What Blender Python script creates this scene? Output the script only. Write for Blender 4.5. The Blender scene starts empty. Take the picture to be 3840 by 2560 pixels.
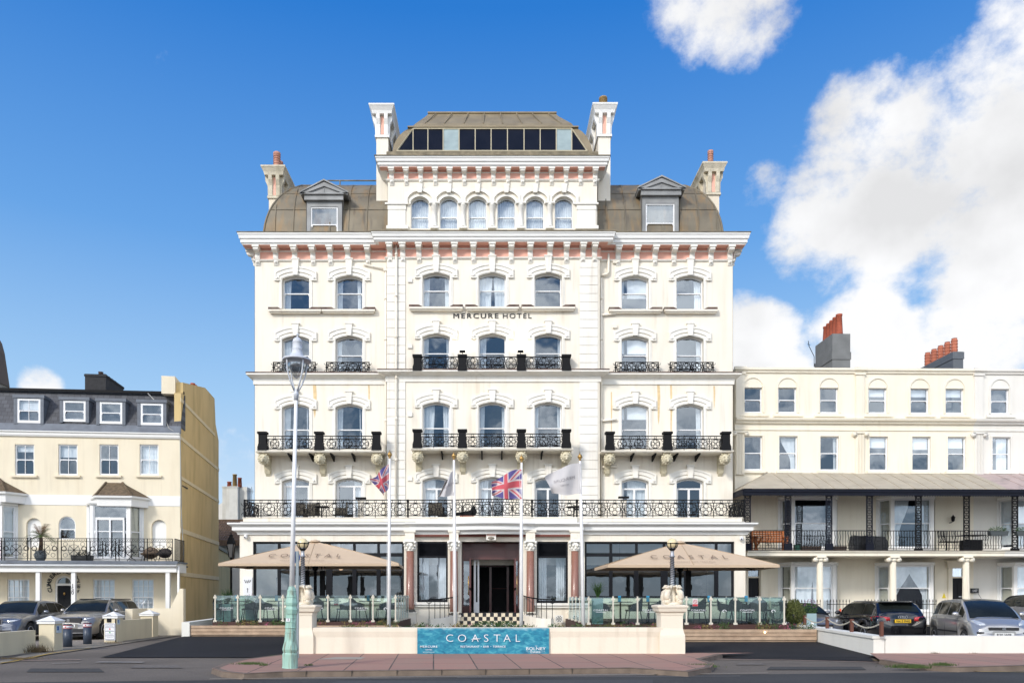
import bpy, bmesh, math, random
from mathutils import Vector, Matrix, noise as mnoise
random.seed(11)
S = bpy.context.scene
COL = S.collection
PI = math.pi; R = math.radians
F, CX, HZ, EYE = 1800.0, 1125.0, 1370.0, 1.6      # focal length etc. measured from the survey picture

# ------------------------------------------------------------------ survey helpers
class Frame:
    """A building's own axes: origin (ox, oy), turned by a; at() reads a surveyed sight line on the plane local y = yl."""
    def __init__(s, ox, oy, a=0.0):
        s.o = (ox, oy); s.ex = (math.cos(a), math.sin(a)); s.ey = (-math.sin(a), math.cos(a)); s.a = a
    def at(s, xv, yv, yl=0.0):
        dx, dz = (xv-CX)/F, (HZ-yv)/F
        t = (yl + s.o[0]*s.ey[0] + s.o[1]*s.ey[1])/(dx*s.ey[0] + s.ey[1])
        return ((t*dx-s.o[0])*s.ex[0] + (t-s.o[1])*s.ex[1], EYE + t*dz)
    def x(s, xv, yl=0.0): return s.at(xv, HZ, yl)[0]
    def z(s, yv, yl=0.0, xv=CX): return s.at(xv, yv, yl)[1]
G0 = Frame(0, 0)
def X(xv, Y): return (xv-CX)*Y/F
def Z(yv, Y): return EYE + (HZ-yv)*Y/F

# ------------------------------------------------------------------ mesh helpers
class MB:
    def __init__(s): s.v = []; s.f = []; s.mi = []; s.sm = []
    def add(s, vs, fs, mi=0, smooth=False):
        b = len(s.v); s.v.extend([tuple(v) for v in vs])
        for f in fs:
            s.f.append([b+i for i in f]); s.mi.append(mi); s.sm.append(smooth)
        return s
    def box(s, x0, x1, y0, y1, z0, z1, mi=0):
        return s.add([(x0,y0,z0),(x1,y0,z0),(x1,y1,z0),(x0,y1,z0),(x0,y0,z1),(x1,y0,z1),(x1,y1,z1),(x0,y1,z1)],
              [(0,3,2,1),(4,5,6,7),(0,1,5,4),(1,2,6,5),(2,3,7,6),(3,0,4,7)], mi)
    def prism(s, poly, a, b, axis='y', mi=0, smooth=False, caps=True):
        n = len(poly)
        def P(p, t):
            return {'y': (p[0], t, p[1]), 'x': (t, p[0], p[1]), 'z': (p[0], p[1], t)}[axis]
        vs = [P(p, a) for p in poly] + [P(p, b) for p in poly]
        s.add(vs, [(i, (i+1) % n, n+(i+1) % n, n+i) for i in range(n)], mi, smooth)
        if caps: s.add([P(p, a) for p in poly], [tuple(range(n))], mi); s.add([P(p, b) for p in poly], [tuple(range(n))], mi)
        return s
    def ring(s, outer, inner, y0, y1, mi=0, closed=True):
        n = len(outer); m = n if closed else n-1
        for (a, b) in ((outer, inner),):
            vs = [(p[0], y0, p[1]) for p in a]+[(p[0], y0, p[1]) for p in b]+[(p[0], y1, p[1]) for p in a]+[(p[0], y1, p[1]) for p in b]
            fs = []
            for i in range(m):
                j = (i+1) % n
                fs += [(i, j, n+j, n+i), (2*n+i, 2*n+j, 3*n+j, 3*n+i), (i, j, 2*n+j, 2*n+i), (n+i, n+j, 3*n+j, 3*n+i)]
            if not closed: fs += [(0, n, 3*n, 2*n), (n-1, 2*n-1, 4*n-1, 3*n-1)]
            s.add(vs, fs, mi)
        return s
    def tube(s, pts, r, n=6, mi=0, closed=False, smooth=True, caps=True):
        pts = [Vector(p) for p in pts]; m = len(pts)
        if m < 2: return s
        rs = r if isinstance(r, (list, tuple)) else [r]*m
        vs = []; up = None
        for i, p in enumerate(pts):
            if closed: t = pts[(i+1) % m]-pts[i-1]
            else: t = pts[min(i+1, m-1)]-pts[max(i-1, 0)]
            t = t.normalized() if t.length > 1e-9 else Vector((0, 0, 1))
            if up is None:
                up = Vector((0, 0, 1)) if abs(t.z) < .9 else Vector((0, 1, 0))
            a = up - t*up.dot(t)
            a = a.normalized() if a.length > 1e-6 else t.orthogonal().normalized()
            b = t.cross(a); up = a
            for k in range(n):
                an = 2*PI*(k+.5)/n
                vs.append(p + (a*math.cos(an)+b*math.sin(an))*rs[i])
        fs = []
        for i in range(m if closed else m-1):
            j = (i+1) % m
            for k in range(n):
                fs.append((i*n+k, i*n+(k+1) % n, j*n+(k+1) % n, j*n+k))
        if caps and not closed: fs += [tuple(range(n)), tuple(range((m-1)*n, m*n))]
        return s.add(vs, fs, mi, smooth and n > 4)
    def lathe(s, cx, cy, prof, n=16, mi=0, smooth=True, rot=0.0, sq=None):
        vs = []
        for (r, z) in prof:
            for k in range(n):
                a = 2*PI*k/n+rot
                vs.append((cx+r*math.cos(a), cy+r*math.sin(a), z))
        fs = [(i*n+k, i*n+(k+1) % n, (i+1)*n+(k+1) % n, (i+1)*n+k) for i in range(len(prof)-1) for k in range(n)]
        fs += [tuple(range(n)), tuple(range((len(prof)-1)*n, len(prof)*n))]
        return s.add(vs, fs, mi, smooth)
    def ball(s, c, r, n=10, mi=0, sc=(1, 1, 1)):
        vs = []; m = max(4, n//2+1)
        for i in range(m+1):
            t = PI*i/m
            for k in range(n):
                a = 2*PI*k/n
                vs.append((c[0]+sc[0]*r*math.sin(t)*math.cos(a), c[1]+sc[1]*r*math.sin(t)*math.sin(a), c[2]+sc[2]*r*math.cos(t)))
        return s.add(vs, [(i*n+k, i*n+(k+1) % n, (i+1)*n+(k+1) % n, (i+1)*n+k) for i in range(m) for k in range(n)], mi, True)
    def sweep(s, path, prof, mi=0, closed=False, caps=True):
        """moulding: prof = [(out, z)] closed section, path = [(x, y)], out is to the right of the path (towards -y when going +x)"""
        n = len(path); rows = []
        for i, p in enumerate(path):
            def nrm(a, b):
                d = Vector((b[0]-a[0], b[1]-a[1])); d.normalize(); return Vector((d.y, -d.x))
            if closed: n1 = nrm(path[i-1], p); n2 = nrm(p, path[(i+1) % n])
            else:
                n1 = nrm(path[i-1], p) if i > 0 else nrm(p, path[i+1])
                n2 = nrm(p, path[i+1]) if i < n-1 else n1
            mt = n1+n2; mt = mt/max(1e-6, mt.dot(n1))
            rows.append([(p[0]+mt.x*o, p[1]+mt.y*o, z) for (o, z) in prof])
        k = len(prof); vs = [v for r in rows for v in r]; fs = []
        for i in range(n if closed else n-1):
            j = (i+1) % n
            for q in range(k): fs.append((i*k+q, i*k+(q+1) % k, j*k+(q+1) % k, j*k+q))
        s.add(vs, fs, mi)
        if caps and not closed: s.add(rows[0], [tuple(range(k))], mi); s.add(rows[-1], [tuple(range(k))], mi)
        return s
    def xf(s, M, start=0):
        for i in range(start, len(s.v)): s.v[i] = tuple(M @ Vector(s.v[i]))
        return s
    def mesh(s, name, mats):
        me = bpy.data.meshes.new(name)
        me.from_pydata(s.v, [], s.f)
        for m in (mats if isinstance(mats, (list, tuple)) else [mats]): me.materials.append(m)
        me.polygons.foreach_set('material_index', s.mi); me.polygons.foreach_set('use_smooth', s.sm)
        bm = bmesh.new(); bm.from_mesh(me); bmesh.ops.recalc_face_normals(bm, faces=bm.faces); bm.to_mesh(me); bm.free()
        me.update(); return me
    def build(s, name, mats, parent=None, **k):
        o = bpy.data.objects.new(name, s.mesh(name, mats)); COL.objects.link(o)
        if parent is not None: o.parent = parent
        tag(o, **k); return o

def tag(o, label=None, cat=None, group=None, kind=None):
    if label: o['label'] = label
    if cat: o['category'] = cat
    if group: o['group'] = group
    if kind: o['kind'] = kind
    return o
def thing(name, label, cat, loc=(0, 0, 0), rz=0.0, group=None):
    o = bpy.data.objects.new(name, None); COL.objects.link(o); o.empty_display_size = .2
    o.location = loc; o.rotation_euler = (0, 0, rz)
    return tag(o, label, cat, group)
def dup(root, loc=None, rz=None, label=None, group=None, parent=None):
    r = root.copy(); COL.objects.link(r)
    if parent is not None: r.parent = parent
    if loc is not None: r.location = loc
    if rz is not None: r.rotation_euler = (0, 0, rz)
    if label: r['label'] = label
    if group: r['group'] = group
    for c in [c for c in COL.objects if c.parent == root]: dup(c, parent=r)
    return r

def arch_pts(xa, xb, zt, rise, n=12):
    if rise <= 0: return [(xa, zt), (xb, zt)]
    w = (xb-xa)/2; xc = (xa+xb)/2
    rise = min(rise, w)
    Rr = (w*w+rise*rise)/(2*rise); zc = zt-Rr; a0 = math.asin(min(1, w/Rr))
    return [(xc+Rr*math.sin(-a0+2*a0*i/n), zc+Rr*math.cos(-a0+2*a0*i/n)) for i in range(n+1)]
def outline(xa, xb, za, zt, rise=0, n=12):
    """closed outline going bottom-left, up, over the arch, down"""
    return [(xa, za)] + arch_pts(xa, xb, zt, rise, n) + [(xb, za)]
def wall_holes(mb, x0, x1, z0, z1, y, holes, rev=.2, mi=0, mr=None):
    """front sheet of a wall with real openings and their reveals. hole = (xa, xb, za, zt, rise)"""
    xs = sorted({x0, x1, *[h[0] for h in holes], *[h[1] for h in holes]})
    zs = sorted({z0, z1, *[h[2] for h in holes], *[h[3] for h in holes]})
    xs = [a for a in xs if x0 <= a <= x1]; zs = [a for a in zs if z0 <= a <= z1]
    for i in range(len(xs)-1):
        for j in range(len(zs)-1):
            cx, cz = (xs[i]+xs[i+1])/2, (zs[j]+zs[j+1])/2
            if any(h[0] < cx < h[1] and h[2] < cz < h[3] for h in holes): continue
            mb.add([(xs[i], y, zs[j]), (xs[i+1], y, zs[j]), (xs[i+1], y, zs[j+1]), (xs[i], y, zs[j+1])], [(0, 1, 2, 3)], mi)
    for (xa, xb, za, zt, rise) in holes:
        ap = arch_pts(xa, xb, zt, rise)
        if rise > 0:
            for p, q in zip(ap[:-1], ap[1:]):
                mb.add([(p[0], y, p[1]), (q[0], y, q[1]), (q[0], y, zt), (p[0], y, zt)], [(0, 1, 2, 3)], mi)
        ol = [(xa, za)]+ap+[(xb, za)]
        k = len(ol)
        mb.add([(p[0], y, p[1]) for p in ol]+[(p[0], y+rev, p[1]) for p in ol], [(i, (i+1) % k, k+(i+1) % k, k+i) for i in range(k)], mi if mr is None else mr)

# ------------------------------------------------------------------ materials
MATS = {}
def _nt(name):
    m = bpy.data.materials.new(name); m.use_nodes = True
    nt = m.node_tree; b = nt.nodes['Principled BSDF']; return m, nt, b
def mat(name, col, rough=.7, metal=0.0, var=.12, scale=2.0, bump=0.0, bscale=40, stain=None, stain_amt=0.0, stain_sc=(1.2, 1.2, .18), coat=0.0, spec=.5, em=None, ems=0, streak=0.0, streak_col=(.42, .34, .23)):
    if name in MATS: return MATS[name]
    m, nt, b = _nt(name); N, L = nt.nodes, nt.links
    tc = N.new('ShaderNodeTexCoord')
    def nz(sc, det=4, vec=None):
        n = N.new('ShaderNodeTexNoise'); n.inputs['Scale'].default_value = sc; n.inputs['Detail'].default_value = det
        L.new(vec or tc.outputs['Object'], n.inputs['Vector']); return n
    def mix(a, bb, fac):
        x = N.new('ShaderNodeMix'); x.data_type = 'RGBA'
        for s_, v in ((6, a), (7, bb)):
            if hasattr(v, 'is_linked'): L.new(v, x.inputs[s_])
            else: x.inputs[s_].default_value = (*v, 1)
        if hasattr(fac, 'is_linked'): L.new(fac, x.inputs[0])
        else: x.inputs[0].default_value = fac
        return x.outputs[2]
    def ramp(inp, a, bb):
        r = N.new('ShaderNodeMapRange'); r.inputs[1].default_value = a; r.inputs[2].default_value = bb; L.new(inp, r.inputs[0]); return r.outputs[0]
    n1 = nz(scale, 6)
    dark = tuple(c*(1-var) for c in col)
    c = mix(dark, col, ramp(n1.outputs[0], .3, .7))
    if stain:
        mp = N.new('ShaderNodeMapping'); mp.inputs['Scale'].default_value = stain_sc; L.new(tc.outputs['Object'], mp.inputs[0])
        n2 = nz(1.6, 7, mp.outputs[0])
        mlt = N.new('ShaderNodeMath'); mlt.operation = 'MULTIPLY'; mlt.inputs[1].default_value = stain_amt
        L.new(ramp(n2.outputs[0], .5, .78), mlt.inputs[0])
        c = mix(c, stain, mlt.outputs[0])
    if streak:
        mp = N.new('ShaderNodeMapping'); mp.inputs['Scale'].default_value = (5.5, 5.5, .35); mp.inputs['Location'].default_value = (3, 7, 1); L.new(tc.outputs['Object'], mp.inputs[0])
        n4 = nz(1.0, 6, mp.outputs[0]); n5 = nz(.35, 3)
        ml = N.new('ShaderNodeMath'); ml.operation = 'MULTIPLY'; L.new(ramp(n4.outputs[0], .52, .75), ml.inputs[0]); L.new(ramp(n5.outputs[0], .42, .62), ml.inputs[1])
        m2 = N.new('ShaderNodeMath'); m2.operation = 'MULTIPLY'; m2.inputs[1].default_value = streak; L.new(ml.outputs[0], m2.inputs[0])
        c = mix(c, streak_col, m2.outputs[0])
    L.new(c, b.inputs['Base Color'])
    b.inputs['Roughness'].default_value = rough; b.inputs['Metallic'].default_value = metal
    b.inputs['Specular IOR Level'].default_value = spec
    if coat: b.inputs['Coat Weight'].default_value = coat; b.inputs['Coat Roughness'].default_value = .05
    if bump:
        n3 = nz(bscale, 5); bp = N.new('ShaderNodeBump'); bp.inputs['Strength'].default_value = bump; bp.inputs['Distance'].default_value = .02
        L.new(n3.outputs[0], bp.inputs['Height']); L.new(bp.outputs[0], b.inputs['Normal'])
    if em: b.inputs['Emission Color'].default_value = (*em, 1); b.inputs['Emission Strength'].default_value = ems
    MATS[name] = m; return m
def glass_mat(name, tint, refl, rough=.02):
    m, nt, b = _nt(name); N, L = nt.nodes, nt.links; N.remove(b)
    g = N.new('ShaderNodeBsdfGlossy'); g.inputs['Roughness'].default_value = rough; g.inputs['Color'].default_value = (.80, .90, 1, 1)
    t = N.new('ShaderNodeBsdfTransparent'); t.inputs['Color'].default_value = (*tint, 1)
    lw = N.new('ShaderNodeLayerWeight'); lw.inputs[0].default_value = .25
    mr = N.new('ShaderNodeMapRange'); mr.inputs[3].default_value = refl; mr.inputs[4].default_value = min(1, refl+.6); L.new(lw.outputs['Facing'], mr.inputs[0])
    tc = N.new('ShaderNodeTexCoord'); nz = N.new('ShaderNodeTexNoise'); nz.inputs['Scale'].default_value = .9; nz.inputs['Detail'].default_value = 2
    L.new(tc.outputs['Object'], nz.inputs['Vector'])
    bp = N.new('ShaderNodeBump'); bp.inputs['Strength'].default_value = .12; bp.inputs['Distance'].default_value = .05
    L.new(nz.outputs[0], bp.inputs['Height']); L.new(bp.outputs[0], g.inputs['Normal'])
    mx = N.new('ShaderNodeMixShader'); L.new(mr.outputs[0], mx.inputs[0]); L.new(t.outputs[0], mx.inputs[1]); L.new(g.outputs[0], mx.inputs[2])
    L.new(mx.outputs[0], N['Material Output'].inputs[0]); return m

cream = mat('cream_stucco', (.87, .81, .69), .85, var=.06, scale=.6, bump=.15, bscale=25, stain=(.66, .50, .30), stain_amt=.3, streak=.38)
white = mat('white_plaster', (.87, .84, .76), .7, var=.05, scale=1.5, stain=(.6, .5, .36), stain_amt=.25, streak=.3)
whitep = mat('white_paint', (.84, .83, .79), .45, var=.04)
pink = mat('salmon_frieze', (.87, .48, .37), .85, var=.1, scale=2)
lead = mat('lichened_lead', (.30, .25, .16), .75, var=.55, scale=3.5, stain=(.12, .11, .08), stain_amt=.7, stain_sc=(3, 3, 1))
zinc = mat('weathered_zinc', (.24, .205, .145), .6, metal=.25, var=.4, scale=.9, bump=.15, bscale=6, stain=(.32, .19, .07), stain_amt=.75, stain_sc=(2.4, 2.4, .3), streak=.9, streak_col=(.07, .06, .05))
zincg = mat('grey_zinc', (.33, .335, .33), .6, metal=.15, var=.35, scale=1.6, stain=(.12, .12, .11), stain_amt=.5)
upvc = mat('white_window_frame', (.83, .83, .82), .35, var=.03)
blackf = mat('black_frame', (.010, .011, .014), .5, var=.2, spec=.2)
iron = mat('black_iron', (.009, .009, .010), .7, var=.3, spec=.2)
ironnavy = mat('navy_iron', (.009, .011, .02), .7, var=.3, spec=.2)
dark = mat('dark_interior', (.035, .034, .036), .9, var=.3)
roomdark = mat('dim_room', (.045, .047, .055), .9, var=.4, scale=.7)
curtain = mat('voile_curtain', (.84, .86, .84), .9, var=.1, scale=6)
blind = mat('roller_blind', (.88, .89, .86), .8, var=.03)
granite = mat('pink_granite', (.36, .17, .12), .35, var=.45, scale=45, coat=.2)
redbrown = mat('red_brown_trim', (.30, .11, .08), .7)
brickcap = mat('weathered_brick', (.16, .10, .08), .9, var=.6, scale=9, stain=(.42, .38, .3), stain_amt=.5)
stone = mat('lion_stone', (.70, .63, .45), .85, var=.3, scale=9, bump=.3, bscale=20)
rust = mat('rust_stain', (.62, .36, .10), .9)
glass_up = glass_mat('upper_window_glass', (.88, .91, .94), .15)
glass_gf = glass_mat('ground_window_glass', (.84, .88, .92), .20)
glass_dk = glass_mat('dark_roof_glass', (.25, .27, .3), .10)
glass_scr = glass_mat('screen_glass', (.74, .85, .80), .17)
gold = mat('gilt', (.50, .30, .10), .35, metal=.8)
terra = mat('terracotta', (.42, .10, .05), .8, var=.25, scale=6)
timber = mat('larch_board', (.55, .39, .26), .8, var=.3, scale=4, stain=(.2, .1, .05), stain_amt=.6, stain_sc=(.4, 4, 4))
canopy = mat('tan_canvas', (.58, .44, .30), .9, var=.06, scale=1.0)
black = mat('matt_black', (.010, .010, .011), .7, spec=.2)
blacktxt = mat('black_letter', (.012, .012, .012), .5)
whitetxt = mat('white_letter', (.85, .85, .85), .6)
green = mat('leaf_green', (.06, .13, .025), .7, var=.5, scale=6)
green2 = mat('yellow_leaf', (.26, .20, .05), .7, var=.5, scale=9)
red = mat('flower_pink', (.6, .12, .25), .7, var=.3)
# ------------------------------------------------------------------ world, sun, camera
def make_world():
    w = bpy.data.worlds.new('World'); S.world = w; w.use_nodes = True
    nt = w.node_tree; N, L = nt.nodes, nt.links; N.clear()
    out = N.new('ShaderNodeOutputWorld'); bg = N.new('ShaderNodeBackground'); bg.inputs[1].default_value = SKY_STR
    sky = N.new('ShaderNodeTexSky'); sky.sky_type = 'NISHITA'; sky.sun_disc = False
    sky.sun_elevation = SUN_EL; sky.sun_rotation = SUN_AZ; sky.altitude = 20; sky.air_density = 1.0; sky.dust_density = .25; sky.ozone_density = 1.6
    hs = N.new('ShaderNodeHueSaturation'); hs.inputs['Saturation'].default_value = 1.22; hs.inputs['Value'].default_value = 1.18; hs.inputs['Hue'].default_value = .502; L.new(sky.outputs[0], hs.inputs['Color'])
    tc = N.new('ShaderNodeTexCoord'); d = tc.outputs['Generated']
    def math_(op, a, b=None, c=None, clamp=False):
        m = N.new('ShaderNodeMath'); m.operation = op; m.use_clamp = clamp
        for i, v in enumerate((a, b, c)):
            if v is None: continue
            if isinstance(v, (int, float)): m.inputs[i].default_value = v
            else: L.new(v, m.inputs[i])
        return m.outputs[0]
    sep0 = N.new('ShaderNodeSeparateXYZ'); L.new(d, sep0.inputs[0])
    K = 1/(SKY_STR*2**EXPO)
    rp = N.new('ShaderNodeValToRGB'); el = rp.color_ramp.elements; MXV = 6.0
    stops = [(0.0, (.60, .70, .80)), (.10, (.60, .76, .93)), (.24, (.36, .60, .90)), (.40, (.14, .38, .81)), (.60, (.022, .20, .66)), (1.0, (.02, .13, .48))]
    while len(el) < len(stops): el.new(.5)
    for e_, (po_, c_) in zip(el, stops): e_.position = po_; e_.color = (c_[0], c_[1], c_[2], 1)
    L.new(sep0.outputs[2], rp.inputs[0])
    sc_ = N.new('ShaderNodeVectorMath'); sc_.operation = 'SCALE'; sc_.inputs['Scale'].default_value = K; L.new(rp.outputs[0], sc_.inputs[0])
    gm = N.new('ShaderNodeMix'); gm.data_type = 'RGBA'; gm.inputs[0].default_value = .93; L.new(hs.outputs[0], gm.inputs[6]); L.new(sc_.outputs[0], gm.inputs[7])
    acc = None
    # cloud banks by compass direction: (direction seen in the survey, radius in degrees, weight)
    blobs = [((2400, 300), 8, .52), ((2290, 400), 7, .52), ((2120, 330), 4.6, .48), ((2010, 290), 3.6, .42), ((2150, 500), 6, .5), ((1990, 440), 4.6, .46), ((1890, 510), 4.2, .48), ((1800, 520), 2.4, .36), ((2350, 560), 7, .5), ((1900, 585), 3.2, .42), ((2020, 610), 3.6, .4),
             ((2360, 150), 3.2, .4), ((1600, 10), 3.6, .52), ((1690, 20), 3.4, .5), ((1660, 90), 2.2, .40), ((1760, 5), 2.2, .34), ((1740, 800), 3.6, .55), ((1860, 830), 3.2, .45), ((1990, 790), 4.4, .52), ((2120, 850), 4, .45), ((2260, 800), 5, .5), ((2200, 700), 2.8, .34), ((2350, 730), 4, .42), ((2230, 610), 5, .42), ((2352, 650), 6, .46), ((1760, 460), 2.4, .36), 
             ((95, 885), 1.5, .40), ((540, 1040), 2.4, .30), ((560, 1120), 3, .28), ((1560, 870), 2.5, .26), ((1900, 690), 2.8, .30), ((2170, 640), 2.4, .30), ((2060, 700), 3.0, .28), ((1900, 660), 2.2, -.12), ((2110, 640), 1.6, -.10), ((2290, 470), 5, .5)]
    for (px, py), rad, wt in blobs:
        v = Vector(((px-CX)/F, 1, (HZ-py)/F)).normalized()
        vm = N.new('ShaderNodeVectorMath'); vm.operation = 'DOT_PRODUCT'; vm.inputs[1].default_value = v; L.new(d, vm.inputs[0])
        mr = N.new('ShaderNodeMapRange'); mr.interpolation_type = 'SMOOTHSTEP'
        mr.inputs[1].default_value = math.cos(R(rad*1.3)); mr.inputs[2].default_value = math.cos(R(rad*.25)); mr.inputs[4].default_value = wt
        L.new(vm.outputs['Value'], mr.inputs[0])
        acc = mr.outputs[0] if acc is None else math_('MAXIMUM' if wt > 0 else 'ADD', acc, mr.outputs[0])
    acc = math_('MINIMUM', math_('MULTIPLY_ADD', acc, 1.4, -.11), .70)
    sep = N.new('ShaderNodeSeparateXYZ'); L.new(d, sep.inputs[0])
    back = N.new('ShaderNodeMapRange'); back.inputs[1].default_value = .1; back.inputs[2].default_value = -.5; back.inputs[4].default_value = .50  # extra cloud cover behind the camera, added for ambient fill and window reflections
    L.new(sep.outputs[1], back.inputs[0])
    acc = math_('ADD', acc, back.outputs[0])
    n1 = N.new('ShaderNodeTexNoise'); n1.inputs['Scale'].default_value = 7.5; n1.inputs['Detail'].default_value = 11; n1.inputs['Roughness'].default_value = .62
    mp = N.new('ShaderNodeMapping'); mp.inputs['Scale'].default_value = (1, 1, 1.25); mp.inputs['Location'].default_value = (3.1, 1.7, .4); L.new(d, mp.inputs[0]); L.new(mp.outputs[0], n1.inputs['Vector'])
    dens = math_('ADD', acc, math_('MULTIPLY', math_('SUBTRACT', n1.outputs[0], .5), 1.7))
    cov = N.new('ShaderNodeMapRange'); cov.interpolation_type = 'SMOOTHSTEP'; cov.inputs[1].default_value = .22; cov.inputs[2].default_value = .60; L.new(dens, cov.inputs[0])
    n2 = N.new('ShaderNodeTexNoise'); n2.inputs['Scale'].default_value = 6; n2.inputs['Detail'].default_value = 8
    mp2 = N.new('ShaderNodeMapping'); mp2.inputs['Location'].default_value = (9, 2, 5.3); L.new(d, mp2.inputs[0]); L.new(mp2.outputs[0], n2.inputs['Vector'])
    shade = N.new('ShaderNodeMapRange'); shade.inputs[1].default_value = .42; shade.inputs[2].default_value = .62; shade.inputs[3].default_value = 1.0; shade.inputs[4].default_value = .78; L.new(n2.outputs[0], shade.inputs[0])
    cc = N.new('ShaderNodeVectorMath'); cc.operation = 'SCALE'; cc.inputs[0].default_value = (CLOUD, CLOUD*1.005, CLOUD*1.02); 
    bb = N.new('ShaderNodeMapRange'); bb.inputs[1].default_value = .15; bb.inputs[2].default_value = -.6; bb.inputs[3].default_value = 1.0; bb.inputs[4].default_value = 3.2; L.new(sep.outputs[1], bb.inputs[0])  # unseen clouds behind the camera made brighter, added to lift the ambient light
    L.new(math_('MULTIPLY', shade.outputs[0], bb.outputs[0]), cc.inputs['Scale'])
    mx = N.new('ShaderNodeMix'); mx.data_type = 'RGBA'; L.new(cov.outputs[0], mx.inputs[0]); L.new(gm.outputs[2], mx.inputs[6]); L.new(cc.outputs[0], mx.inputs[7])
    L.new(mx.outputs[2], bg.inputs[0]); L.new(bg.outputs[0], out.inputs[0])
SUN_EL = R(32); SUN_DIR = Vector((-.62, -.78, 0)).normalized()
SUN_AZ = math.atan2(SUN_DIR.x, SUN_DIR.y)
SKY_STR = .12; EXPO = .54; CLOUD = 1.0/(SKY_STR*2**EXPO)
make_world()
ld = bpy.data.lights.new('sun', 'SUN'); ld.energy = 1.85; ld.angle = R(10); ld.color = (1, .95, .89)
lo = bpy.data.objects.new('sun', ld); COL.objects.link(lo)
sv = Vector((SUN_DIR.x*math.cos(SUN_EL), SUN_DIR.y*math.cos(SUN_EL), math.sin(SUN_EL)))
lo.rotation_euler = sv.to_track_quat('Z', 'Y').to_euler(); lo.location = (0, 0, 40)
cd = bpy.data.cameras.new('camera'); cam = bpy.data.objects.new('camera', cd); COL.objects.link(cam)
cam.location = (0, 0, EYE); cam.rotation_euler = (R(90), 0, 0)
cd.sensor_width = 36; cd.lens = F/2352*36; cd.shift_x = (1176-CX)/2352; cd.shift_y = (HZ-784)/2352; cd.clip_end = 5000; cd.clip_start = .1
S.camera = cam
S.view_settings.view_transform = 'Standard'; S.view_settings.look = 'None'; S.view_settings.exposure = EXPO; S.view_settings.gamma = 1
S.render.resolution_x = 1024; S.render.resolution_y = 682
S.cycles.max_bounces = 6; S.cycles.transparent_max_bounces = 16; S.cycles.glossy_bounces = 3; S.cycles.diffuse_bounces = 3
# ------------------------------------------------------------------ shared building pieces
def circ(cx, cz, r, n=12, a0=0): return [(cx+r*math.cos(a0+2*PI*i/n), cz+r*math.sin(a0+2*PI*i/n)) for i in range(n)]
def arc(cx, cz, r, a0, a1, n=6): return [(cx+r*math.cos(a0+(a1-a0)*i/n), cz+r*math.sin(a0+(a1-a0)*i/n)) for i in range(n+1)]
def ironwork(mb, s0, s1, z0, z1, mapf, rings=True, module=.62, r=.017, foot=True):
    """cast iron panel of linked quatrefoils between rails; mapf (s, z) -> xyz"""
    T = lambda pts, rr, closed=False: mb.tube([mapf(*p) for p in pts], rr, 4, closed=closed, smooth=False, caps=not closed)
    Lr = s1-s0; n = max(1, round(Lr/module)); m = Lr/n
    zb0 = z0+(.07 if foot else .02); zb1 = z1-(.12 if rings else .02); h = zb1-zb0; zm = (zb0+zb1)/2
    T([(s0, z1), (s1, z1)], r*1.5); T([(s0, zb0), (s1, zb0)], r*1.3)
    if rings: T([(s0, zb1), (s1, zb1)], r*1.2)
    for i in range(n):
        c = s0+m*(i+.5); k = min(1, m/h)
        T(circ(c, zm, h*.47*k, 14), r, True)
        for a in range(4):
            q = (c+math.cos(a*PI/2)*h*.25*k, zm+math.sin(a*PI/2)*h*.25*k)
            T(circ(q[0], q[1], h*.185*k, 8), r*.9, True)
        if rings:
            for q in (c, c+m/2):
                T(circ(q, (zb1+z1)/2, .05, 8), r*.8, True)
    for i in range(n+1):
        b = s0+m*i
        T(circ(b, zm, h*.1, 8), r, True)
        for sg in (-1, 1):
            T([p for p in arc(b, zm+sg*h*.5, h*.26, (PI if sg > 0 else 0)+.15, (2*PI if sg > 0 else PI)-.15, 6)], r*.8)
            T([(b, zm+sg*h*.12), (b, zm+sg*h*.48)], r*1.3)
            if foot: pass
        if foot: T([(b, z0), (b, zb0)], r)
def bars(mb, s0, s1, z0, z1, mapf, gap=.12, r=.012, spear=False, wavy=False):
    T = lambda pts, rr: mb.tube([mapf(*p) for p in pts], rr, 4, smooth=False)
    n = max(1, round((s1-s0)/gap))
    T([(s0, z1), (s1, z1)], r*1.7); T([(s0, z0+.06), (s1, z0+.06)], r*1.4)
    for i in range(n+1):
        q = s0+(s1-s0)*i/n
        if spear:
            T([(q, z0), (q, z1+.10)], r); 
            mb.tube([mapf(q, z1+.09), mapf(q, z1+.13), mapf(q, z1+.22)], [.008, .024, .002], 4, smooth=False)
        elif wavy and i % 5 in (1, 2, 3):
            T([(q+.018*math.sin(k/8*4*PI)*(1 if k < 8 else 0), z0+.06+(z1-z0-.06)*k/8) for k in range(9)], r)
        else: T([(q, z0), (q, z1)], r)
def curtain_sheet(mb, xa, xb, za, zb, y, folds=5, amp=.03, gather=0.0, side=0):
    """hanging cloth with folds; gather pulls it towards one side lower down"""
    nx, nz = folds*4, 6; vs = []
    for j in range(nz+1):
        t = j/nz; z = zb+(za-zb)*t
        g = gather*math.sin(min(1, t*1.3)*PI/2)**2
        for i in range(nx+1):
            u = i/nx; x = xa+(xb-xa)*u
            if side < 0: x = xa+(xb-xa)*u*(1-g)
            elif side > 0: x = xb-(xb-xa)*(1-u)*(1-g)
            vs.append((x, y+amp*math.sin(u*folds*2*PI), z))
    mb.add(vs, [(j*(nx+1)+i, j*(nx+1)+i+1, (j+1)*(nx+1)+i+1, (j+1)*(nx+1)+i) for j in range(nz) for i in range(nx)], 0, True)
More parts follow.
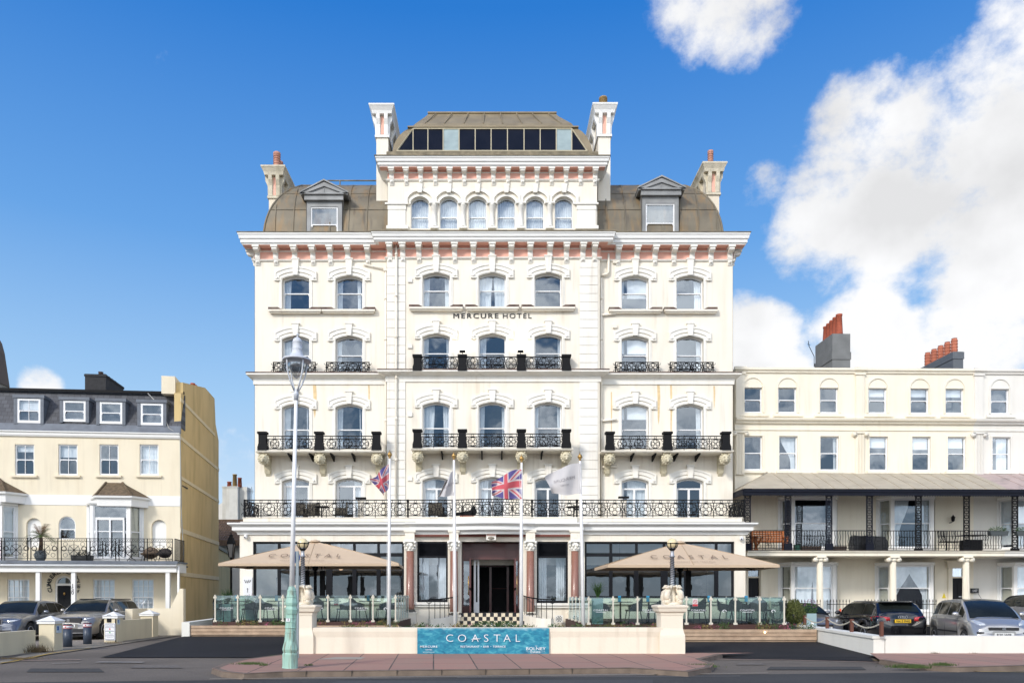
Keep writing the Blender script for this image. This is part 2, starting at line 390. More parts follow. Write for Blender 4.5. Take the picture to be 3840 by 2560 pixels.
def window(parent, hole, y, fw=.055, rail=.5, bars_=(1, 1), cur=None, glass=None, frame=None, fd=.07, doors=None, name='window', curm=None, sashopen=0):
    """sash window or glazed door set in an opening; y is the outer face of the frame"""
    frame = frame or upvc; glass = glass or glass_up
    xa, xb, za, zt, rise = hole; w = xb-xa
    mb = MB(); ri = rise*(w-2*fw)/w if rise else 0
    ap = 10
    mb.ring(outline(xa, xb, za, zt, rise, ap), outline(xa+fw, xb-fw, za+fw*1.3, zt-fw, ri, ap), y, y+fd)
    ix0, ix1, iz0, iz1 = xa+fw, xb-fw, za+fw*1.3, zt-fw
    t = .02
    if doors:      # (height of transom, list of vertical bars x fractions)
        zt_, fr = doors
        mb.box(ix0, ix1, y-.004, y+fd-.01, zt_, zt_+.07)
        for q in fr: mb.box(ix0+(ix1-ix0)*q-.045, ix0+(ix1-ix0)*q+.045, y-.008, y+fd-.02, iz0, zt_)
        mb.box(ix0, ix1, y-.006, y+fd-.015, iz0, iz0+.12)
        for q in (0, 1):
            mb.box(ix0 if q == 0 else ix1-.05, ix0+.05 if q == 0 else ix1, y-.006, y+fd-.012, iz0+.12, zt_)
    elif rail is not None:
        zr = iz0+(iz1-iz0)*rail
        mb.box(ix0, ix1, y-.006, y+fd-.006, zr-.022, zr+.022)
        if bars_[0] > 1:
            for i in range(1, bars_[0]):
                q = ix0+(ix1-ix0)*i/bars_[0]; mb.box(q-.010, q+.010, y-.003, y+.03, iz0, iz1-ri)
        for (a, b) in ((iz0, zr), (zr, iz1)):
            for i in range(1, bars_[1]):
                q = a+(b-a)*i/bars_[1]; mb.box(ix0, ix1, y-.0015, y+.028, q-.010, q+.010)
        # horns
        for q in (ix0, ix1-.03): mb.box(q, q+.03, y-.01, y+.02, zr-.09, zr-.02)
    fo = mb.build(name, frame, parent)
    p = MB(); ol = outline(ix0, ix1, iz0, iz1, ri, ap); xm_, zm_ = (ix0+ix1)/2, (iz0+iz1)/2
    if doors or rail is None: p.add([(a, y+.035, b) for a, b in ol], [tuple(range(len(ol)))])
    else:              # each sash hangs a hair out of true
        for pts, yy in (([(ix0, iz0), (ix0, zr), (ix1, zr), (ix1, iz0)], .045), ([(ix0, zr)]+ol[1:-1]+[(ix1, zr)], .032)):
            ta, tb = random.uniform(-.03, .03), random.uniform(-.02, .03); zq = sum(q[1] for q in pts)/len(pts)
            p.add([(a, y+yy+ta*(a-xm_)*.6+tb*(b-zq)*.6, b) for a, b in pts], [tuple(range(len(pts)))])
    p.build('pane', glass, fo)
    if cur:
        c = MB(); yy = y+.16
        curm = curm or curtain
        for it in cur:
            k = it[0]
            if k == 'L': curtain_sheet(c, ix0-.02, ix0+w*it[1], iz0, iz1, yy, 3, .02, it[2] if len(it) > 2 else .1, -1)
            if k == 'R': curtain_sheet(c, ix1-w*it[1], ix1+.02, iz0, iz1, yy, 3, .02, it[2] if len(it) > 2 else .1, 1)
            if k == 'F': curtain_sheet(c, ix0, ix1, iz0, iz1, yy, 7, .02)
            if k == 'B': c.box(ix0-.02, ix1+.02, yy-.03, yy-.02, iz1-(iz1-iz0)*it[1], iz1)
        c.build('curtain', blind if cur[0][0] == 'B' else curm, fo)
    return fo
def text_mesh(txt, size, depth=.02, bold=0.0, spacing=1.0, align='CENTER'):
    """lettering as MB: x right, z up, baseline at 0, front face at y = 0"""
    cu = bpy.data.curves.new('lettering', 'FONT'); cu.body = txt; cu.size = size; cu.extrude = 0; cu.offset = bold
    cu.align_x = align; cu.space_character = spacing; cu.resolution_u = 3
    o = bpy.data.objects.new('lettering', cu); COL.objects.link(o)
    bpy.context.view_layer.update()
    me = bpy.data.meshes.new_from_object(o.evaluated_get(bpy.context.evaluated_depsgraph_get()))
    mb = MB(); vs = [(v.co.x, 0.0, v.co.y) for v in me.vertices]; fs = [tuple(p.vertices) for p in me.polygons]
    mb.add(vs, fs)
    if depth > 0:
        ec = {}
        for f in fs:
            for i in range(len(f)):
                e = tuple(sorted((f[i], f[(i+1) % len(f)]))); ec[e] = ec.get(e, 0)+1
        n = len(vs); mb.v.extend([(v[0], depth, v[2]) for v in vs])
        for e, c in ec.items():
            if c == 1: mb.f.append([e[0], e[1], n+e[1], n+e[0]]); mb.mi.append(0); mb.sm.append(False)
    bpy.data.objects.remove(o); bpy.data.curves.remove(cu); bpy.data.meshes.remove(me)
    return mb
def lettering(parent, txt, x, y, z, height, m, width=None, name='lettering', depth=.02, bold=0.0, spacing=1.0, xform=None, align='CENTER'):
    t = text_mesh(txt, height*1.38, depth, bold, spacing, align)
    if width:
        xs = [v[0] for v in t.v]; k = width/max(1e-6, max(xs)-min(xs)); mid = (max(xs)+min(xs))/2 if align == 'CENTER' else 0
        t.v = [((v[0]-mid)*k, v[1], v[2]) for v in t.v]
    if xform: t.v = [tuple(xform(*v)) for v in t.v]
    else: t.v = [(v[0]+x, v[1]+y, v[2]+z) for v in t.v]
    return t.build(name, m, parent)

# ------------------------------------------------------------------ the hotel
HX, HY = .17, 34.8
H = Frame(HX, HY)
hotel = thing('hotel_building', 'tall cream victorian seafront hotel with salmon friezes and black iron balconies', 'hotel', (HX, HY, 0))
YC = -.3; YE = -2.1
xL, xR = H.x(585), H.x(1683.5)                     # upper walls
cL, cR = H.x(888, YC), H.x(1378, YC)               # projecting middle bay
zter = H.z(1187, YE)                               # top of terrace parapet
zfl = zter-.18                                     # terrace floor
zsof = H.z(598)                                    # string under frieze
zcb, zct = H.z(557.6, -.6), H.z(533, -.6)
zcc_b, zcc_t = H.z(551, YC-.6), H.z(531, YC-.6)
ztow_s = H.z(414, YC)
ztow_b, ztow_t = H.z(378.6, YC-.48), H.z(358, YC-.48)
G1 = .60                                           # half width of window opening
wxs = [679.5, 802]; rxs = [1458.5, 1584.5]; cxs = [1002, 1130.6, 1259]
rows = {4: (633.5, 709.5), 3: (772, 857), 2: (928, 1031), 1: (1098, 1187)}
holesW, holesC = [], []
def mk(xv, row, yl):
    a, b = rows[row]; xc = H.x(xv, yl)
    zt = H.z(a); zb = max(H.z(b), zfl if row == 1 else -9)
    if row == 1: zb = zfl
    return (xc-G1, xc+G1, zb, zt, .14 if not (row == 1 and xv in wxs) else 0.14)
WIN = []
cur = {(4, 679.5): [('L', .22)], (4, 802): [('L', .18), ('R', .2)], (4, 1002): [('L', .2), ('R', .16)], (4, 1130.6): [('L', .46), ('R', .4)], (4, 1259): None,
       (4, 1458.5): [('B', .62)], (4, 1584.5): [('L', .12), ('R', .24)], (3, 679.5): [('L', .22)], (3, 802): [('L', .14)], (3, 1002): [('L', .16), ('R', .1)], (3, 1130.6): [('L', .24)],
       (3, 1259): [('R', .08)], (3, 1458.5): [('B', .42)], (3, 1584.5): [('R', .15)], (2, 679.5): [('L', .2), ('R', .12)], (2, 802): [('L', .18), ('R', .12)], (2, 1002): [('L', .38), ('R', .22)],
       (2, 1130.6): [('L', .18), ('R', .1)], (2, 1259): [('L', .12), ('R', .1)], (2, 1458.5): [('B', .30)], (2, 1584.5): [('L', .14), ('R', .16)], (1, 1002): [('L', .4)], (1, 1130.6): [('L', .3)],
       (1, 1458.5): [('F',)], (1, 679.5): [('L', .3)], (1, 802): [('R', .3)], (1, 1259): None, (1, 1584.5): None}
for row in rows:
    for xv in wxs+rxs: h = mk(xv, row, 0); holesW.append(h); WIN.append((row, xv, h, 0))
    for xv in cxs: h = mk(xv, row, YC); holesC.append(h); WIN.append((row, xv, h, YC))
# attic arcade of the middle tower
AX = [964.4, 1030.6, 1096.8, 1163, 1229, 1295]
holesT = []
for xv in AX:
    xc = H.x(xv, YC); holesT.append((xc-.40, xc+.40, H.z(524.8, YC), H.z(452, YC), .22))
w_ = MB()
wall_holes(w_, xL, cL, 3.0, zcb+.02, 0, [h for h in holesW if h[1] < 0], .26)
wall_holes(w_, cR, xR, 3.0, zcb+.02, 0, [h for h in holesW if h[0] > 0], .26)
wall_holes(w_, cL, cR, 3.0, zcc_t-.1, YC, holesC, .26)
w_.box(xL, xL+.01, 0, 13, 3.0, zcb); w_.box(xR-.01, xR, 0, 13, 3, zcb); w_.box(xL, xR, 12.99, 13, 3, zcb)
w_.box(cL, cL+.01, YC, .01, 3, zcc_t-.1); w_.box(cR-.01, cR, YC, .01, 3, zcc_t-.1)
w_.build('front_wall', cream, hotel)
t_ = MB(); tL, tR = H.x(890, YC), H.x(1372, YC); zt0 = zcc_t-.1
wall_holes(t_, tL, tR, zt0, ztow_b+.05, YC, holesT, .22)
t_.box(tL, tL+.01, YC, 9, zt0, ztow_t); t_.box(tR-.01, tR, YC, 9, zt0, ztow_t); t_.box(tL, tR, 8.99, 9, zt0, ztow_t)
t_.build('tower_wall', cream, hotel)
b_ = MB(); b_.box(xL+.3, xR-.3, 1.5, 1.55, 3.2, zcb-.1); b_.box(tL+.2, tR-.2, 1.5, 1.55, zt0, ztow_b)
for z in (H.z(735), H.z(880), H.z(1050)): b_.box(xL+.05, xR-.05, .3, 1.5, z-.1, z)
for i in range(1, 9): q = xL+(xR-xL)*i/9; b_.box(q-.06, q+.06, .3, 1.5, 3.2, zcb-.1)
b_.build('room_interior', roomdark, hotel)
dk = {(1, 679.5): (H.z(1117), (.36,)), (1, 802): (H.z(1117), (.68,))}
for (row, xv, h, y) in WIN:
    if row == 1:
        d = dk.get((row, xv), (H.z(1123, y), (.5,)))
        fo = window(hotel, h, y+.20, doors=d, cur=cur[(row, xv)], fw=.07, name='terrace_door')
    else:
        fo = window(hotel, h, y+.20, cur=cur[(row, xv)], rail=.5 if row == 4 else (.5 if row == 3 else .44))
    xc = (h[0]+h[1])/2; zt = h[3]; m = MB()
    # architrave, hood, stops, keystone
    a = .155
    for (o1, o2, r1, r2, ya) in ((.13, .0, .17, .14, .045), ):
        m.ring(outline(h[0]-.13, h[1]+.13, h[2], zt+.13, .17), outline(h[0], h[1], h[2], zt, .14), y-.03, y+.05, closed=False)
    m.ring(outline(h[0]-.07, h[1]+.07, h[2], zt+.07, .155), outline(h[0]-.03, h[1]+.03, h[2], zt+.03, .145), y-.045, y-.028, closed=False)
    zl = zt-.18
    m.ring(outline(h[0]-.30, h[1]+.30, zl, zt+.36, .22), outline(h[0]-.13, h[1]+.13, zl, zt+.17, .19), y-.055, y+.02, closed=False)
    m.ring(outline(h[0]-.33, h[1]+.33, zl+.02, zt+.40, .23), outline(h[0]-.27, h[1]+.27, zl+.02, zt+.33, .22), y-.085, y+.01, closed=False)
    for sg in (-1, 1):
        m.box(xc+sg*(G1+.22)-.12, xc+sg*(G1+.22)+.12, y-.085, y+.01, zl-.05, zl); m.ball((xc+sg*(G1+.22), y-.06, zl+.06), .07, 8)
    kt = .52 if row != 4 else (zsof-zt)
    m.prism([(xc-.10, zt+.0), (xc+.10, zt+.0), (xc+.15, zt+kt), (xc-.15, zt+kt)], y-.13, y+.02)
    m.box(xc-.18, xc+.18, y-.155, y+.01, zt+kt-.002, zt+kt+.05)
    m.build('window_hood', white, fo)
    if row == 4:
        s = MB(); s.box(xc-1.17, xc+1.17, y-.22, y, h[2]-.17, h[2]-.09); s.box(xc-1.12, xc+1.12, y-.16, y, h[2]-.23, h[2]-.17)
        s.build('window_sill', cream, fo)
        s = MB()
        s.prism([(xc-1.18, h[2]-.09), (xc-.62, h[2]-.09), (xc-.62, h[2]-.05), (xc-.75, h[2]+.02), (xc-1.18, h[2]+.02)], y-.19, y); s.build('sill_brick', brickcap, fo); s = MB()
        s.prism([(xc+1.18, h[2]-.09), (xc+.62, h[2]-.09), (xc+.62, h[2]-.05), (xc+.75, h[2]+.02), (xc+1.18, h[2]+.02)], y-.19, y)
        s.build('sill_brick', brickcap, fo)
for h in holesT:
    y = YC; fo = window(hotel, h, y+.16, rail=.38, cur=[('F',)], glass=glass_up, fw=.035)
    xc = (h[0]+h[1])/2; zt = h[3]; m = MB()
    m.ring(outline(h[0]-.07, h[1]+.07, h[3]-.34, zt+.10, .26), outline(h[0], h[1], h[3]-.34, zt, .22), y-.05, y+.03, closed=False)
    m.ring(outline(h[0]-.24, h[1]+.24, h[3]-.30, zt+.37, .34), outline(h[0]-.13, h[1]+.13, h[3]-.30, zt+.22, .30), y-.09, y+.02, closed=False)
    m.prism([(xc-.09, zt+.12), (xc+.09, zt+.12), (xc+.13, zt+.50), (xc-.13, zt+.50)], y-.16, y+.02)
    m.build('window_hood', white, fo)
# little columns of the arcade
zi = H.z(470, YC); zf0 = H.z(526, YC)
for i in range(5):
    xc = (holesT[i][1]+holesT[i+1][0])/2; c = MB()
    c.lathe(xc, YC-.02, [(.16, zf0+.04), (.16, zf0+.1), (.115, zf0+.16), (.105, zi-.25), (.13, zi-.22), (.14, zi-.08), (.19, zi-.02)], 12)
    c.box(xc-.21, xc+.21, YC-.2, YC+.1, zi-.02, zi+.04); c.box(xc-.17, xc+.17, YC-.17, YC+.1, zf0-.03, zf0+.05)
    c.build('arcade_column', white, hotel)
for (a, b) in ((tL-.02, holesT[0][0]-.13), (holesT[-1][1]+.13, tR+.02)):
    c = MB(); c.box(a-.08, b+.02, YC-.12, YC+.02, zi-.03, zi+.04); c.box(a+.03, b-.08, YC-.07, YC+.02, zi-.24, zi-.03); c.box(a-.02, b+.02, YC-.09, YC+.02, zf0-.02, zf0+.12)
    c.box(a+.06, b-.1, YC-.05, YC+.02, zf0+.12, zi-.24); c.build('tower_pilaster', white, hotel)

# friezes, corbels and cornices
def corbel(xc, y, zb, zt, dep, w=.24):
    w *= .93; dep *= .9
    h = zt-zb; m = MB()
    pr = [(y, zb), (y-.09, zb), (y-.12, zb+h*.18), (y-.10, zb+h*.40), (y-.14, zb+h*.52), (y-dep*.78, zb+h*.60), (y-dep*.86, zb+h*.68), (y-dep*.84, zb+h*.8), (y-dep*.84, zt-.06), (y, zt-.06)]
    m.prism([(a, b) for a, b in pr], xc-w/2, xc+w/2, 'x')
    m.box(xc-w/2-.04, xc+w/2+.04, y-dep*.92, y, zt-.075, zt)
    m.prism([(y, zb-.26), (y-.03, zb-.24), (y-.09, zb-.14), (y-.07, zb-.02), (y, zb-.02)], xc-w*.38, xc+w*.38, 'x')
    m.ball((xc, y-.08, zb-.10), .065, 8)
    return m
CORN = [(0, 0), (.02, -.02)]
def cornice_prof(p, zb, zt, leadh=.10):
    h = zt-zb
    return [(-.05, zb), (p-.16, zb), (p-.14, zb+h*.12), (p-.10, zb+h*.16), (p-.10, zb+h*.42), (p-.05, zb+h*.50), (p-.03, zb+h*.78), (p, zb+h*.86), (p, zt), (-.05, zt)]
def frieze(path, y, xa, xb, zs, zt):
    m = MB(); m.box(xa, xb, y-.02, y, zs, zt); return m
f = MB(); f.box(xL-.02, cL, -.025, 0, zsof, zcb+.01); f.box(cR, xR+.02, -.025, 0, zsof, zcb+.01); f.box(xL-.025, xL, -.025, 8, zsof, zcb+.01); f.box(xR, xR+.025, -.025, 8, zsof, zcb+.01)
zsc = H.z(592.5, YC)
f.box(cL-.02, cR+.02, YC-.025, YC, zsc, zcc_b+.01); f.box(tL, tR, YC-.025, YC, ztow_s, ztow_b+.01)
# salmon soffits
f.box(xL-.4, cL, -.42, -.03, zcb-.012, zcb-.004); f.box(cR, xR+.4, -.42, -.03, zcb-.012, zcb-.004); f.box(cL-.3, cR+.3, YC-.42, YC-.03, zcc_b-.012, zcc_b-.004); f.box(tL-.3, tR+.3, YC-.34, YC-.03, ztow_b-.012, ztow_b-.004)
f.build('salmon_frieze', pink, hotel)
st = MB(); SP = lambda z: [(-.02, z-.05), (.05, z-.05), (.08, z-.01), (.08, z+.015), (-.02, z+.015)]
st.sweep([(xL, 8), (xL, 0), (cL, 0)], SP(zsof)); st.sweep([(cR, 0), (xR, 0), (xR, 8)], SP(zsof)); st.sweep([(cL, 0), (cL, YC), (cR, YC), (cR, 0)], SP(zsc)); st.sweep([(tL, 2), (tL, YC), (tR, YC), (tR, 2)], SP(ztow_s))
SQ = lambda z: [(-.02, z-.05), (.03, z-.05), (.04, z), (-.02, z)]
st.sweep([(xL, 8), (xL, 0), (cL, 0)], SQ(zcb-.10)); st.sweep([(cR, 0), (xR, 0), (xR, 8)], SQ(zcb-.10)); st.sweep([(cL, 0), (cL, YC), (cR, YC), (cR, 0)], SQ(zcc_b-.10)); st.sweep([(tL, 2), (tL, YC), (tR, YC), (tR, 2)], SQ(ztow_b-.08))
st.build('frieze_moulding', white, hotel)
for xs_, y, zs_, zt_, dep, yl in (([592.5, 634.5, 678, 719.6, 759.5, 799.8, 845.4, 1419, 1462, 1503.6, 1547, 1588.7, 1631.7, 1675.5], 0, zsof, zcb, .52, 0),
                            ([896, 925.6, 962.6, 1001.6, 1044.5, 1087.5, 1130.5, 1174, 1217.7, 1262.8, 1300.5, 1338.3, 1365], YC, zsc, zcc_b, .52, YC),
                            ([900+33.3*i for i in range(15)], YC, ztow_s, ztow_b, .42, YC)):
    for xv in xs_: corbel(H.x(xv, yl), y, zs_, zt_-.004, dep, .24 if dep > .5 else .21).build('corbel', white, hotel)
for (xx, sg) in ((xL, -1), (xR, 1)):               # corbels on the side returns
    for yy in (.22, 1.1, 2.0, 2.9):
        m = corbel(0, 0, zsof, zcb-.004, .52); m.xf(Matrix.Translation((xx, yy, 0)) @ Matrix.Rotation(-sg*-PI/2, 4, 'Z')); m.build('corbel', white, hotel)
c = MB(); P6 = .585
c.sweep([(xL, 10), (xL, 0), (cL+.02, 0)], cornice_prof(P6, zcb, zct)); c.sweep([(cR-.02, 0), (xR, 0), (xR, 10)], cornice_prof(P6, zcb, zct))
c.sweep([(cL, .4), (cL, YC), (cR, YC), (cR, .4)], cornice_prof(.60, zcc_b, zcc_t)); c.sweep([(tL, 6), (tL, YC), (tR, YC), (tR, 6)], cornice_prof(.48, ztow_b, ztow_t))
c.build('cornice', whitep, hotel)
l = MB(); LP = lambda p, z, h: [(-.1, z+.003), (p+.03, z+.003), (p+.03, z+h*.6), (p-.02, z+h), (-.1, z+h*1.6)]
l.sweep([(xL, 10), (xL, 0), (cL+.02, 0)], LP(P6, zct, .05)); l.sweep([(cR-.02, 0), (xR, 0), (xR, 10)], LP(P6, zct, .05))
l.sweep([(cL, .4), (cL, YC), (cR, YC), (cR, .4)], LP(.6, zcc_t, .07)); l.sweep([(tL, 6), (tL, YC), (tR, YC), (tR, 6)], LP(.48, ztow_t, .06))
l.box(tL-.05, tR+.05, YC+.02, YC+.3, ztow_t, H.z(350.5, YC+.1))
l.build('lead_capping', lead, hotel)
fl_ = MB(); fl_.box(xL, xR, 0, 12.9, zcb+.05, zcb+.10); fl_.box(tL, tR, YC+.1, 8.9, ztow_t-.06, ztow_t-.01); fl_.build('flat_roof', lead, hotel)

# quoin strips and rain pipes
for (xa, xb) in ((889, 908), (912, 931), (1331, 1372.5)):
    a, b = H.x(xa, YC), H.x(xb, YC)
    for (z0, z1) in ((zter, H.z(877, YC)), (H.z(853, YC), zsc-.06)):
        q = MB(); n = round((z1-z0)/.375); hh = (z1-z0)/n
        for i in range(n): q.box(a, b, YC-.045, YC, z0+hh*i+.009, z0+hh*(i+1)-.009)
        q.build('quoin_blocks', white, hotel)
for (xv, zt, zb, yy) in ((910, zcc_b+.1, zfl, YC-.11), (886, H.z(620), zfl, -.08), (1381, H.z(640), zfl, -.08)):
    p = MB(); xx = H.x(xv, yy); p.tube([(xx, yy, zb), (xx, yy, zt)], .05, 8)
    z = zb+1
    while z < zt: p.tube([(xx, yy, z), (xx, yy, z+.12)], .065, 8); z += 1.8
    if xv == 886: p.tube([(xx, yy, zt), (H.x(835), yy, zt+.22)], .03, 6); p.box(xx-.09, xx+.09, yy-.08, yy+.07, zt-.1, zt+.2)
    if xv == 1381:
        x2 = H.x(1397); p.tube([(x2, -.1, H.z(585)), (x2, -.1, H.z(628)), (x2-.08, -.1, H.z(632)), (xx, -.1, H.z(634))], .05, 8)
        for zz in (725, 967, 1073): p.tube([(xx, yy, H.z(zz)), (H.x(1416), yy, H.z(zz-3))], .045, 8)
        for zz in (600, 748, 933, 1068): p.box(H.x(1407), H.x(1417), -.09, 0, H.z(zz+6), H.z(zz-3))
    p.build('rain_pipe', cream, hotel)
for zz in (660, 810, 965, 1111): p = MB(); p.box(H.x(937, YC), H.x(947, YC), YC-.06, YC, H.z(zz+4-9), H.z(zz-9-5)); p.build('wall_vent', white, hotel)

# belt course at the second floor
bc = MB()
def belt(z0, z1, p): h = z1-z0; return [(-.03, z0), (.05, z0), (.05, z0+h*.55), (p-.1, z0+h*.75), (p, z0+h*.85), (p, z1), (-.03, z1)]
bc.sweep([(xL, 6), (xL, 0), (cL, 0)], belt(H.z(883), H.z(860.5), .3)); bc.sweep([(cR, 0), (xR, 0), (xR, 6)], belt(H.z(883), H.z(860.5), .3))
bc.sweep([(cL, 0), (cL, YC), (cR, YC), (cR, 0)], belt(H.z(877, YC), H.z(854.5, YC), .36))
bc.build('belt_course', white, hotel)
bc = MB(); bp = lambda z, p: [(-.03, z), (p+.01, z), (p+.01, z+.05), (-.03, z+.09)]
bc.sweep([(xL, 6), (xL, 0), (cL, 0)], bp(H.z(860.5)+.002, .3)); bc.sweep([(cR, 0), (xR, 0), (xR, 6)], bp(H.z(860.5)+.002, .3)); bc.sweep([(cL, 0), (cL, YC), (cR, YC), (cR, 0)], bp(H.z(854.5, YC)+.002, .36))
bc.build('belt_capping', brickcap, hotel)
# rust runs below the belt, thin washes on the plaster
for (xv, y0v, y1v, w) in ((722, 884, 950, .11), (847, 884, 935, .05), (1512, 884, 965, .09), (1541, 884, 990, .06), (1640, 886, 930, .05), (1404, 900, 990, .04)):
    s = MB(); xx = H.x(xv); z1, z0 = H.z(y0v), H.z(y1v)
    s.prism([(xx-w*.6, z1), (xx+w*.7, z1), (xx+w, z1-(z1-z0)*.35), (xx+w*.5, z0), (xx+w*.1, z0-.2), (xx-w*.3, z0+.1), (xx-w*.4, z1-(z1-z0)*.3)], -.004, -.001)
    s.build('rust_stain', RUSTW, hotel) if False else s.build('rust_stain', mat('faint_rust_wash', (.80, .60, .33), .9, var=.25, scale=6), hotel)

# balconies
def pier(mb, xc, y0, y1, z0, z1, w=.20):
    mb.box(xc-w, xc+w, y0, y1, z0, z0+.16); mb.prism([(xc-w, z0+.16), (xc+w, z0+.16), (xc+w*.84, z0+.28), (xc-w*.84, z0+.28)], y0+.03, y1-.03)
    mb.box(xc-w*.80, xc+w*.80, y0+.03, y1-.03, z0+.28, z1-.09); mb.box(xc-w*1.02, xc+w*1.02, y0-.02, y1+.02, z1-.09, z1)
def lion(xc, yw, yf, zt):
    """lion mask bracket: scroll bracket with a maned head"""
    m = MB(); h = .78
    m.prism([(yw, zt-h), (yw-.08, zt-h+.06), (yw-.2, zt-h*.55), (yf+.12, zt-.42), (yf+.10, zt), (yw, zt)], xc-.14, xc+.14, 'x')
    m.prism([(yw, zt-h-.12), (yw-.10, zt-h), (yw-.14, zt-h+.12), (yw, zt-h+.12)], xc-.10, xc+.10, 'x')
    cz = zt-.24; cy = yf+.12
    m.ball((xc, cy, cz), .20, 12, sc=(1, .8, 1.05)); m.ball((xc, cy-.17, cz-.06), .09, 10, sc=(1, .9, .8)); m.ball((xc, cy-.2, cz-.13), .055, 8)
    for k in range(14):
        a = 2*PI*k/14; m.ball((xc+.20*math.cos(a), cy+.03, cz+.21*math.sin(a)), .065, 7)
    for sg in (-1, 1): m.ball((xc+sg*.075, cy-.15, cz+.05), .035, 6); m.ball((xc+sg*.15, cy-.04, cz+.17), .05, 6)
    return m
def balcony(name, xa, xb, yw, yf, zs, zrail, piers, pierx, slab=True):
    out = []
    if slab:
        s = MB(); s.box(xa, xb, yf-.06, yw, zs-.05, zs); s.box(xa+.04, xb-.04, yf-.02, yw, zs-.09, zs-.05)
        so = s.build('balcony_slab', cream, hotel)
        j = MB(); n = int((xb-xa)/.85)
        for i in range(n):
            q = xa+(xb-xa)*(i+.5)/n
            if all(abs(q-p) > .3 for p in pierx): j.prism([(yw, zs-.34), (yw, zs-.09), (yf+.1, zs-.09), (yf+.1, zs-.14)], q-.03, q+.03, 'x')
        j.build('iron_bracket', iron, so)
    rl = MB(); ends = sorted(pierx)
    for a, b in zip(ends[:-1], ends[1:]): ironwork(rl, a+.17, b-.17, zs+.01, zrail, lambda s_, z: (s_, yf+.02, z), rings=slab)
    rl.build('balcony_railing', iron, hotel)
    if slab:
        rl = MB()
        for e in (ends[0], ends[-1]): bars(rl, yf+.2, yw-.02, zs+.01, zrail, lambda s_, z: (e, s_, z), .11)
        rl.build('balcony_railing', iron, hotel)
    for xc in pierx:
        p = MB(); pier(p, xc, yf-.10, yf+.20, zs+.002, piers); p.build('balcony_pier', black, hotel)
        if slab: lion(xc, yw, yf, zs-.092).build('lion_bracket', stone, hotel)
yb = -.88
for (sa, sb, px, yw, y_s) in ((586.6, 880.8, (603, 733, 864.4), 0, 1034), (1381, 1685, (1401, 1533.5, 1667.5), 0, 1034), (944, 1315.8, (958.5, 1062, 1197.5, 1300.8), YC, 1029)):
    yf = yw+yb; zs = H.z(y_s, yf)
    balcony('b', H.x(sa, yf), H.x(sb, yf), yw, yf, zs, zs+.62, zs+.80, [H.x(v, yf) for v in px])
yf = YC-.30; zs = H.z(853.5, yf)+.03
balcony('b', 0, 0, YC, yf, zs, zs+.62, zs+.70, [H.x(v, yf) for v in (958.5, 1062, 1197.5, 1300.8)], slab=False)
for (a, b) in ((628, 724), (750, 847.6), (1413.7, 1512), (1539.6, 1637.8)):
    yf = -.27; rl = MB(); z0 = H.z(859.5, yf)+.03; xa, xb = H.x(a, yf), H.x(b, yf); z1 = H.z(832, yf)
    ironwork(rl, xa, xb, z0, z1, lambda s_, z: (s_, yf, z), rings=False, module=.50)
    for e in (xa, xb): rl.box(e-.02, e+.02, yf-.02, yf+.02, z0-.03, z1+.02)
    for e in (xa, xb): rl.tube([(e, yf, z1-.02), (e, 0, z1-.02)], .012, 4)
    rl.build('window_guard_rail', iron, hotel)
for xv in (1062, 1195.5):                          # floodlights on the third floor piers, lit
    xx = H.x(xv, YC-.3); f = MB(); zz = zs+.83; f.box(xx-.13, xx+.13, YC-.36, YC-.2, zz, zz+.09); f.tube([(xx, YC-.28, zz-.12), (xx, YC-.28, zz)], .015, 5)
    fo = f.build('floodlight', black, hotel)
    f = MB(); f.box(xx-.11, xx+.11, YC-.34, YC-.22, zz+.091, zz+.10); f.build('lamp_glow', mat('floodlight_glow', (1, 1, .95), em=(1, .96, .85), ems=55), fo)
for dx_ in (-.005, .005): lettering(hotel, 'MERCURE', H.x(1093, YC)+dx_, YC-.03+dx_*.2, H.z(731, YC), H.z(719.5, YC)-H.z(731, YC), blacktxt, width=H.x(1145, YC)-H.x(1042, YC), name='sign_lettering', bold=0, spacing=1.3)
lettering(hotel, 'HOTEL', H.x(1188, YC), YC-.03, H.z(731, YC), H.z(719.5, YC)-H.z(731, YC), blacktxt, width=H.x(1221, YC)-H.x(1155, YC), name='sign_lettering', spacing=1.25)
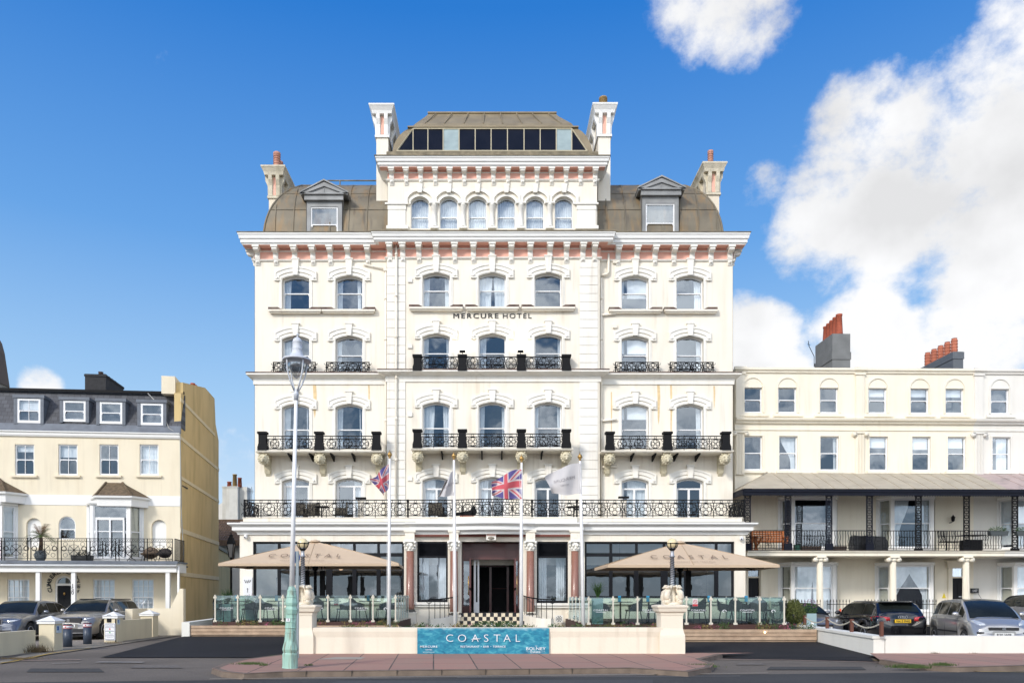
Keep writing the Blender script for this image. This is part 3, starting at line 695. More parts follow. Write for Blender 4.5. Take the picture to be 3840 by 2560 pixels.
# ------------------------------------------------------------------ hotel roofs and chimneys
def mansard(name, x0, x1, y0, y1, z0, z1, ins, yins, curveL, curveR, n=10):
    m = MB(); rows_ = []
    for i in range(n+1):
        t = i/n; z = z0+(z1-z0)*t; k = 1-math.sqrt(max(0, 1-(t*.985)**2))
        dx = ins*k; dy = yins*k
        rows_.append([(x0+(dx if curveL else 0), y0+dy, z), (x1-(dx if curveR else 0), y0+dy, z), (x1-(dx if curveR else 0), y1-dy, z), (x0+(dx if curveL else 0), y1-dy, z)])
    for r_, q_ in zip(rows_[:-1], rows_[1:]):
        for a in range(4):
            b = (a+1) % 4; m.add([r_[a], r_[b], q_[b], q_[a]], [(0, 1, 2, 3)], 0, False)
    m.add(rows_[-1], [(0, 1, 2, 3)])
    # standing seams and lap joints
    def P(u, t):
        k = 1-math.sqrt(max(0, 1-(t*.985)**2)); z = z0+(z1-z0)*t
        return (u, y0+yins*k-.015, z+.01)
    q = x0+.5
    while q < x1-.2:
        pts = []
        for i in range(n+1):
            t = i/n; k = 1-math.sqrt(max(0, 1-(t*.985)**2))
            if curveL and q < x0+ins*k+.02: break
            if curveR and q > x1-ins*k-.02: break
            pts.append(P(q, t))
        m.tube(pts, .026, 4); q += .82
    for t in (.42, .7, .9):
        k = 1-math.sqrt(max(0, 1-(t*.985)**2)); m.tube([P(x0+(ins*k if curveL else 0), t), P(x1-(ins*k if curveR else 0), t)], .012, 4)
    for (c_, xe, sg) in ((curveL, x0, 1), (curveR, x1, -1)):
        if c_:
            m.tube([(xe+sg*ins*(1-math.sqrt(max(0, 1-(i/n*.985)**2))), y0+yins*(1-math.sqrt(max(0, 1-(i/n*.985)**2))), z0+(z1-z0)*i/n) for i in range(n+1)], .045, 6)
            for f_ in (.25, .5, .75):
                yy = y0+(y1-y0)*f_
                m.tube([(xe+sg*ins*(1-math.sqrt(max(0, 1-(i/n*.985)**2)))-sg*.015, yy, z0+(z1-z0)*i/n) for i in range(n)], .03, 4)
    return m.build(name, zinc, hotel)
zr0 = zct+.02; zr1 = H.z(436, 2.4)
wxl = H.x(605, .15); wxr = H.x(1661, .15)
mansard('curved_roof', wxl, tL, .15, 9, zr0, zr1, 2.6, 2.3, True, False)
mansard('curved_roof', tR, wxr, .15, 9, zr0, zr1, 2.6, 2.3, False, True)
m = MB(); m.box(wxl+2.75, tL, 2.3, 2.7, zr1-.05, zr1+.14); m.box(tR, wxr-2.75, 2.3, 2.7, zr1-.05, zr1+.14)
m.tube([(H.x(752, 3), 3, H.z(415, 3)), (tL, 3, H.z(415, 3))], .03, 6); m.tube([(H.x(781, 3), 3, H.z(415, 3)), (H.x(781, 3), 3, zr1)], .03, 6)
m.build('ridge_upstand', lead, hotel)
# dormers
def dormer(xa, xb, ya_, zb, zwt, ze, zap, xe0, xe1, cur_):
    m = MB(); yf = .12
    x0, x1 = H.x(xa, yf), H.x(xb, yf); e0, e1 = H.x(xe0, yf-.1), H.x(xe1, yf-.1); Zb, Zw, Ze, Za = zr0, H.z(zwt, yf), H.z(ze, yf), H.z(zap, yf-.1)
    hw = (H.x(cur_[0], yf), H.x(cur_[1], yf), Zb+.04, Zw, 0)
    wall_holes(m, x0, x1, Zb, Ze+.02, yf, [hw], .1)
    m.box(x0, x0+.02, yf, 3.2, Zb, Ze+.02); m.box(x1-.02, x1, yf, 3.2, Zb, Ze+.02)
    do = m.build('dormer', zincg, hotel)
    r = MB(); xm = (e0+e1)/2; y0 = yf-.22; y1 = 4.2; t = .10
    zin = Ze+.02
    r.prism([(e0, zin), (xm, Za-.12), (e1, zin), (e1-.02, zin-.1), (xm, Za-.30), (e0+.02, zin-.1)], y0, y1)      # roof slopes
    r.prism([(e0-.02, zin+.03), (xm, Za), (e1+.02, zin+.03), (e1+.02, zin-.02), (xm, Za-.07), (e0-.02, zin-.02)], y0-.04, y1)
    r.prism([(e0+.1, zin-.04), (e1-.1, zin-.04), (xm, Za-.25)], y0+.06, y0+.3)
    r.box(x0-.06, x1+.06, y0+.08, yf, Ze-.26, Ze-.03); r.box(e0+.02, e1-.02, y0, yf+.05, Ze-.04, Ze+.02); r.box(xm-.012, xm+.012, y0+.04, y0+.1, Ze-.02, Za-.35)
    r.build('dormer_roof', zincg, do)
    wo = window(do, hw, yf+.03, rail=.42, fw=.055)
    b = MB(); b.box(hw[0]-.2, hw[1]+.2, yf+.7, yf+.72, Zb, Zw+.1); b.build('room_interior', mat('dormer_room', (.35, .36, .36), .9), do)
dormer(703.5, 786.5, 0, 0, 475, 449, 415, 691, 800, (713.5, 775.7))
dormer(1474, 1560, 0, 0, 467, 438, 406, 1464.6, 1572.7, (1483, 1549.5))
# glazed tower roof
g0, g1 = .25, 1.35
Z0, Zg, Z2, Z3 = H.z(351, g0), H.z(295, 1.1), H.z(291, 1.1), H.z(258, 2.3)
def loop(xa, xb, y, z, yb): return [(xa, y, z), (xb, y, z), (xb, yb, z), (xa, yb, z)]
m = MB(); L_ = []
bx0, bx1 = H.x(901, g0), H.x(1361, g0); tx0, tx1 = H.x(939, 1.1), H.x(1326, 1.1)
n = 8
for i in range(n+1):
    t = i/n; k = 1-math.cos(t*PI/2*.82)/1.0; k = (1-math.sqrt(max(0, 1-(t*.93)**2)))/(1-math.sqrt(1-.93**2))
    L_.append(loop(bx0+(tx0-bx0)*k, bx1+(tx1-bx1)*k, g0+(1.1-g0)*t, Z0+(Zg-Z0)*t, 8.5-.8*t))
L_.append(loop(tx0-.05, tx1+.05, 1.0, Zg, 7.8)); L_.append(loop(tx0-.05, tx1+.05, 1.0, Zg+.06, 7.8))
ux0, ux1 = H.x(984, 2.3), H.x(1277, 2.3)
L_.append(loop(tx0+.12, tx1-.12, 1.12, Zg+.07, 7.7)); L_.append(loop(tx0+.3, tx1-.25, 1.3, Zg+.35, 7.6)); L_.append(loop(ux0-.1, ux1+.1, 2.15, Z3-.28, 7)); L_.append(loop(ux0, ux1, 2.3, Z3-.08, 7)); L_.append(loop(ux0-.03, ux1+.03, 2.25, Z3-.06, 7)); L_.append(loop(ux0-.03, ux1+.03, 2.25, Z3, 7))
for r_, q_ in zip(L_[:-1], L_[1:]):
    for a in range(4): b = (a+1) % 4; m.add([r_[a], r_[b], q_[b], q_[a]], [(0, 1, 2, 3)])
m.add(L_[-1], [(0, 1, 2, 3)])
for i in range(8):
    u = .06+.88*i/7; xx = tx0+.3+(tx1-tx0-.6)*u; xt = ux0+(ux1-ux0)*u
    m.tube([(xx, 1.27, Zg+.33), (xt, 2.22, Z3-.10)], .025, 4)
m.build('tower_roof', mat('tan_zinc', (.31, .25, .155), .6, metal=.15, var=.3, scale=1.4, stain=(.25, .2, .12), stain_amt=.5), hotel)
def Gp(xv, t, off=0): # point on glazed slope
    y = g0+(1.1-g0)*t; return (H.x(xv, y), y-off, Z0+(Zg-Z0)*t)
xb_ = [912, 949, 983, 1018, 1054.5, 1091.5, 1128, 1165.5, 1203.5, 1240.5, 1277.5, 1313, 1348.6]
fr = MB(); t0, t1 = .04, .95
for i, xv in enumerate(xb_):
    xt = 948.5 if i == 0 else (1313.5 if i == 12 else xv); fr.tube([Gp(xv, t0, .06), Gp(xt, t1, .06)], .03, 4)
fr.tube([Gp(912, t0, .06), Gp(1348.6, t0, .06)], .035, 4); fr.tube([Gp(949, t1, .06), Gp(1313, t1, .06)], .035, 4)
gz = fr.build('roof_glazing', mat('buff_glazing_bar', (.48, .42, .28), .6), hotel)
for i in range(12):
    a, b = xb_[i], xb_[i+1]; ta, tb = max(a, 949), min(b, 1313)
    vs = [Gp(a, t0, .04), Gp(b, t0, .04), Gp(tb, t1, .04), Gp(ta, t1, .04)]
    if i == 0: vs = [Gp(912, t0, .04), Gp(949, t0, .04), Gp(949, t1, .04)]
    if i == 11: vs = [Gp(1313, t0, .04), Gp(1348.6, t0, .04), Gp(1313, t1, .04)]
    p = MB(); p.add(vs, [tuple(range(len(vs)))])
    p.build('pane', mat('pale_roof_pane', (.38, .46, .44), .25, var=.3, scale=1.5) if i in (3, 10-0) else mat('dark_roof_pane', (.012, .012, .014), .3, var=.5, scale=1.2, spec=.25), gz)

def stack(xa, xb, yl, length, ztop, zbase, capx, pots, inset=True, clean=True, lower=None):
    xa, xb = H.x(xa, yl), H.x(xb, yl); c0, c1 = H.x(capx[0], yl-.2), H.x(capx[1], yl-.2); y0, y1 = yl, yl+length
    zt = H.z(ztop, yl-.2); m = MB(); mm = cream if clean else mat('aged_cream_render', (.80, .71, .56), .9, var=.1, scale=1.5, stain=(.45, .38, .26), stain_amt=.25)
    m.box(xa, xb, y0, y1, zbase, zt-.1)
    o = m.build('chimney_stack', mm, hotel)
    k = MB(); p = (c1-c0-(xb-xa))/2; xm0, xm1 = xa, xb
    path = [(xm1, y1), (xm0, y1), (xm0, y0), (xm1, y0)]
    h = .42
    k.sweep(path, [(-.1, zt-h), (p*.55, zt-h), (p*.65, zt-h*.7), (p*.9, zt-h*.35), (p, zt-h*.25), (p, zt-.04), (-.1, zt-.02)], closed=True)
    k.box(xa-.06, xb+.06, y0-.06, y1+.06, zt-1.42, zt-1.32)
    if not clean: k.box(xa-.05, xb+.05, y0-.05, y1+.05, zt-.02, zt+.08)
    mid = (xa+xb)/2
    for (q, yy) in ((xa+.09, y0), (xb-.09, y0)):
        k.prism([(y0, zt-1.32), (y0-.05, zt-1.3), (y0-.06, zt-.85), (y0-.15, zt-.62), (y0-.17, zt-.42), (y0, zt-.42)], q-.08, q+.08, 'x')
    n = max(2, int(length/.62))
    for sg, xx in ((-1, xa), (1, xb)):
        for i in range(n):
            yy = y0+.1+(length-.2)*i/(n-1)
            k.prism([(xx, zt-1.32), (xx+sg*.05, zt-1.3), (xx+sg*.06, zt-.85), (xx+sg*.16, zt-.62), (xx+sg*.18, zt-.42), (xx, zt-.42)], yy-.09, yy+.09, 'y')
    k.box((xa+xb)/2-.22, (xa+xb)/2+.22, y0+.15, y1-.15, zt, zt+.16)
    k.build('chimney_cap', whitep if clean else mat('mossy_cap', (.72, .65, .5), .9, var=.25, scale=4, stain=(.2, .17, .07), stain_amt=.6), o)
    f = MB(); f.box(xa+.205, xb-.205, y0-.012, y0, zt-1.27, zt-.46); f.build('salmon_panel', pink, o)
    for (dy, hh, r, pm) in pots:
        c = MB(); z = zt+.14; xx = (xa+xb)/2; yy = y0+dy
        c.lathe(xx, yy, [(r*1.15, z), (r*1.05, z+hh*.1), (r, z+hh*.15), (r*.95, z+hh*.85), (r*1.15, z+hh*.88), (r*1.1, z+hh)], 12)
        for i in range(4): c.lathe(xx, yy, [(r*1.14, z+hh*(.3+i*.15)), (r*1.14, z+hh*(.34+i*.15))], 12)
        c.build('chimney_pot', pm, o)
pale_t = mat('faded_pink_pot', (.60, .30, .22), .85, var=.3, scale=7); buffp = mat('buff_pot', (.45, .30, .12), .8, var=.3)
stack(864.4, 891.7, .55, 2.3, 238, zr0+.2, (847.6, 906), [], True)
stack(1374, 1402, .55, 2.3, 236, zr0+.2, (1359.5, 1417.5), [(.35, .42, .17, buffp), (1.0, .3, .12, terra)], True)
stack(617.6, 643.6, .85, 2.5, 379, zr0-.3, (601.5, 657.5), [(.4, .74, .15, pale_t), (.9, .6, .14, pale_t), (1.4, .5, .14, terra), (1.9, .45, .13, terra)], True, False)
stack(1624.5, 1652, .85, 2.6, 371, zr0-.3, (1611.5, 1668.5), [(.45, .7, .12, pale_t), (1.1, .5, .11, pale_t), (1.7, .3, .13, terra)], True, False)

# ------------------------------------------------------------------ ground floor front
eL, eR = H.x(550, YE), H.x(1713, YE)
z43 = H.z(1243, YE); z72 = H.z(1373, YE)
hl = (H.x(581, YE), H.x(928, YE), z72, z43, 0); hr = (H.x(1343, YE), H.x(1687, YE), z72, z43, 0)
s1 = (H.x(958, YE), H.x(1028.6, YE), H.z(1382, YE), z43, 0); s2 = (H.x(1233, YE), H.x(1304.6, YE), H.z(1384, YE), z43, 0)
dz = H.z(1407, YE)
dr = (H.x(1060, YE), H.x(1194, YE), dz, z43, 0)
zc0 = H.z(1224, YE)
g = MB(); wall_holes(g, eL, eR, 0, zc0+.3, YE, [hl, hr, s1, s2, dr], .18)
g.box(eL, eL+.01, YE, 0, 0, zc0+.3); g.box(eR-.01, eR, YE, 0, 0, zc0+.3)
g.box(eL, xL+.02, -.01, 0, 0, 4.4); g.box(dr[0]-.01, dr[0], YE+.1, YE+1.3, dz, z43); g.box(dr[1], dr[1]+.01, YE+.1, YE+1.3, dz, z43)
g.build('ground_floor_wall', cream, hotel)
g = MB(); g.box(eL+.02, eR-.02, YE+.02, -.0, zfl-.12, zfl); g.box(eL+.02, eR-.02, YE+.2, 4.5, .6, .7)
g.build('terrace_floor', mat('terrace_slab', (.42, .40, .36), .9), hotel)
# parapet, bowed cornice
def bow(y0, pr, extra=0.0):
    pts = [(eL, y0), (H.x(955, y0), y0), (H.x(955, y0), y0-.12), (H.x(1040, y0), y0-.12)]
    a, b = H.x(1045, y0), H.x(1222, y0)
    for i in range(11): u = i/10; pts.append((a+(b-a)*u, y0-.14-.30*math.sin(u*PI)**.8))
    pts += [(H.x(1227, y0), y0-.12), (H.x(1325, y0), y0-.12), (H.x(1325, y0), y0), (eR, y0)]
    return pts
bp_ = bow(YE, 0)
full = [(eL, 1.5)]+bp_+[(eR, 1.5)]
zk0, zk1 = H.z(1218, YE-.38), H.z(1199.5, YE-.38)
c = MB(); c.sweep(full, [(-.1, zk0-.14), (.06, zk0-.14), (.10, zk0-.04), (.2, zk0), (.24, zk0+.03), (.24, zk0+.18), (.32, zk0+.22), (.39, zk1-.06), (.39, zk1), (-.1, zk1)]); c.build('terrace_cornice', whitep, hotel)
pp = [(x, y+.10) for x, y in full]; pp[0] = (eL+.12, 1.5); pp[1] = (eL+.12, YE+.1); pp[-1] = (eR-.12, 1.5); pp[-2] = (eR-.12, YE+.1)
c = MB(); c.sweep(pp, [(-.22, zk1-.02), (0, zk1-.02), (0, zter-.05), (.03, zter-.03), (.03, zter), (-.22, zter)]); c.build('terrace_parapet', cream, hotel)
d = MB(); xa, xb = H.x(962, YE-.1), H.x(1318, YE-.1); zz = zk0-.16
d.box(H.x(933, YE), H.x(1336, YE), YE-.14, YE, zz-.07, zz+.02)
for i in range(90):
    q = xa+(xb-xa)*i/89; d.box(q-.02, q+.02, YE-.2, YE-.13, zz-.06, zz)
d.build('dentil_band', redbrown, hotel)
# terrace railing
rl = MB(); pathr = [(x, y-.10) for x, y in pp]
def seg_iron(mb, a, b):
    d_ = math.dist(a, b)
    if d_ < .25: return
    ironwork(mb, 0, d_, zter, H.z(1147.5, YE), lambda s_, z: (a[0]+(b[0]-a[0])*s_/d_, a[1]+(b[1]-a[1])*s_/d_, z), True, .66)
rx = [H.x(v, YE+.06) for v in (562, 937, 1040, 1222, 1325, 1709)]
yr = YE+.06; zr_ = zter
for a, b in ((0, 1), (1, 2), (3, 4), (4, 5)):
    r_ = MB(); seg_iron(r_, (rx[a], yr), (rx[b], yr)); r_.build('terrace_railing', iron, hotel)
r_ = MB(); n = 8; bwp = [(rx[2]+(rx[3]-rx[2])*i/n, yr-.3*math.sin(PI*i/n)**.8) for i in range(n+1)]
for a, b in zip(bwp[:-1], bwp[1:]): seg_iron(r_, a, b)
r_.build('terrace_railing', iron, hotel)
for xx in (rx[0], rx[5]):
    r_ = MB(); seg_iron(r_, (xx, yr), (xx, -.1)); r_.build('terrace_railing', iron, hotel)
for xx in rx: p = MB(); p.box(xx-.035, xx+.035, yr-.035, yr+.035, zter, H.z(1146, YE)); p.build('railing_post', iron, hotel)

def shopfront(hole, vbars, zt_, thick=()):
    f = MB(); xa, xb, za, zt, _ = hole; y = YE+.08
    f.ring(outline(xa, xb, za, zt), outline(xa+.09, xb-.09, za+.09, zt-.09), y, y+.1)
    z1, z0 = H.z(1269, YE), H.z(1277, YE); f.box(xa+.09, xb-.09, y-.01, y+.1, z0, z1)
    for (v, w) in vbars:
        q = H.x(v, YE); f.box(q-w, q+w, y-.006, y+.09, za+.09, z0)
        f.box(q-.05, q+.05, y-.006, y+.09, z1, zt-.09)
    fo = f.build('shop_window', blackf, hotel)
    xs = [xa+.09]+[H.x(v, YE) for v, _ in vbars]+[xb-.09]
    for a, b in zip(xs[:-1], xs[1:]):
        for (c0, c1) in ((za+.09, z0), (z1, zt-.09)):
            p = MB(); p.add([(a, y+.05, c0), (b, y+.05, c0), (b, y+.05, c1), (a, y+.05, c1)], [(0, 1, 2, 3)]); p.build('pane', glass_gf, fo)
    return fo
shopfront(hl, ((639.6, .06), (692, .06), (755, .13), (813, .08), (868.7, .08)), 0)
shopfront(hr, ((1404, .07), (1463, .08), (1527, .14), (1577, .07), (1647, .08)), 0)
rm = MB(); rm.box(eL+.3, dr[0]-.25, 2.6, 2.65, .7, 4.3); rm.box(dr[1]+.25, eR-.3, 2.6, 2.65, .7, 4.3); rm.box(eL+.3, eR-.3, YE+.3, 2.6, 4.3, 4.32); rm.build('restaurant_interior', mat('restaurant_wall', (.13, .13, .13), .9, var=.5, scale=.8), hotel)
# framed pictures and pale blinds just inside
pc = MB()
for (a, b, t, bt) in ((1010/1.633*1, 1060/1.633, 1300, 1345),): pass
for (xv0, xv1, yv0, yv1) in ((600, 628, 1322, 1352), (842, 868, 1328, 1352), (878, 902, 1318, 1350), (1385, 1415, 1320, 1345)):
    pc.box(H.x(xv0, 0), H.x(xv1, 0), 2.4, 2.45, H.z(yv1, 0), H.z(yv0, 0))
pc.build('framed_picture', mat('picture_print', (.3, .31, .32), .8, var=.6, scale=3), hotel)
for hh, lv in ((s1, 0), (s2, 1)):
    xa, xb, za, zt, _ = hh; f = MB(); y = YE+.06; zl = H.z(1278, YE)
    f.ring(outline(xa, xb, za, zt), outline(xa+.08, xb-.08, za+.10, zt-.08), y, y+.1); f.box(xa+.08, xb-.08, y-.01, y+.09, zl-.04, zl+.04)
    fo = f.build('louvred_window', blackf, hotel)
    p = MB(); p.add([(xa+.08, y+.05, za+.1), (xb-.08, y+.05, za+.1), (xb-.08, y+.05, zl-.04), (xa+.08, y+.05, zl-.04)], [(0, 1, 2, 3)]); p.build('pane', glass_gf, fo)
    l = MB(); z = zl+.06
    while z < zt-.1: l.prism([(y+.01, z), (y+.05, z+.035), (y+.055, z+.03), (y+.015, z-.005)], xa+.08, xb-.08, 'x'); z += .05
    l.box(xa+.08, xb-.08, y+.07, y+.08, zl, zt-.05)
    l.build('louvre', blackf, fo)
    c = MB(); curtain_sheet(c, xa+.1, xa+.45, za+.1, zl, y+.5, 4, .03); curtain_sheet(c, xb-.45, xb-.1, za+.1, zl, y+.5, 4, .03); c.build('curtain', curtain, fo)
    sl = MB(); sl.box(xa-.12, xb+.12, YE-.16, YE, za-.10, za); sl.box(xa-.08, xb+.08, YE-.1, YE, za-.2, za-.10); sl.build('window_sill', white, fo)
pl = MB()
for (a, b) in ((eL-.0, hl[1]+.1), (hr[0]-.1, eR)): pl.box(a, b, YE-.10, YE, H.z(1387, YE), H.z(1382, YE))
for (a, b) in ((H.x(930, YE), s1[0]-.1), (s1[1]+.1, dr[0]-.1), (dr[1]+.1, s2[0]-.1), (s2[1]+.1, H.x(1336, YE))):
    pl.box(a, b, YE-.35, YE, .3, H.z(1406, YE)); pl.box(a-.03, b+.03, YE-.38, YE, H.z(1406, YE), H.z(1404, YE))
pl.build('plinth', cream, hotel)
sg = [(eL, hl[0]), (hl[1], s1[0]), (s1[1], dr[0]), (dr[1], s2[0]), (s2[1], hr[0]), (hr[1], eR)]
# granite columns
for xv in (942, 1042.7, 1218, 1320.5):
    yc = YE-.20; xc = H.x(xv, yc); z0, z1, z2, z3 = H.z(1404, yc), H.z(1265, yc), H.z(1242, yc), H.z(1219, yc)
    if xv in (1042.7, 1218): z0 -= .12
    c = MB(); c.lathe(xc, yc, [(.175, z0+.08), (.17, z0+.2), (.155, z1)], 20); co = c.build('column', granite, hotel)
    c = MB(); c.lathe(xc, yc, [(.23, z0-.02), (.23, z0+.03), (.19, z0+.05), (.21, z0+.08), (.17, z0+.1)], 16); c.build('column_base', mat('dark_stone', (.12, .11, .09), .7), co)
    k = MB(); h = z2-z1; k.lathe(xc, yc, [(.16, z1), (.185, z1+.02), (.16, z1+.04), (.165, z1+h*.5), (.21, z1+h*.85)], 14)
    for lv, rr, zz in ((8, .19, z1+h*.28), (8, .225, z1+h*.55)):
        for i in range(lv): a = 2*PI*i/lv+(0 if rr < .2 else PI/8); k.ball((xc+rr*math.cos(a), yc+rr*math.sin(a), zz), .055, 7, sc=(1, 1, 1.3))
    for sx in (-1, 1):
        for sy in (-1, 1): k.ball((xc+sx*.22, yc+sy*.2, z1+h*.84), .06, 8)
    k.box(xc-.25, xc+.25, yc-.24, yc+.2, z2-.05, z2)
    k.build('column_capital', white, co)
    e = MB(); e.box(xc-.19, xc+.19, yc-.16, YE, z2, z3-.06); e.box(xc-.24, xc+.24, yc-.2, YE, z3-.06, z3+.04); e.box(xc-.09, xc+.09, yc-.175, yc-.16, z2+.1, z2+.28); e.build('column_block', cream, co)
    pd = MB(); zq = z0-.02; pd.box(xc-.27, xc+.27, yc-.26, YE, .3, zq-.06); pd.box(xc-.30, xc+.30, yc-.29, YE, zq-.06, zq); pd.build('column_pedestal', cream, co)
k = MB(); xc = H.x(1128, YE-.3); z2, z3 = H.z(1241, YE), H.z(1219, YE)
k.prism([(xc-.26, z3), (xc+.26, z3), (xc+.2, z2+.2), (xc+.2, z2), (xc-.2, z2), (xc-.2, z2+.2)], YE-.4, YE+.05); ko = k.build('entrance_keystone', white, hotel)
k = MB(); k.box(xc-.18, xc+.18, YE-.42, YE-.402, z2+.17, z2+.32); k.build('carved_panel', mat('pale_pink_panel', (.62, .38, .32), .8), ko)
k = MB(); k.ball((xc, YE-.4, z2+.08), .09, 8, sc=(1.6, .5, .7)); k.build('carved_ornament', mat('grey_carving', (.25, .22, .17), .8), ko)

# entrance
brown = mat('dark_brown_door', (.11, .032, .028), .4, var=.2, coat=.3)
y0 = YE+.75; e = MB(); xa, xb = dr[0], dr[1]; zt = H.z(1281, y0)
e.box(xa, xb, y0, y0+.08, zt-.03, z43+.0); e.box(xa+.05, xb-.05, y0-.05, y0, zt+.36, zt+.42); e.box(xa+.02, xb-.02, y0-.06, y0, zt-.06, zt+.03)
for q in (xa+.06, xa+(xb-xa)*.22, xb-(xb-xa)*.22, xb-.06): e.box(q-.04, q+.04, y0-.03, y0, zt+.03, z43)
dl, dr_ = H.x(1082, y0), H.x(1181, y0)
for q in (xa+.03, dl-.03, dr_+.03, xb-.03): e.box(q-.035, q+.035, y0-.03, y0+.1, dz, zt)
for (a, b) in ((xa, dl-.03), (dr_+.03, xb)): e.box(a, b, y0-.02, y0+.06, dz, dz+.28); e.box(a, b, y0-.02, y0+.06, zt-.12, zt)
eo = e.build('entrance_surround', brown, hotel)
p = MB()
for (a, b) in ((xa+.06, dl-.06), (dr_+.06, xb-.06)): p.add([(a, y0+.03, dz+.28), (b, y0+.03, dz+.28), (b, y0+.03, zt-.12), (a, y0+.03, zt-.12)], [(0, 1, 2, 3)])
p.build('side_light', glass_gf, eo)
for sgn, q in ((-1, dl), (1, dr_)):                # leaves folded outwards
    d_ = MB(); q2 = q+sgn*.02
    d_.box(q2-.03, q2+.03, y0-.85, y0-.01, dz+.02, dz+.35); d_.box(q2-.03, q2+.03, y0-.85, y0-.01, zt-.22, zt-.05); d_.box(q2-.03, q2+.03, y0-.85, y0-.75, dz+.35, zt-.22); d_.box(q2-.03, q2+.03, y0-.11, y0-.01, dz+.35, zt-.22)
    d_.box(q2-.03, q2+.03, y0-.85, y0-.01, dz+.95, dz+1.05)
    do = d_.build('entrance_door', brown, hotel)
    h_ = MB(); h_.tube([(q2-sgn*-.07, y0-.8, dz+.75), (q2-sgn*-.07, y0-.8, dz+1.55)], .02, 8); h_.build('door_handle', gold, do)
    p = MB(); p.add([(q2, y0-.75, dz+.35), (q2, y0-.11, dz+.35), (q2, y0-.11, zt-.22), (q2, y0-.75, zt-.22)], [(0, 1, 2, 3)]); p.build('pane', glass_gf, do)
hall = MB(); hall.box(xa+.02, xb-.02, YE+4.5, YE+4.55, dz, z43); hall.box(xa+.015, xa+.02, y0+.1, YE+4.5, dz, z43); hall.box(xb-.02, xb-.015, y0+.1, YE+4.5, dz, z43); hall.box(xa, xb, y0+.1, YE+4.5, z43, z43+.02)
hall.build('lobby_wall', dark, hotel)
hall = MB(); hall.box(xa-.4, xb+.4, YE, YE+4.5, dz-.04, dz); hall.build('lobby_floor', mat('lobby_tile', (.10, .10, .10), .3), hotel)
d2 = MB(); yy = YE+2.6; xm = H.x(1128, yy)
for q in (xm-.75, xm-.03, xm+.75): d2.box(q-.05, q+.05, yy, yy+.06, dz, zt-.2)
d2.box(xm-.8, xm+.8, yy, yy+.06, zt-.3, zt-.2); d2.tube([(xm+.05, yy-.04, dz+1.05), (xm+.7, yy-.04, dz+1.05)], .015, 6)
d2.build('inner_door', brown, hotel)
d2 = MB(); q = H.x(1095, y0); d2.box(q-.13, q+.1, y0+.25, y0+.3, dz, dz+.45); d2.box(q-.13, q-.04, y0+.25, y0+.3, dz+.45, dz+2.2); d2.box(q+.03, q+.1, y0+.25, y0+.3, dz+.45, dz+2.2); d2.box(q-.13, q+.1, y0+.25, y0+.3, dz+2.2, dz+2.3); d2.build('white_inner_door', upvc, hotel)
# chequered steps
def checker_mat():
    m, nt, b = _nt('chequered_tile'); N, L = nt.nodes, nt.links
    tc = N.new('ShaderNodeTexCoord'); mp = N.new('ShaderNodeMapping'); mp.inputs['Location'].default_value = (.003, .0037, .0041)
    ck = N.new('ShaderNodeTexChecker'); ck.inputs['Scale'].default_value = 6.4; ck.inputs['Color1'].default_value = (.72, .62, .45, 1); ck.inputs['Color2'].default_value = (.012, .012, .016, 1)
    L.new(tc.outputs['Object'], mp.inputs[0]); L.new(mp.outputs[0], ck.inputs['Vector']); L.new(ck.outputs[0], b.inputs['Base Color']); b.inputs['Roughness'].default_value = .4; return m
ckm = checker_mat(); nst = 5; hh = (dz-.18)/nst
for i in range(nst):
    m = MB(); zt_ = dz-i*hh; hw = (xb-xa)/2+(.02 if i == 0 else .16*i+.12*(i > 2)); xm = (xa+xb)/2
    yf = YE-.05-.31*i
    m.box(xm-hw, xm+hw, yf-.31 if False else yf, YE+.2 if i == 0 else yf+.312, .15, zt_-.002*i)
    m.build('step', ckm, hotel)
for sgn in (-1, 1):                                # curved cheek walls and handrails
    xc = (xa+xb)/2; pts = []
    for i in range(9):
        u = i/8; xx = xc+sgn*((xb-xa)/2+.10+1.05*u**1.8); yy = YE-.15-1.75*math.sin(u*PI/2); pts.append((xx, yy, u))
    c = MB()
    for (a, b) in zip(pts[:-1], pts[1:]):
        za = dz-.03-(dz-.78)*min(1, a[2]*1.25); zb = dz-.03-(dz-.78)*min(1, b[2]*1.25); t = sgn*.12
        c.add([(a[0], a[1], .15), (b[0], b[1], .15), (b[0], b[1], zb), (a[0], a[1], za), (a[0]+t, a[1]+.12, .15), (b[0]+t, b[1]+.12, .15), (b[0]+t, b[1]+.12, zb), (a[0]+t, a[1]+.12, za)], [(0, 1, 2, 3), (4, 5, 6, 7), (3, 2, 6, 7), (0, 1, 5, 4), (1, 2, 6, 5), (0, 3, 7, 4)])
    co = c.build('cheek_wall', cream, hotel)
    r_ = MB(); tp = []
    for (xx, yy, u) in pts:
        z = dz-.03-(dz-.78)*min(1, u*1.25); zr = max(z+.72, 1.42) if u > .5 else z+.75; zr = z+.75; tp.append((xx+sgn*.06, yy+.06, zr)); r_.tube([(xx+sgn*.06, yy+.06, z), (xx+sgn*.06, yy+.06, zr)], .013, 5)
    r_.tube(tp, .026, 6); e_ = tp[-1]; r_.tube([(e_[0]+sgn*p_[0]*.1, e_[1]-.02, e_[2]-.08+p_[1]*.08) for p_ in [(math.sin(a_/6*PI*1.5), math.cos(a_/6*PI*1.5)) for a_ in range(7)]], .014, 5)
    r_.build('step_handrail', iron, co)
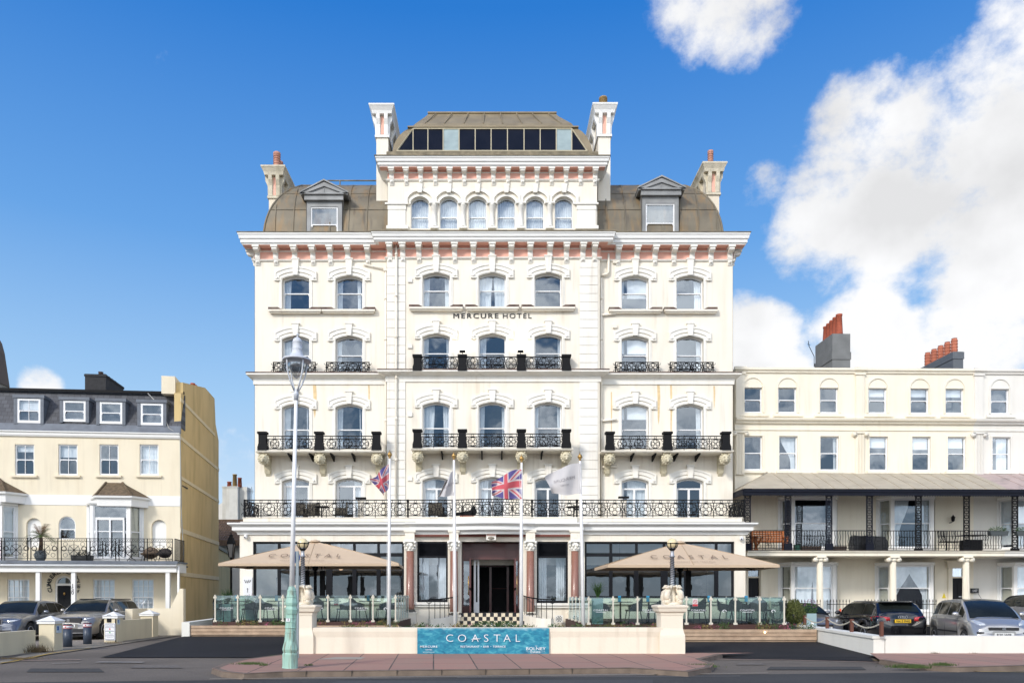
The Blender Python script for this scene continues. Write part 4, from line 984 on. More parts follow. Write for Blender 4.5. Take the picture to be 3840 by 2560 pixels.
for xv in (983, 1288):                             # floor vents either side
    v = MB(); xx = H.x(1282.5 if xv > 1000 else 980, YE-.01)
    if xv > 1000:
        v.box(xx-.16, xx+.16, YE-.37, YE-.352, .55, .85); vo = v.build('air_vent', white, hotel)
        v = MB()
        for a in range(8): an = a*PI/4+.39; v.prism([(xx, .7), (xx+.13*math.cos(an-.16), .7+.13*math.sin(an-.16)), (xx+.13*math.cos(an+.16), .7+.13*math.sin(an+.16))], YE-.375, YE-.371)
        v.build('vent_grille', blackf, vo)
for (xv, yv) in ((564.5, 1228+5), (1703, 1237)):          # security cameras
    xx = H.x(xv-(0 if xv < 1000 else 32/1.633*0), YE-.1); z = H.z(yv, YE-.1); v = MB(); v.ball((xx, YE-.1, z), .085, 10); v.lathe(xx, YE-.1, [(.07, z+.03), (.075, z+.1)], 10); v.box(xx-.03, xx+.03, YE-.08, YE, z-.02, z+.05)
    vo = v.build('security_camera', upvc, hotel); v = MB(); v.ball((xx-.02, YE-.175, z-.01), .032, 8); v.build('camera_lens', black, vo)
# white guide board beside the left windows
bd = MB(); xx0, xx1 = H.x(559, YE-.03), H.x(579, YE-.03); bd.box(xx0, xx1, YE-.04, YE-.005, H.z(1392, YE), H.z(1325, YE))
sb = thing('direction_board', 'white board with hand drawn letter and arrow on hotel corner wall', 'sign', (HX, HY, 0))
bd.build('board', upvc, sb); xm = (xx0+xx1)/2
sq = MB(); zz = H.z(1335, YE); sq.tube([(xm-.13, YE-.05, zz+.08), (xm-.08, YE-.05, zz-.05), (xm-.03, YE-.05, zz+.06), (xm+.0, YE-.05, zz-.06), (xm+.05, YE-.05, zz+.08), (xm+.08, YE-.05, zz-.04), (xm+.14, YE-.05, zz+.07)], .012, 5); sq.tube([(xm, YE-.05, zz-.45), (xm, YE-.05, zz-.27)], .008, 5); sq.tube([(xm-.03, YE-.05, zz-.31), (xm, YE-.05, zz-.27), (xm+.03, YE-.05, zz-.31)], .008, 5); sq.build('drawn_mark', blacktxt, sb)
lettering(sb, 'THIS WAY', xm, YE-.05, zz-.62, .05, mat('grey_letter', (.25, .25, .25)), width=.26, depth=.003)
# bistro things glimpsed on the balcony and pendant lamps inside
for i, xv in enumerate((757, 783, 870, 1463-40, 1540)):
    yy = YE+1.2 if i < 3 else YE+1.2; xx = H.x(xv, yy); z = H.z(1302 if i else 1303, yy)
    t = thing('pendant_lamp', ['globe lamp glowing in the left restaurant window beside the parasol mast', 'larger globe lamp in the pane right of the left parasol mast', 'globe lamp seen in last pane before the left granite column', 'globe lamp inside first wide pane of right restaurant window', 'globe lamp under the middle of right parasol, behind the glass'][i], 'lamp', (HX+xx, HY+yy, z), group='globe lamps in the hotel restaurant')
    m = MB(); m.ball((0, 0, 0), .13, 12); m.build('globe', mat('warm_globe', (.9, .7, .5), em=(1, .62, .36), ems=.9), t); m = MB(); m.tube([(0, 0, .12), (0, 0, 4.28-z)], .008, 5); m.build('cord', black, t)
# ------------------------------------------------------------------ terrace of houses on the right
AR = R(1.3); O1 = (11.1, 36.0)
FR = Frame(O1[0], O1[1], AR)
hcream = mat('pale_cream_render', (.88, .81, .66), .85, var=.06, scale=.7, bump=.1, bscale=25, stain=(.62, .5, .32), stain_amt=.2, streak=.3)
hwhite = mat('cool_white_render', (.81, .78, .71), .85, var=.07, scale=.7, stain=(.5, .45, .36), stain_amt=.25)
canlead = mat('tan_lead_roof', (.47, .41, .31), .8, var=.15, scale=2, stain=(.3, .25, .18), stain_amt=.5); canpink = mat('pinkish_lead_roof', (.50, .39, .35), .8, var=.2, scale=2, stain=(.1, .1, .1), stain_amt=.5)
chimgrey = mat('grey_render_chimney', (.21, .215, .21), .85, var=.25, scale=2)
voile2 = mat('ivory_curtain', (.66, .62, .48), .9, var=.1, scale=5)
YB = -2.1
def sub(fr, x): return Frame(fr.o[0]+fr.ex[0]*x, fr.o[1]+fr.ex[1]*x, fr.a)
def place(fo, x, y, ang): fo.location = (x, y, 0); fo.rotation_euler = (0, 0, ang)
def bay(house, f, xa, xb, za, zb, dep, wins, m, curs, cw=.36):
    """canted bay: corner posts and head in m, one sash window per side"""
    c = MB(); P = [(xa, 0), (xa+cw, -dep), (xb-cw, -dep), (xb, 0)]
    c.sweep(P, [(-.05, zb), (.10, zb), (.13, zb+.06), (.13, zb+.14), (-.05, zb+.14)]); c.sweep(P, [(-.08, za-.25), (.06, za-.25), (.06, za-.06), (.09, za-.05), (.09, za), (-.08, za)])
    for (px, py) in P: c.box(px-.07, px+.07, py-.03, py+.10, za, zb)
    if wins: c.sweep(P, [(-.1, za-wins), (.02, za-wins), (.02, za-.25), (-.1, za-.25)])
    bo = c.build('bay_surround', m, house)
    for i in range(3):
        a, b = P[i], P[i+1]; L_ = math.dist(a, b); ang = math.atan2(b[1]-a[1], b[0]-a[0])
        fo = window(bo, (.05, L_-.05, za, zb, 0), .0, fw=.07, rail=.5, cur=curs[i], glass=glass_up, curm=voile2 if i != 1 else curtain)
        place(fo, a[0], a[1], ang)
    k = MB(); k.add([(P[0][0], 0, zb+.14), (P[1][0], -dep-.12, zb+.14), (P[2][0], -dep-.12, zb+.14), (P[3][0], 0, zb+.14)], [(0, 1, 2, 3)]); k.add([(P[0][0], 0, za-.02), (P[1][0], -dep, za-.02), (P[2][0], -dep, za-.02), (P[3][0], 0, za-.02)], [(0, 1, 2, 3)]); k.build('bay_top', m, bo)
def terraced(label, xv0, xv1, m, up1, up2, bays, doors, pil, roofm, extra=0, pil_cap=True):
    x0 = FR.x(xv0); fr = sub(FR, x0); w = FR.x(xv1)-x0+extra
    hs = thing('terraced_house', label, 'house', (fr.o[0], fr.o[1], 0), fr.a)
    zt = fr.z(841); zp = fr.z(846); zband = (fr.z(969), fr.z(957.8)); holes = []
    for xv in up1: x = fr.x(xv); holes.append((x-.42, x+.42, fr.z(944), fr.z(885), 0))
    for xv in up2: x = fr.x(xv); holes.append((x-.43, x+.43, fr.z(1077), fr.z(998), 0))
    bh = []
    for (a, b, lv, cs) in bays:
        xa, xb = fr.x(a), fr.x(b)
        bh.append((xa+.05, xb-.05, fr.z(1262)-.25 if lv else .6, fr.z(1141) if lv else fr.z(1291), 0))
    for (a, b) in doors: bh.append((fr.x(a), fr.x(b), .25, fr.z(1303), 0))
    wl = MB(); wall_holes(wl, 0, w, 0, zt, 0, holes+bh, .16)
    wl.box(0, .01, .01, 9, 0, zt); wl.box(w-.01, w, .01, 9, 0, zt); wl.box(0, w, 8.99, 9, 0, zt); wl.build('front_wall', m, hs)
    b_ = MB(); b_.box(.1, w-.1, 1.4, 1.45, .2, zt-.2)
    for z in (fr.z(990), fr.z(1095), fr.z(1275)): b_.box(.02, w-.02, .2, 1.4, z-.05, z)
    b_.build('room_interior', roomdark, hs)
    r_ = MB(); r_.box(.05, w-.05, .3, 9, zt-.3, zt-.2); r_.prism([(.2, zt-.1), (6, zt+.55), (8.9, zt-.1)], 0, w, 'x'); r_.build('roof', mat('slate_roof', (.13, .12, .11), .8, var=.3, scale=3), hs)
    t = MB(); t.sweep([(0, 0), (w, 0)], [(-.05, zp-.12), (.06, zp-.12), (.08, zp-.03), (.14, zp), (.14, zt), (-.25, zt)])
    t.sweep([(0, 0), (w, 0)], [(-.05, zband[0]), (.10, zband[0]), (.12, zband[0]+.08), (.22, zband[0]+.12), (.25, zband[1]-.02), (.25, zband[1]), (-.05, zband[1]+.04)])
    t.sweep([(0, 0), (w, 0)], [(-.02, fr.z(984.5)), (.04, fr.z(984.5)), (.04, fr.z(983)), (-.02, fr.z(983))])
    for i, xv in enumerate(up1):
        x = fr.x(xv); zc = fr.z(860)
        t.ring(outline(x-.53, x+.53, fr.z(944), zc, .53, 14), outline(x-.45, x+.45, fr.z(944), zc-.08, .45, 14), -.04, .01, closed=False)
        t.box(x-.42, x+.42, -.02, .0, fr.z(885)-.02, fr.z(885)+.05); t.box(x-.68, x+.68, -.10, 0, fr.z(953), fr.z(947))
    for xv in up2:
        x = fr.x(xv); t.box(x-.56, x+.56, -.10, 0, fr.z(1084), fr.z(1078)); t.ring(outline(x-.5, x+.5, fr.z(1078), fr.z(996)+.02), outline(x-.43, x+.43, fr.z(1078), fr.z(998)), -.03, .01, closed=False)
    t.build('wall_moulding', m, hs)
    for xv in pil:
        p = MB(); x = fr.x(xv); x = max(x, .22)
        for dx in (-.16, -.09, -.02, .05, .12): p.box(x+dx, x+dx+.045, -.11, 0, fr.z(1088), fr.z(992))
        p.box(x-.2, x+.2, -.08, 0, fr.z(1088), fr.z(992)); p.box(x-.2, x+.2, -.08, 0, zband[1]+.04, zp-.12); p.box(x-.24, x+.24, -.13, 0, zt-.30, zt-.22); p.box(x-.27, x+.27, -.18, 0, zt-.1, zt+.03)
        p.box(x-.34, x+.34, -.16, 0, fr.z(992), fr.z(988))
        for sg in (-1, 1): p.lathe(0, 0, [(.10, 0), (.10, .16)], 12); 
        k = len(p.v)-48
        for q, sg in enumerate((-1, 1)):
            for v in range(24):
                vx, vy, vz = p.v[k+q*24+v]; p.v[k+q*24+v] = (x+sg*.27+vx, -.16+vz, fr.z(994)+vy)
        p.build('ionic_pilaster', m, hs)
    return hs, fr, w, holes, bh
CURS = [[('F',)], [('L', .5), ('R', .46)], [('F',)]]
specs = [
 ('cream terraced house of three bays next to the hotel, under the taller grey chimney', 1688, 1963, hcream, (1729.6, 1808.6, 1904.3), (1729.6, 1810.5, 1905), ((1796, 1926, 1, [None, None, None]), (1796, 1926, 0, CURS)), ((1719, 1745),), (1697, ), canlead, 0),
 ('cream terraced house in the middle of its row, under the chimney of ribbed red pots', 1963, 2236, hcream, (2015.8, 2112.6, 2192.8), (2018, 2116, 2197.5), ((2023, 2150, 1, [[('F',)], [('L', .42, .6), ('R', .3, .5)], [('F',)]]), (2020, 2149, 0, [[('F',)], [('L', .5, .75), ('R', .5, .75)], [('F',)]])), ((2187, 2216),), (1963+11,), canlead, 0),
 ('whiter terraced house with peeling paint, at the end of the row beyond the other two', 2236, 2352, hwhite, (2297,), (2300,), ((2303, 2430, 1, [[('B', .95)], [('F',)], [('F',)]]), (2303, 2430, 0, [[('F',)], [('F',)], [('F',)]])), (), (2236,), canpink, 4.0)]
up_cur = {1729.6: None, 1810.5: [('R', .75, .7)], 1905: [('R', .12)], 2018: [('B', .3)], 2116: [('B', .35)], 2197.5: [('B', .3)], 2300: [('R', .55, 0)]}
for si, (lab, xa, xb, m, u1, u2, by, dr_s, pil, rm_, ex) in enumerate(specs):
    hs, fr, w, holes, bh = terraced(lab, xa, xb, m, u1, u2, by, dr_s, pil, rm_, ex)
    for i, h in enumerate(holes):
        key = (list(u1)+list(u2))[i]
        cu_ = up_cur.get(key) if i >= len(u1) else ([('B', .3)] if si == 1 else None)
        fo = window(hs, h, .08, fw=.05, rail=.5, cur=cu_)
    for (a, b, lv, cs) in by:
        za = fr.z(1262)+.05 if lv else .95; zb = fr.z(1146) if lv else fr.z(1298)
        bay(hs, fr, fr.x(a, -.3), fr.x(b, -.3), za, zb, .6, .0 if lv else .6, whitep, cs)
    for (a, b) in dr_s:
        xa_, xb_2 = fr.x(a), fr.x(b); d = MB(); zdt = fr.z(1326)
        d.box(xa_+.04, xb_2-.04, .10, .16, .3, zdt)
        for (p0, p1) in ((.12, .42), (.50, .92)):
            for (q0, q1) in ((.14, .46), (.54, .86)):
                d.box(xa_+(xb_2-xa_)*q0, xa_+(xb_2-xa_)*q1, .085, .10, .3+(zdt-.3)*p0, .3+(zdt-.3)*p1)
        do = d.build('front_door', blackf, hs); k = MB(); k.ball((xb_2-.14, .07, 1.35), .03, 8); k.box(xa_+.35, xa_+.5, .07, .09, 1.6, 1.63); k.build('door_knob', mat('chrome', (.6, .6, .6), .25, metal=1), do)
        p = MB(); p.box(xa_, xb_2, .06, .16, zdt, zdt+.07); p.box(xa_-.22, xa_-.03, -.08, 0, .2, zdt+.45); p.box(xb_2+.03, xb_2+.22, -.08, 0, .2, zdt+.45); p.box(xa_-.3, xb_2+.3, -.16, 0, zdt+.47, zdt+.72); p.box(xa_-.36, xb_2+.36, -.24, 0, zdt+.72, zdt+.80); p.build('door_surround', m, do)
        p = MB(); p.box(xa_+.04, xb_2-.04, .11, .12, zdt+.07, fr.z(1303)); p.build('fanlight', glass_gf, do)
    # balcony slab, verandah roof, posts and railing
    s0 = 0 if si else fr.x(1716, YB); s = MB(); zs1, zs0 = fr.z(1262, YB), fr.z(1275, YB)
    s.box(s0, w, YB-.02, 0, zs0, zs1-.03); s.box(s0, w, YB-.08, 0, zs1-.08, zs1-.03)
    so = s.build('balcony_slab', m, hs)
    s = MB(); s.box(s0, w, YB+.12, 0, zs1-.03, zs1-.002); s.build('balcony_floor', mat('pale_asphalt_floor', (.45, .41, .34), .9, var=.2), so); s = MB(); s.box(s0, w, YB-.10, YB+.12, zs1-.03, zs1); s.build('slab_capping', mat('stained_lead_edge', (.16, .13, .10), .8, var=.5, scale=4), so)
    ze, zw_ = fr.z(1121, YB), fr.z(1084, 0)+.02; yb_ = YB-.22
    c = MB()
    def rp(x, t): return (x, yb_*(1-t), ze+(zw_-ze)*(t**.92))
    if si == 0:
        e0 = fr.x(1706, yb_); h0 = fr.x(1762)
        for i in range(6):
            t, u = i/6, (i+1)/6; a, b = e0+(h0-e0)*t, e0+(h0-e0)*u
            c.add([rp(a, t), rp(w, t), rp(w, u), rp(b, u)], [(0, 1, 2, 3)]); c.add([rp(a, t), rp(b, u), (e0+(h0-e0)*u, 0, rp(0, u)[2]), (e0+(h0-e0)*t, 0, rp(0, t)[2])], [(0, 1, 2, 3)])
        c.tube([rp(e0, 0), rp(h0, 1)], .04, 5)
    else:
        e0 = h0 = 0
        for i in range(6):
            t, u = i/6, (i+1)/6; c.add([rp(0, t), rp(w, t), rp(w, u), rp(0, u)], [(0, 1, 2, 3)])
    x = e0+.9
    while x < w-.1:
        if x-.0 > h0: c.tube([(rp(x+.0*t, t)[0], rp(x, t)[1], rp(x, t)[2]+.012) for t in (0, .25, .5, .75, 1)], .014, 4)
        x += .62
    vo_ = c.build('verandah_roof', rm_, hs)
    c = MB(); c.add([(max(e0, 0)+.05, yb_+.1, ze-.05), (w, yb_+.1, ze-.05), (w, -.01, zw_-.12), (max(e0, h0), -.01, zw_-.12)], [(0, 1, 2, 3)]); c.build('boarded_ceiling', whitep, vo_)
    v = MB(); zz = ze-.02; v.box(e0, w, yb_+.0, yb_+.06, zz-.12, zz); n = int((w-e0)/.11); zl = fr.z(1138, YB)
    for i in range(n):
        a, b = e0+(w-e0)*i/n, e0+(w-e0)*(i+1)/n; v.prism([(a, zz-.12), (b, zz-.12), (b, zl+.05), ((a+b)/2, zl), (a, zl+.05)], yb_+.03, yb_+.04)
    if si == 0: v.box(e0, e0+.04, yb_, 0, zz-.25, zz)
    v.build('verandah_valance', ironnavy, hs)
    pv = {0: (1717, 1810, 1904), 1: (1997, 2109.5, 2220), 2: (2331,)}[si]
    for xv in pv:
        p = MB(); x = fr.x(xv, YB); a, b = x-.125, x+.125; z0, z1 = zs1, zl+.1
        for q in (a, b): p.tube([(q, YB, z0), (q, YB, z1)], .024, 4, smooth=False)
        z = z0+.2
        while z < z1:
            p.tube([(px, YB, pz) for px, pz in circ(x, z, .085, 8)], .021, 4, closed=True, smooth=False, caps=False)
            p.tube([(a, YB, z-.1), (x, YB, z-.03), (b, YB, z-.1)], .018, 4, smooth=False); p.tube([(a, YB, z+.1), (x, YB, z+.03), (b, YB, z+.1)], .018, 4, smooth=False); z += .21
        p.box(a-.04, b+.04, YB-.06, YB+.06, z0, z0+(.3 if xv < 1999 else .1)); p.box(a-.05, b+.05, YB-.05, YB+.05, z1-.06, z1+.25)
        p.build('lattice_post', ironnavy if xv < 2000 else iron, hs)
    segs = sorted([s0+.05]+[fr.x(v_, YB) for v_ in pv]+[w])
    for a, b in zip(segs[:-1], segs[1:]):
        if b-a < .5: continue
        r_ = MB(); bars(r_, a+.14, b-.14, zs1+.02, fr.z(1216.5, YB), lambda s_, z: (s_, YB, z), .12, .013, wavy=True)
        r_.tube([(a+.14, YB, zs1+.22), (b-.14, YB, zs1+.22)], .008, 4)
        xm = (a+b)/2
        for q in (xm,):
            for (cx_, cz_, rr) in ((-.07, .25, .055), (.07, .25, .055), (-.05, .48, .04), (.05, .48, .04), (-.05, .62, .04), (.05, .62, .04)): r_.tube([(px, YB-.01, pz) for px, pz in circ(q+cx_, zs1+cz_, rr, 8)], .008, 4, closed=True, smooth=False, caps=False)
        r_.build('balcony_railing', iron, hs)
    for xv in {0: (1883,), 1: (2051, 2218.5), 2: ()}[si]:
        p = MB(); x = fr.x(xv, YB+.15); zc = zs0-.22; r0 = .125
        n = 16; prof = [(r0*1.12, .2), (r0*1.1, .5), (r0*1.05, 1.6), (r0*.92, zc)]
        p.lathe(x, YB+.15, prof, 16, smooth=False)
        for k in range(12): an = 2*PI*k/12; p.tube([(x+r0*1.1*math.cos(an), YB+.15+r0*1.1*math.sin(an), .3), (x+r0*.9*math.cos(an), YB+.15+r0*.9*math.sin(an), zc)], .012, 4)
        po = p.build('porch_column', m, hs); c = MB()
        c.box(x-.2, x+.2, YB-.05, YB+.35, zc+.14, zs0); c.lathe(x, YB+.15, [(.13, zc-.03), (.17, zc+.14)], 12)
        for sg in (-1, 1):
            st_ = len(c.v); c.lathe(0, 0, [(.10, -.15), (.10, .15)], 14); c.xf(Matrix.Translation((x+sg*.21, YB+.15, zc+.06)) @ Matrix.Rotation(PI/2, 4, 'X'), st_)
        c.build('ionic_capital', m, po)
    if si == 1:
        s = MB(); x = fr.x(2190-22, 0); s.prism([(x-.09, 1.55), (x+.09, 1.55), (x, 1.78)], -.02, -.001); s.build('warning_triangle', mat('yellow_sign', (.8, .62, .03), .5), hs)
        s = MB(); x = fr.x(2238, -.1); xc = x; s.box(x-.19, x+.19, -.13, -.10, fr.z(1361), fr.z(1350)); so_ = s.build('number_plate', blacktxt, hs)
        lettering(so_, '147', xc, -.135, fr.z(1358.5), .12, whitetxt, depth=.003)
        # wall lantern on first floor
        x = fr.x(2183); z = fr.z(1190); s = MB(); s.lathe(x, -.2, [(.03, z-.12), (.075, z-.08), (.09, z+.06), (.11, z+.07), (.03, z+.16), (.008, z+.2)], 6, smooth=False); s.tube([(x-.05, 0, z-.16), (x-.03, -.18, z-.14)], .02, 5); s.build('wall_lantern', iron, hs)
        s = MB(); s.box(fr.x(2262)-2.3-.0, fr.x(2262)-2.29, 0, 0.001, 0, .001)
    if si == 0:
        # tall rendered chimney
        for (xa_, xb_2, yt, yl_, ln, pots, nm, lo_) in ((1912, 1953, 760, 1.0, 1.85, 5, 0, 838),):
            c = MB(); a, b = fr.x(xa_, yl_), fr.x(xb_2, yl_); z1 = fr.z(yt, yl_); z0 = zt0_ = fr.z(842)-.3
            c.box(a, b, yl_, yl_+ln, z0, z1); c.box(a-.03, b+.03, yl_-.03, yl_+ln+.03, z0+1.05, z0+1.4); co = c.build('chimney_stack', chimgrey, hs)
            for k in range(5):
                p = MB(); x = b-.42 if k < 9 else 0; y = yl_+.25+k*.34; z = z1; hh = 1.0-.03*k; p.lathe(x, y, [(.19, z), (.17, z+.1), (.13, z+hh*.9), (.15, z+hh*.92), (.15, z+hh)], 12); p.build('chimney_pot', terra, co)
    if si == 1:
        c = MB(); yl_ = 1.2; a, b = fr.x(2189, yl_), fr.x(2212.5, yl_); z1 = fr.z(799.5, yl_); z0 = fr.z(842)-.3; ln = 3.0
        c.box(a, b, yl_, yl_+ln, z0, z1); c.box(a-.03, b+.03, yl_-.03, yl_+ln+.03, z1-.35, z1-.02); co = c.build('chimney_stack', mat('slate_blue_render', (.13, .145, .16), .8, var=.2), hs)
        for k in range(5):
            p = MB(); x = (a+b)/2; y = yl_+.3+k*.55; z = z1; pr = []
            for q in range(9): pr += [(.155-.02*(q % 2), z+q*.075)]
            p.lathe(x, y, pr+[(.11, z+.7), (.13, z+.72)], 12, smooth=False); p.build('chimney_pot', mat('ribbed_orange_pot', (.5, .16, .09), .8, var=.2), co)

# ------------------------------------------------------------------ the left-hand house (set at an angle)
AL = R(5.2); FL = Frame(-14.22, 36.0, AL)
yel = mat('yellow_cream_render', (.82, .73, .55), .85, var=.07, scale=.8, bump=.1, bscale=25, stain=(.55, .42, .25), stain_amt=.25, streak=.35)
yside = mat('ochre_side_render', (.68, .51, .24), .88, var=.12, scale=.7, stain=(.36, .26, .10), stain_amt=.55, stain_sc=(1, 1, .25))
slate = None
def slate_mat():
    m, nt, b = _nt('roof_slates'); N, L = nt.nodes, nt.links
    tc = N.new('ShaderNodeTexCoord'); mp = N.new('ShaderNodeMapping'); mp.inputs['Rotation'].default_value = (R(90), 0, 0); L.new(tc.outputs['Object'], mp.inputs[0])
    br = N.new('ShaderNodeTexBrick'); br.inputs['Scale'].default_value = 1.0; br.inputs['Brick Width'].default_value = .26; br.inputs['Row Height'].default_value = .2; br.inputs['Mortar Size'].default_value = .008
    br.inputs['Color1'].default_value = (.075, .078, .088, 1); br.inputs['Color2'].default_value = (.045, .047, .055, 1); br.inputs['Mortar'].default_value = (.015, .015, .018, 1)
    L.new(mp.outputs[0], br.inputs['Vector']); L.new(br.outputs[0], b.inputs['Base Color']); b.inputs['Roughness'].default_value = .6; return m
slate = slate_mat(); leadg = mat('blue_grey_lead', (.15, .17, .20), .6, var=.3, scale=3)
lh = thing('guest_house', 'yellow cream guest house with slate mansard, dormers and number 150 on its porch', 'house', (FL.o[0], FL.o[1], 0), AL)
f = FL; XW = -24.0
zcl = f.z(1008, 0, 414); zc2 = f.z(996, 0, 414); ztop = f.z(906, .6, 414)
wn = [(a+b)/2 for a, b in ((36.8, 76), (137, 175), (231.5, 269), (323, 361.7))]
hol = [(f.x(v)-.42, f.x(v)+.42, f.z(1091, 0, v), f.z(1020, 0, v), 0) for v in wn]
gw = [(42, 2), (238.5, 2), (328, 2)]; hg = [(f.x(v)-.48, f.x(v)+.48, .75, f.z(1329.5, 0, v), 0) for v, _ in gw]
ni = [(f.x(77.5)-.33, f.x(77.5)+.33, f.z(1262), f.z(1189, 0, 77), .33), (f.x(154)-.37, f.x(154)+.37, f.z(1238, 0, 154), f.z(1185, 0, 154), .37), (f.x(365)-.33, f.x(365)+.33, f.z(1262), f.z(1193, 0, 365), .33)]
dh = (f.x(126), f.x(166.5), .3, f.z(1321, 0, 146), .42)
bxa, bxb = f.x(203), f.x(327)
bhole = (bxa+.06, bxb-.06, f.z(1286), f.z(1162, 0, 265), 0)
wl = MB(); wall_holes(wl, XW, 0, 0, zcl, 0, hol+hg+ni+[dh, bhole], .14); wl.build('front_wall', yel, lh)
# side wall runs back at its own angle; it ends in a lower yard wall
BA = math.atan2(.152, 1)-AL; sx, sy = -math.sin(BA), math.cos(BA); LEN = 9.2
def sd(t, off=0): return (sx*t+off*sy, sy*t-off*sx)
sw = MB()
def spoly(pts, off=0.0, th=.02, mi=0):
    a = [(*sd(t, off), z) for t, z in pts]; b = [(*sd(t, off-th), z) for t, z in pts]; n = len(a)
    sw.add(a+b, [tuple(range(n)), tuple(range(n, 2*n))]+[(i, (i+1) % n, n+(i+1) % n, n+i) for i in range(n)], mi)
def zs_(yv, t):    # height seen at yv at distance t along the side wall
    p = sd(t); Y = f.o[1]+p[0]*math.sin(AL)+p[1]*math.cos(AL); return EYE+(HZ-yv)*Y/F
zA, zB = zs_(886, .6), zs_(973, 7.8)
tops = [(0, zs_(990, 0)), (.15, zs_(990, .15)), (.151, zs_(902, .15)), (.5, zs_(902, .5)), (.501, zs_(878, .5)), (5.5, zs_(882, 5.5)*.985), (8.0, zs_(915, 8.0)), (8.3, zs_(973, 8.3)), (LEN, zs_(1012, LEN))]
for (ta, za), (tb, zb_) in zip(tops[:-1], tops[1:]): spoly([(max(ta, .02), 0), (tb, 0), (tb, zb_), (max(ta, .02), za)], 0, .3)
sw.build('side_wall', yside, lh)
sw = MB()
for (ya, yb2, hh) in ((921, 976, .16), (1009, 1081, .16), (1100, 1150, .16), (1222, 1256, .2), (1322, 1340, .2)):
    za = zs_(ya, 0); LN = 8.0 if ya < 1000 else LEN; sw.add([(*sd(0, .03), za), (*sd(LN, .03), za), (*sd(LN, .03), za+hh), (*sd(0, .03), za+hh), (*sd(0, 0), za), (*sd(LN, 0), za), (*sd(LN, 0), za+hh), (*sd(0, 0), za+hh)], [(0, 1, 2, 3), (0, 1, 5, 4), (3, 2, 6, 7), (0, 3, 7, 4)])
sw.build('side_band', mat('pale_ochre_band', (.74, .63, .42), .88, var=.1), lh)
sw = MB(); spoly([(.3, zs_(905, .3)), (3.0, zs_(905, .3)), (3.0, zs_(874, 1)), (.3, zs_(874, 1))], -.3, .6); sw.build('party_wall_end', yel, lh)
c = MB(); p = sd(6.2); zc_ = zs_(893, 5.5); c.box(p[0]-1.0, p[0]-.3, p[1]-.8, p[1]+.7, zc_-1.2, zc_-.1); co = c.build('chimney_stack', mat('peeling_cream', (.7, .58, .4), .9, var=.4, scale=3), lh)
for k in range(4): c = MB(); c.lathe(p[0]-.65, p[1]-.5+k*.34, [(.13, zc_-.12), (.11, zc_+.25), (.13, zc_+.28), (.13, zc_+.33)], 10); c.build('chimney_pot', terra, co)
# roof
m = MB(); ya, yb2 = 0, 1.0; zr0_, zr1_ = zc2+.30, ztop
m.prism([(.0, zr0_), (.75, zr1_), (.8, zr1_), (.8, zr0_)], XW, .0, 'x'); m.build('mansard_roof', slate, lh)
m = MB(); m.prism([(-.10, zc2+.002), (-.10, zc2+.05), (.02, zr0_+.06), (.04, zr0_), (.04, zc2)], XW, .03, 'x'); m.box(XW, -.2, .68, 2.0, zr1_, zr1_+.10); m.box(XW, -.6, .3, 7.5, zc2, zc2+.02); m.box(XW, -.7, .8, 7.4, zr1_-.1, zr1_); m.build('lead_flashing', leadg, lh)
m = MB(); m.box(XW, 0, .6, .66, zr1_+.02, zr1_+.14); m.build('gutter', black, lh)
m = MB(); m.sweep([(XW, 0), (0, 0)], [(-.05, zcl), (.06, zcl), (.10, zcl+.08), (.10, zc2-.08), (.16, zc2-.04), (.16, zc2), (-.05, zc2)]); m.build('cornice', whitep, lh)
for (a, b, yt, yb3, st_) in ((40.6, 94.4, 915, 971, 2), (146, 198, 920, 968, 1), (229.7, 282, 923, 973, 1), (323.6, 375.7, 926, 976, 1)):
    xa, xb = f.x(a, .05), f.x(b, .05); za, zb = f.z(yb3, .05, a), f.z(yt, .05, a); d = MB()
    d.box(xa-.14, xa, -.02, .75, za-.05, zb+.02); d.box(xb, xb+.14, -.02, .75, za-.05, zb+.02); d.box(xa-.18, xb+.18, -.05, .85, zb+.02, zb+.16); do = d.build('dormer', leadg, lh)
    window(do, (xa, xb, za, zb, 0), .0, fw=.09, rail=.48, bars_=(st_, 1), cur=[('B', .45)] if st_ == 2 else None); k = MB(); k.box(xa, xb, .4, .42, za, zb); k.build('room_interior', dark, do)
# upper sashes, bands, windows
for i, h in enumerate(hol):
    window(lh, h, .06, fw=.06, rail=.5, bars_=(2, 1), cur=[None, [('B', .4)], None, [('F',)]][i] if i != 0 else [('B', .2)])
for v in wn: t = MB(); x = f.x(v); z = f.z(1091, 0, v); t.box(x-.56, x+.56, -.10, 0, z-.1, z); t.build('window_sill', yel, lh)
t = MB(); t.box(XW, 0, -.02, 0, f.z(1162, 0, 400), f.z(1139, 0, 400)); t.build('white_band', whitep, lh)
for h in hg: window(lh, h, .05, fw=.05, rail=.5, bars_=(4, 3), cur=[('B', .98)], glass=glass_gf)
window(lh, ni[1], .05, fw=.05, rail=.42, cur=None, glass=glass_gf)
t = MB()
for i in (0, 2): h = ni[i]; ol = outline(*h[:4], h[4], 12); t.add([(a, .135, b) for a, b in ol], [tuple(range(len(ol)))])
t.build('niche_back', whitep, lh)
bay(lh, f, bxa, bxb, f.z(1287), f.z(1162, 0, 265), .6, 0, whitep, [[('F',)], None, [('F',)]], cw=.38)
t = MB(); xm = (bxa+bxb)/2; z0 = f.z(1287)
t.box(xm-.62, xm+.62, -.66, -.60, z0+1.72, z0+1.84)
for q in (-.62, -.03, .56): t.box(xm+q, xm+q+.07, -.66, -.60, z0, z0+1.72)
t.build('balcony_door', upvc, lh)
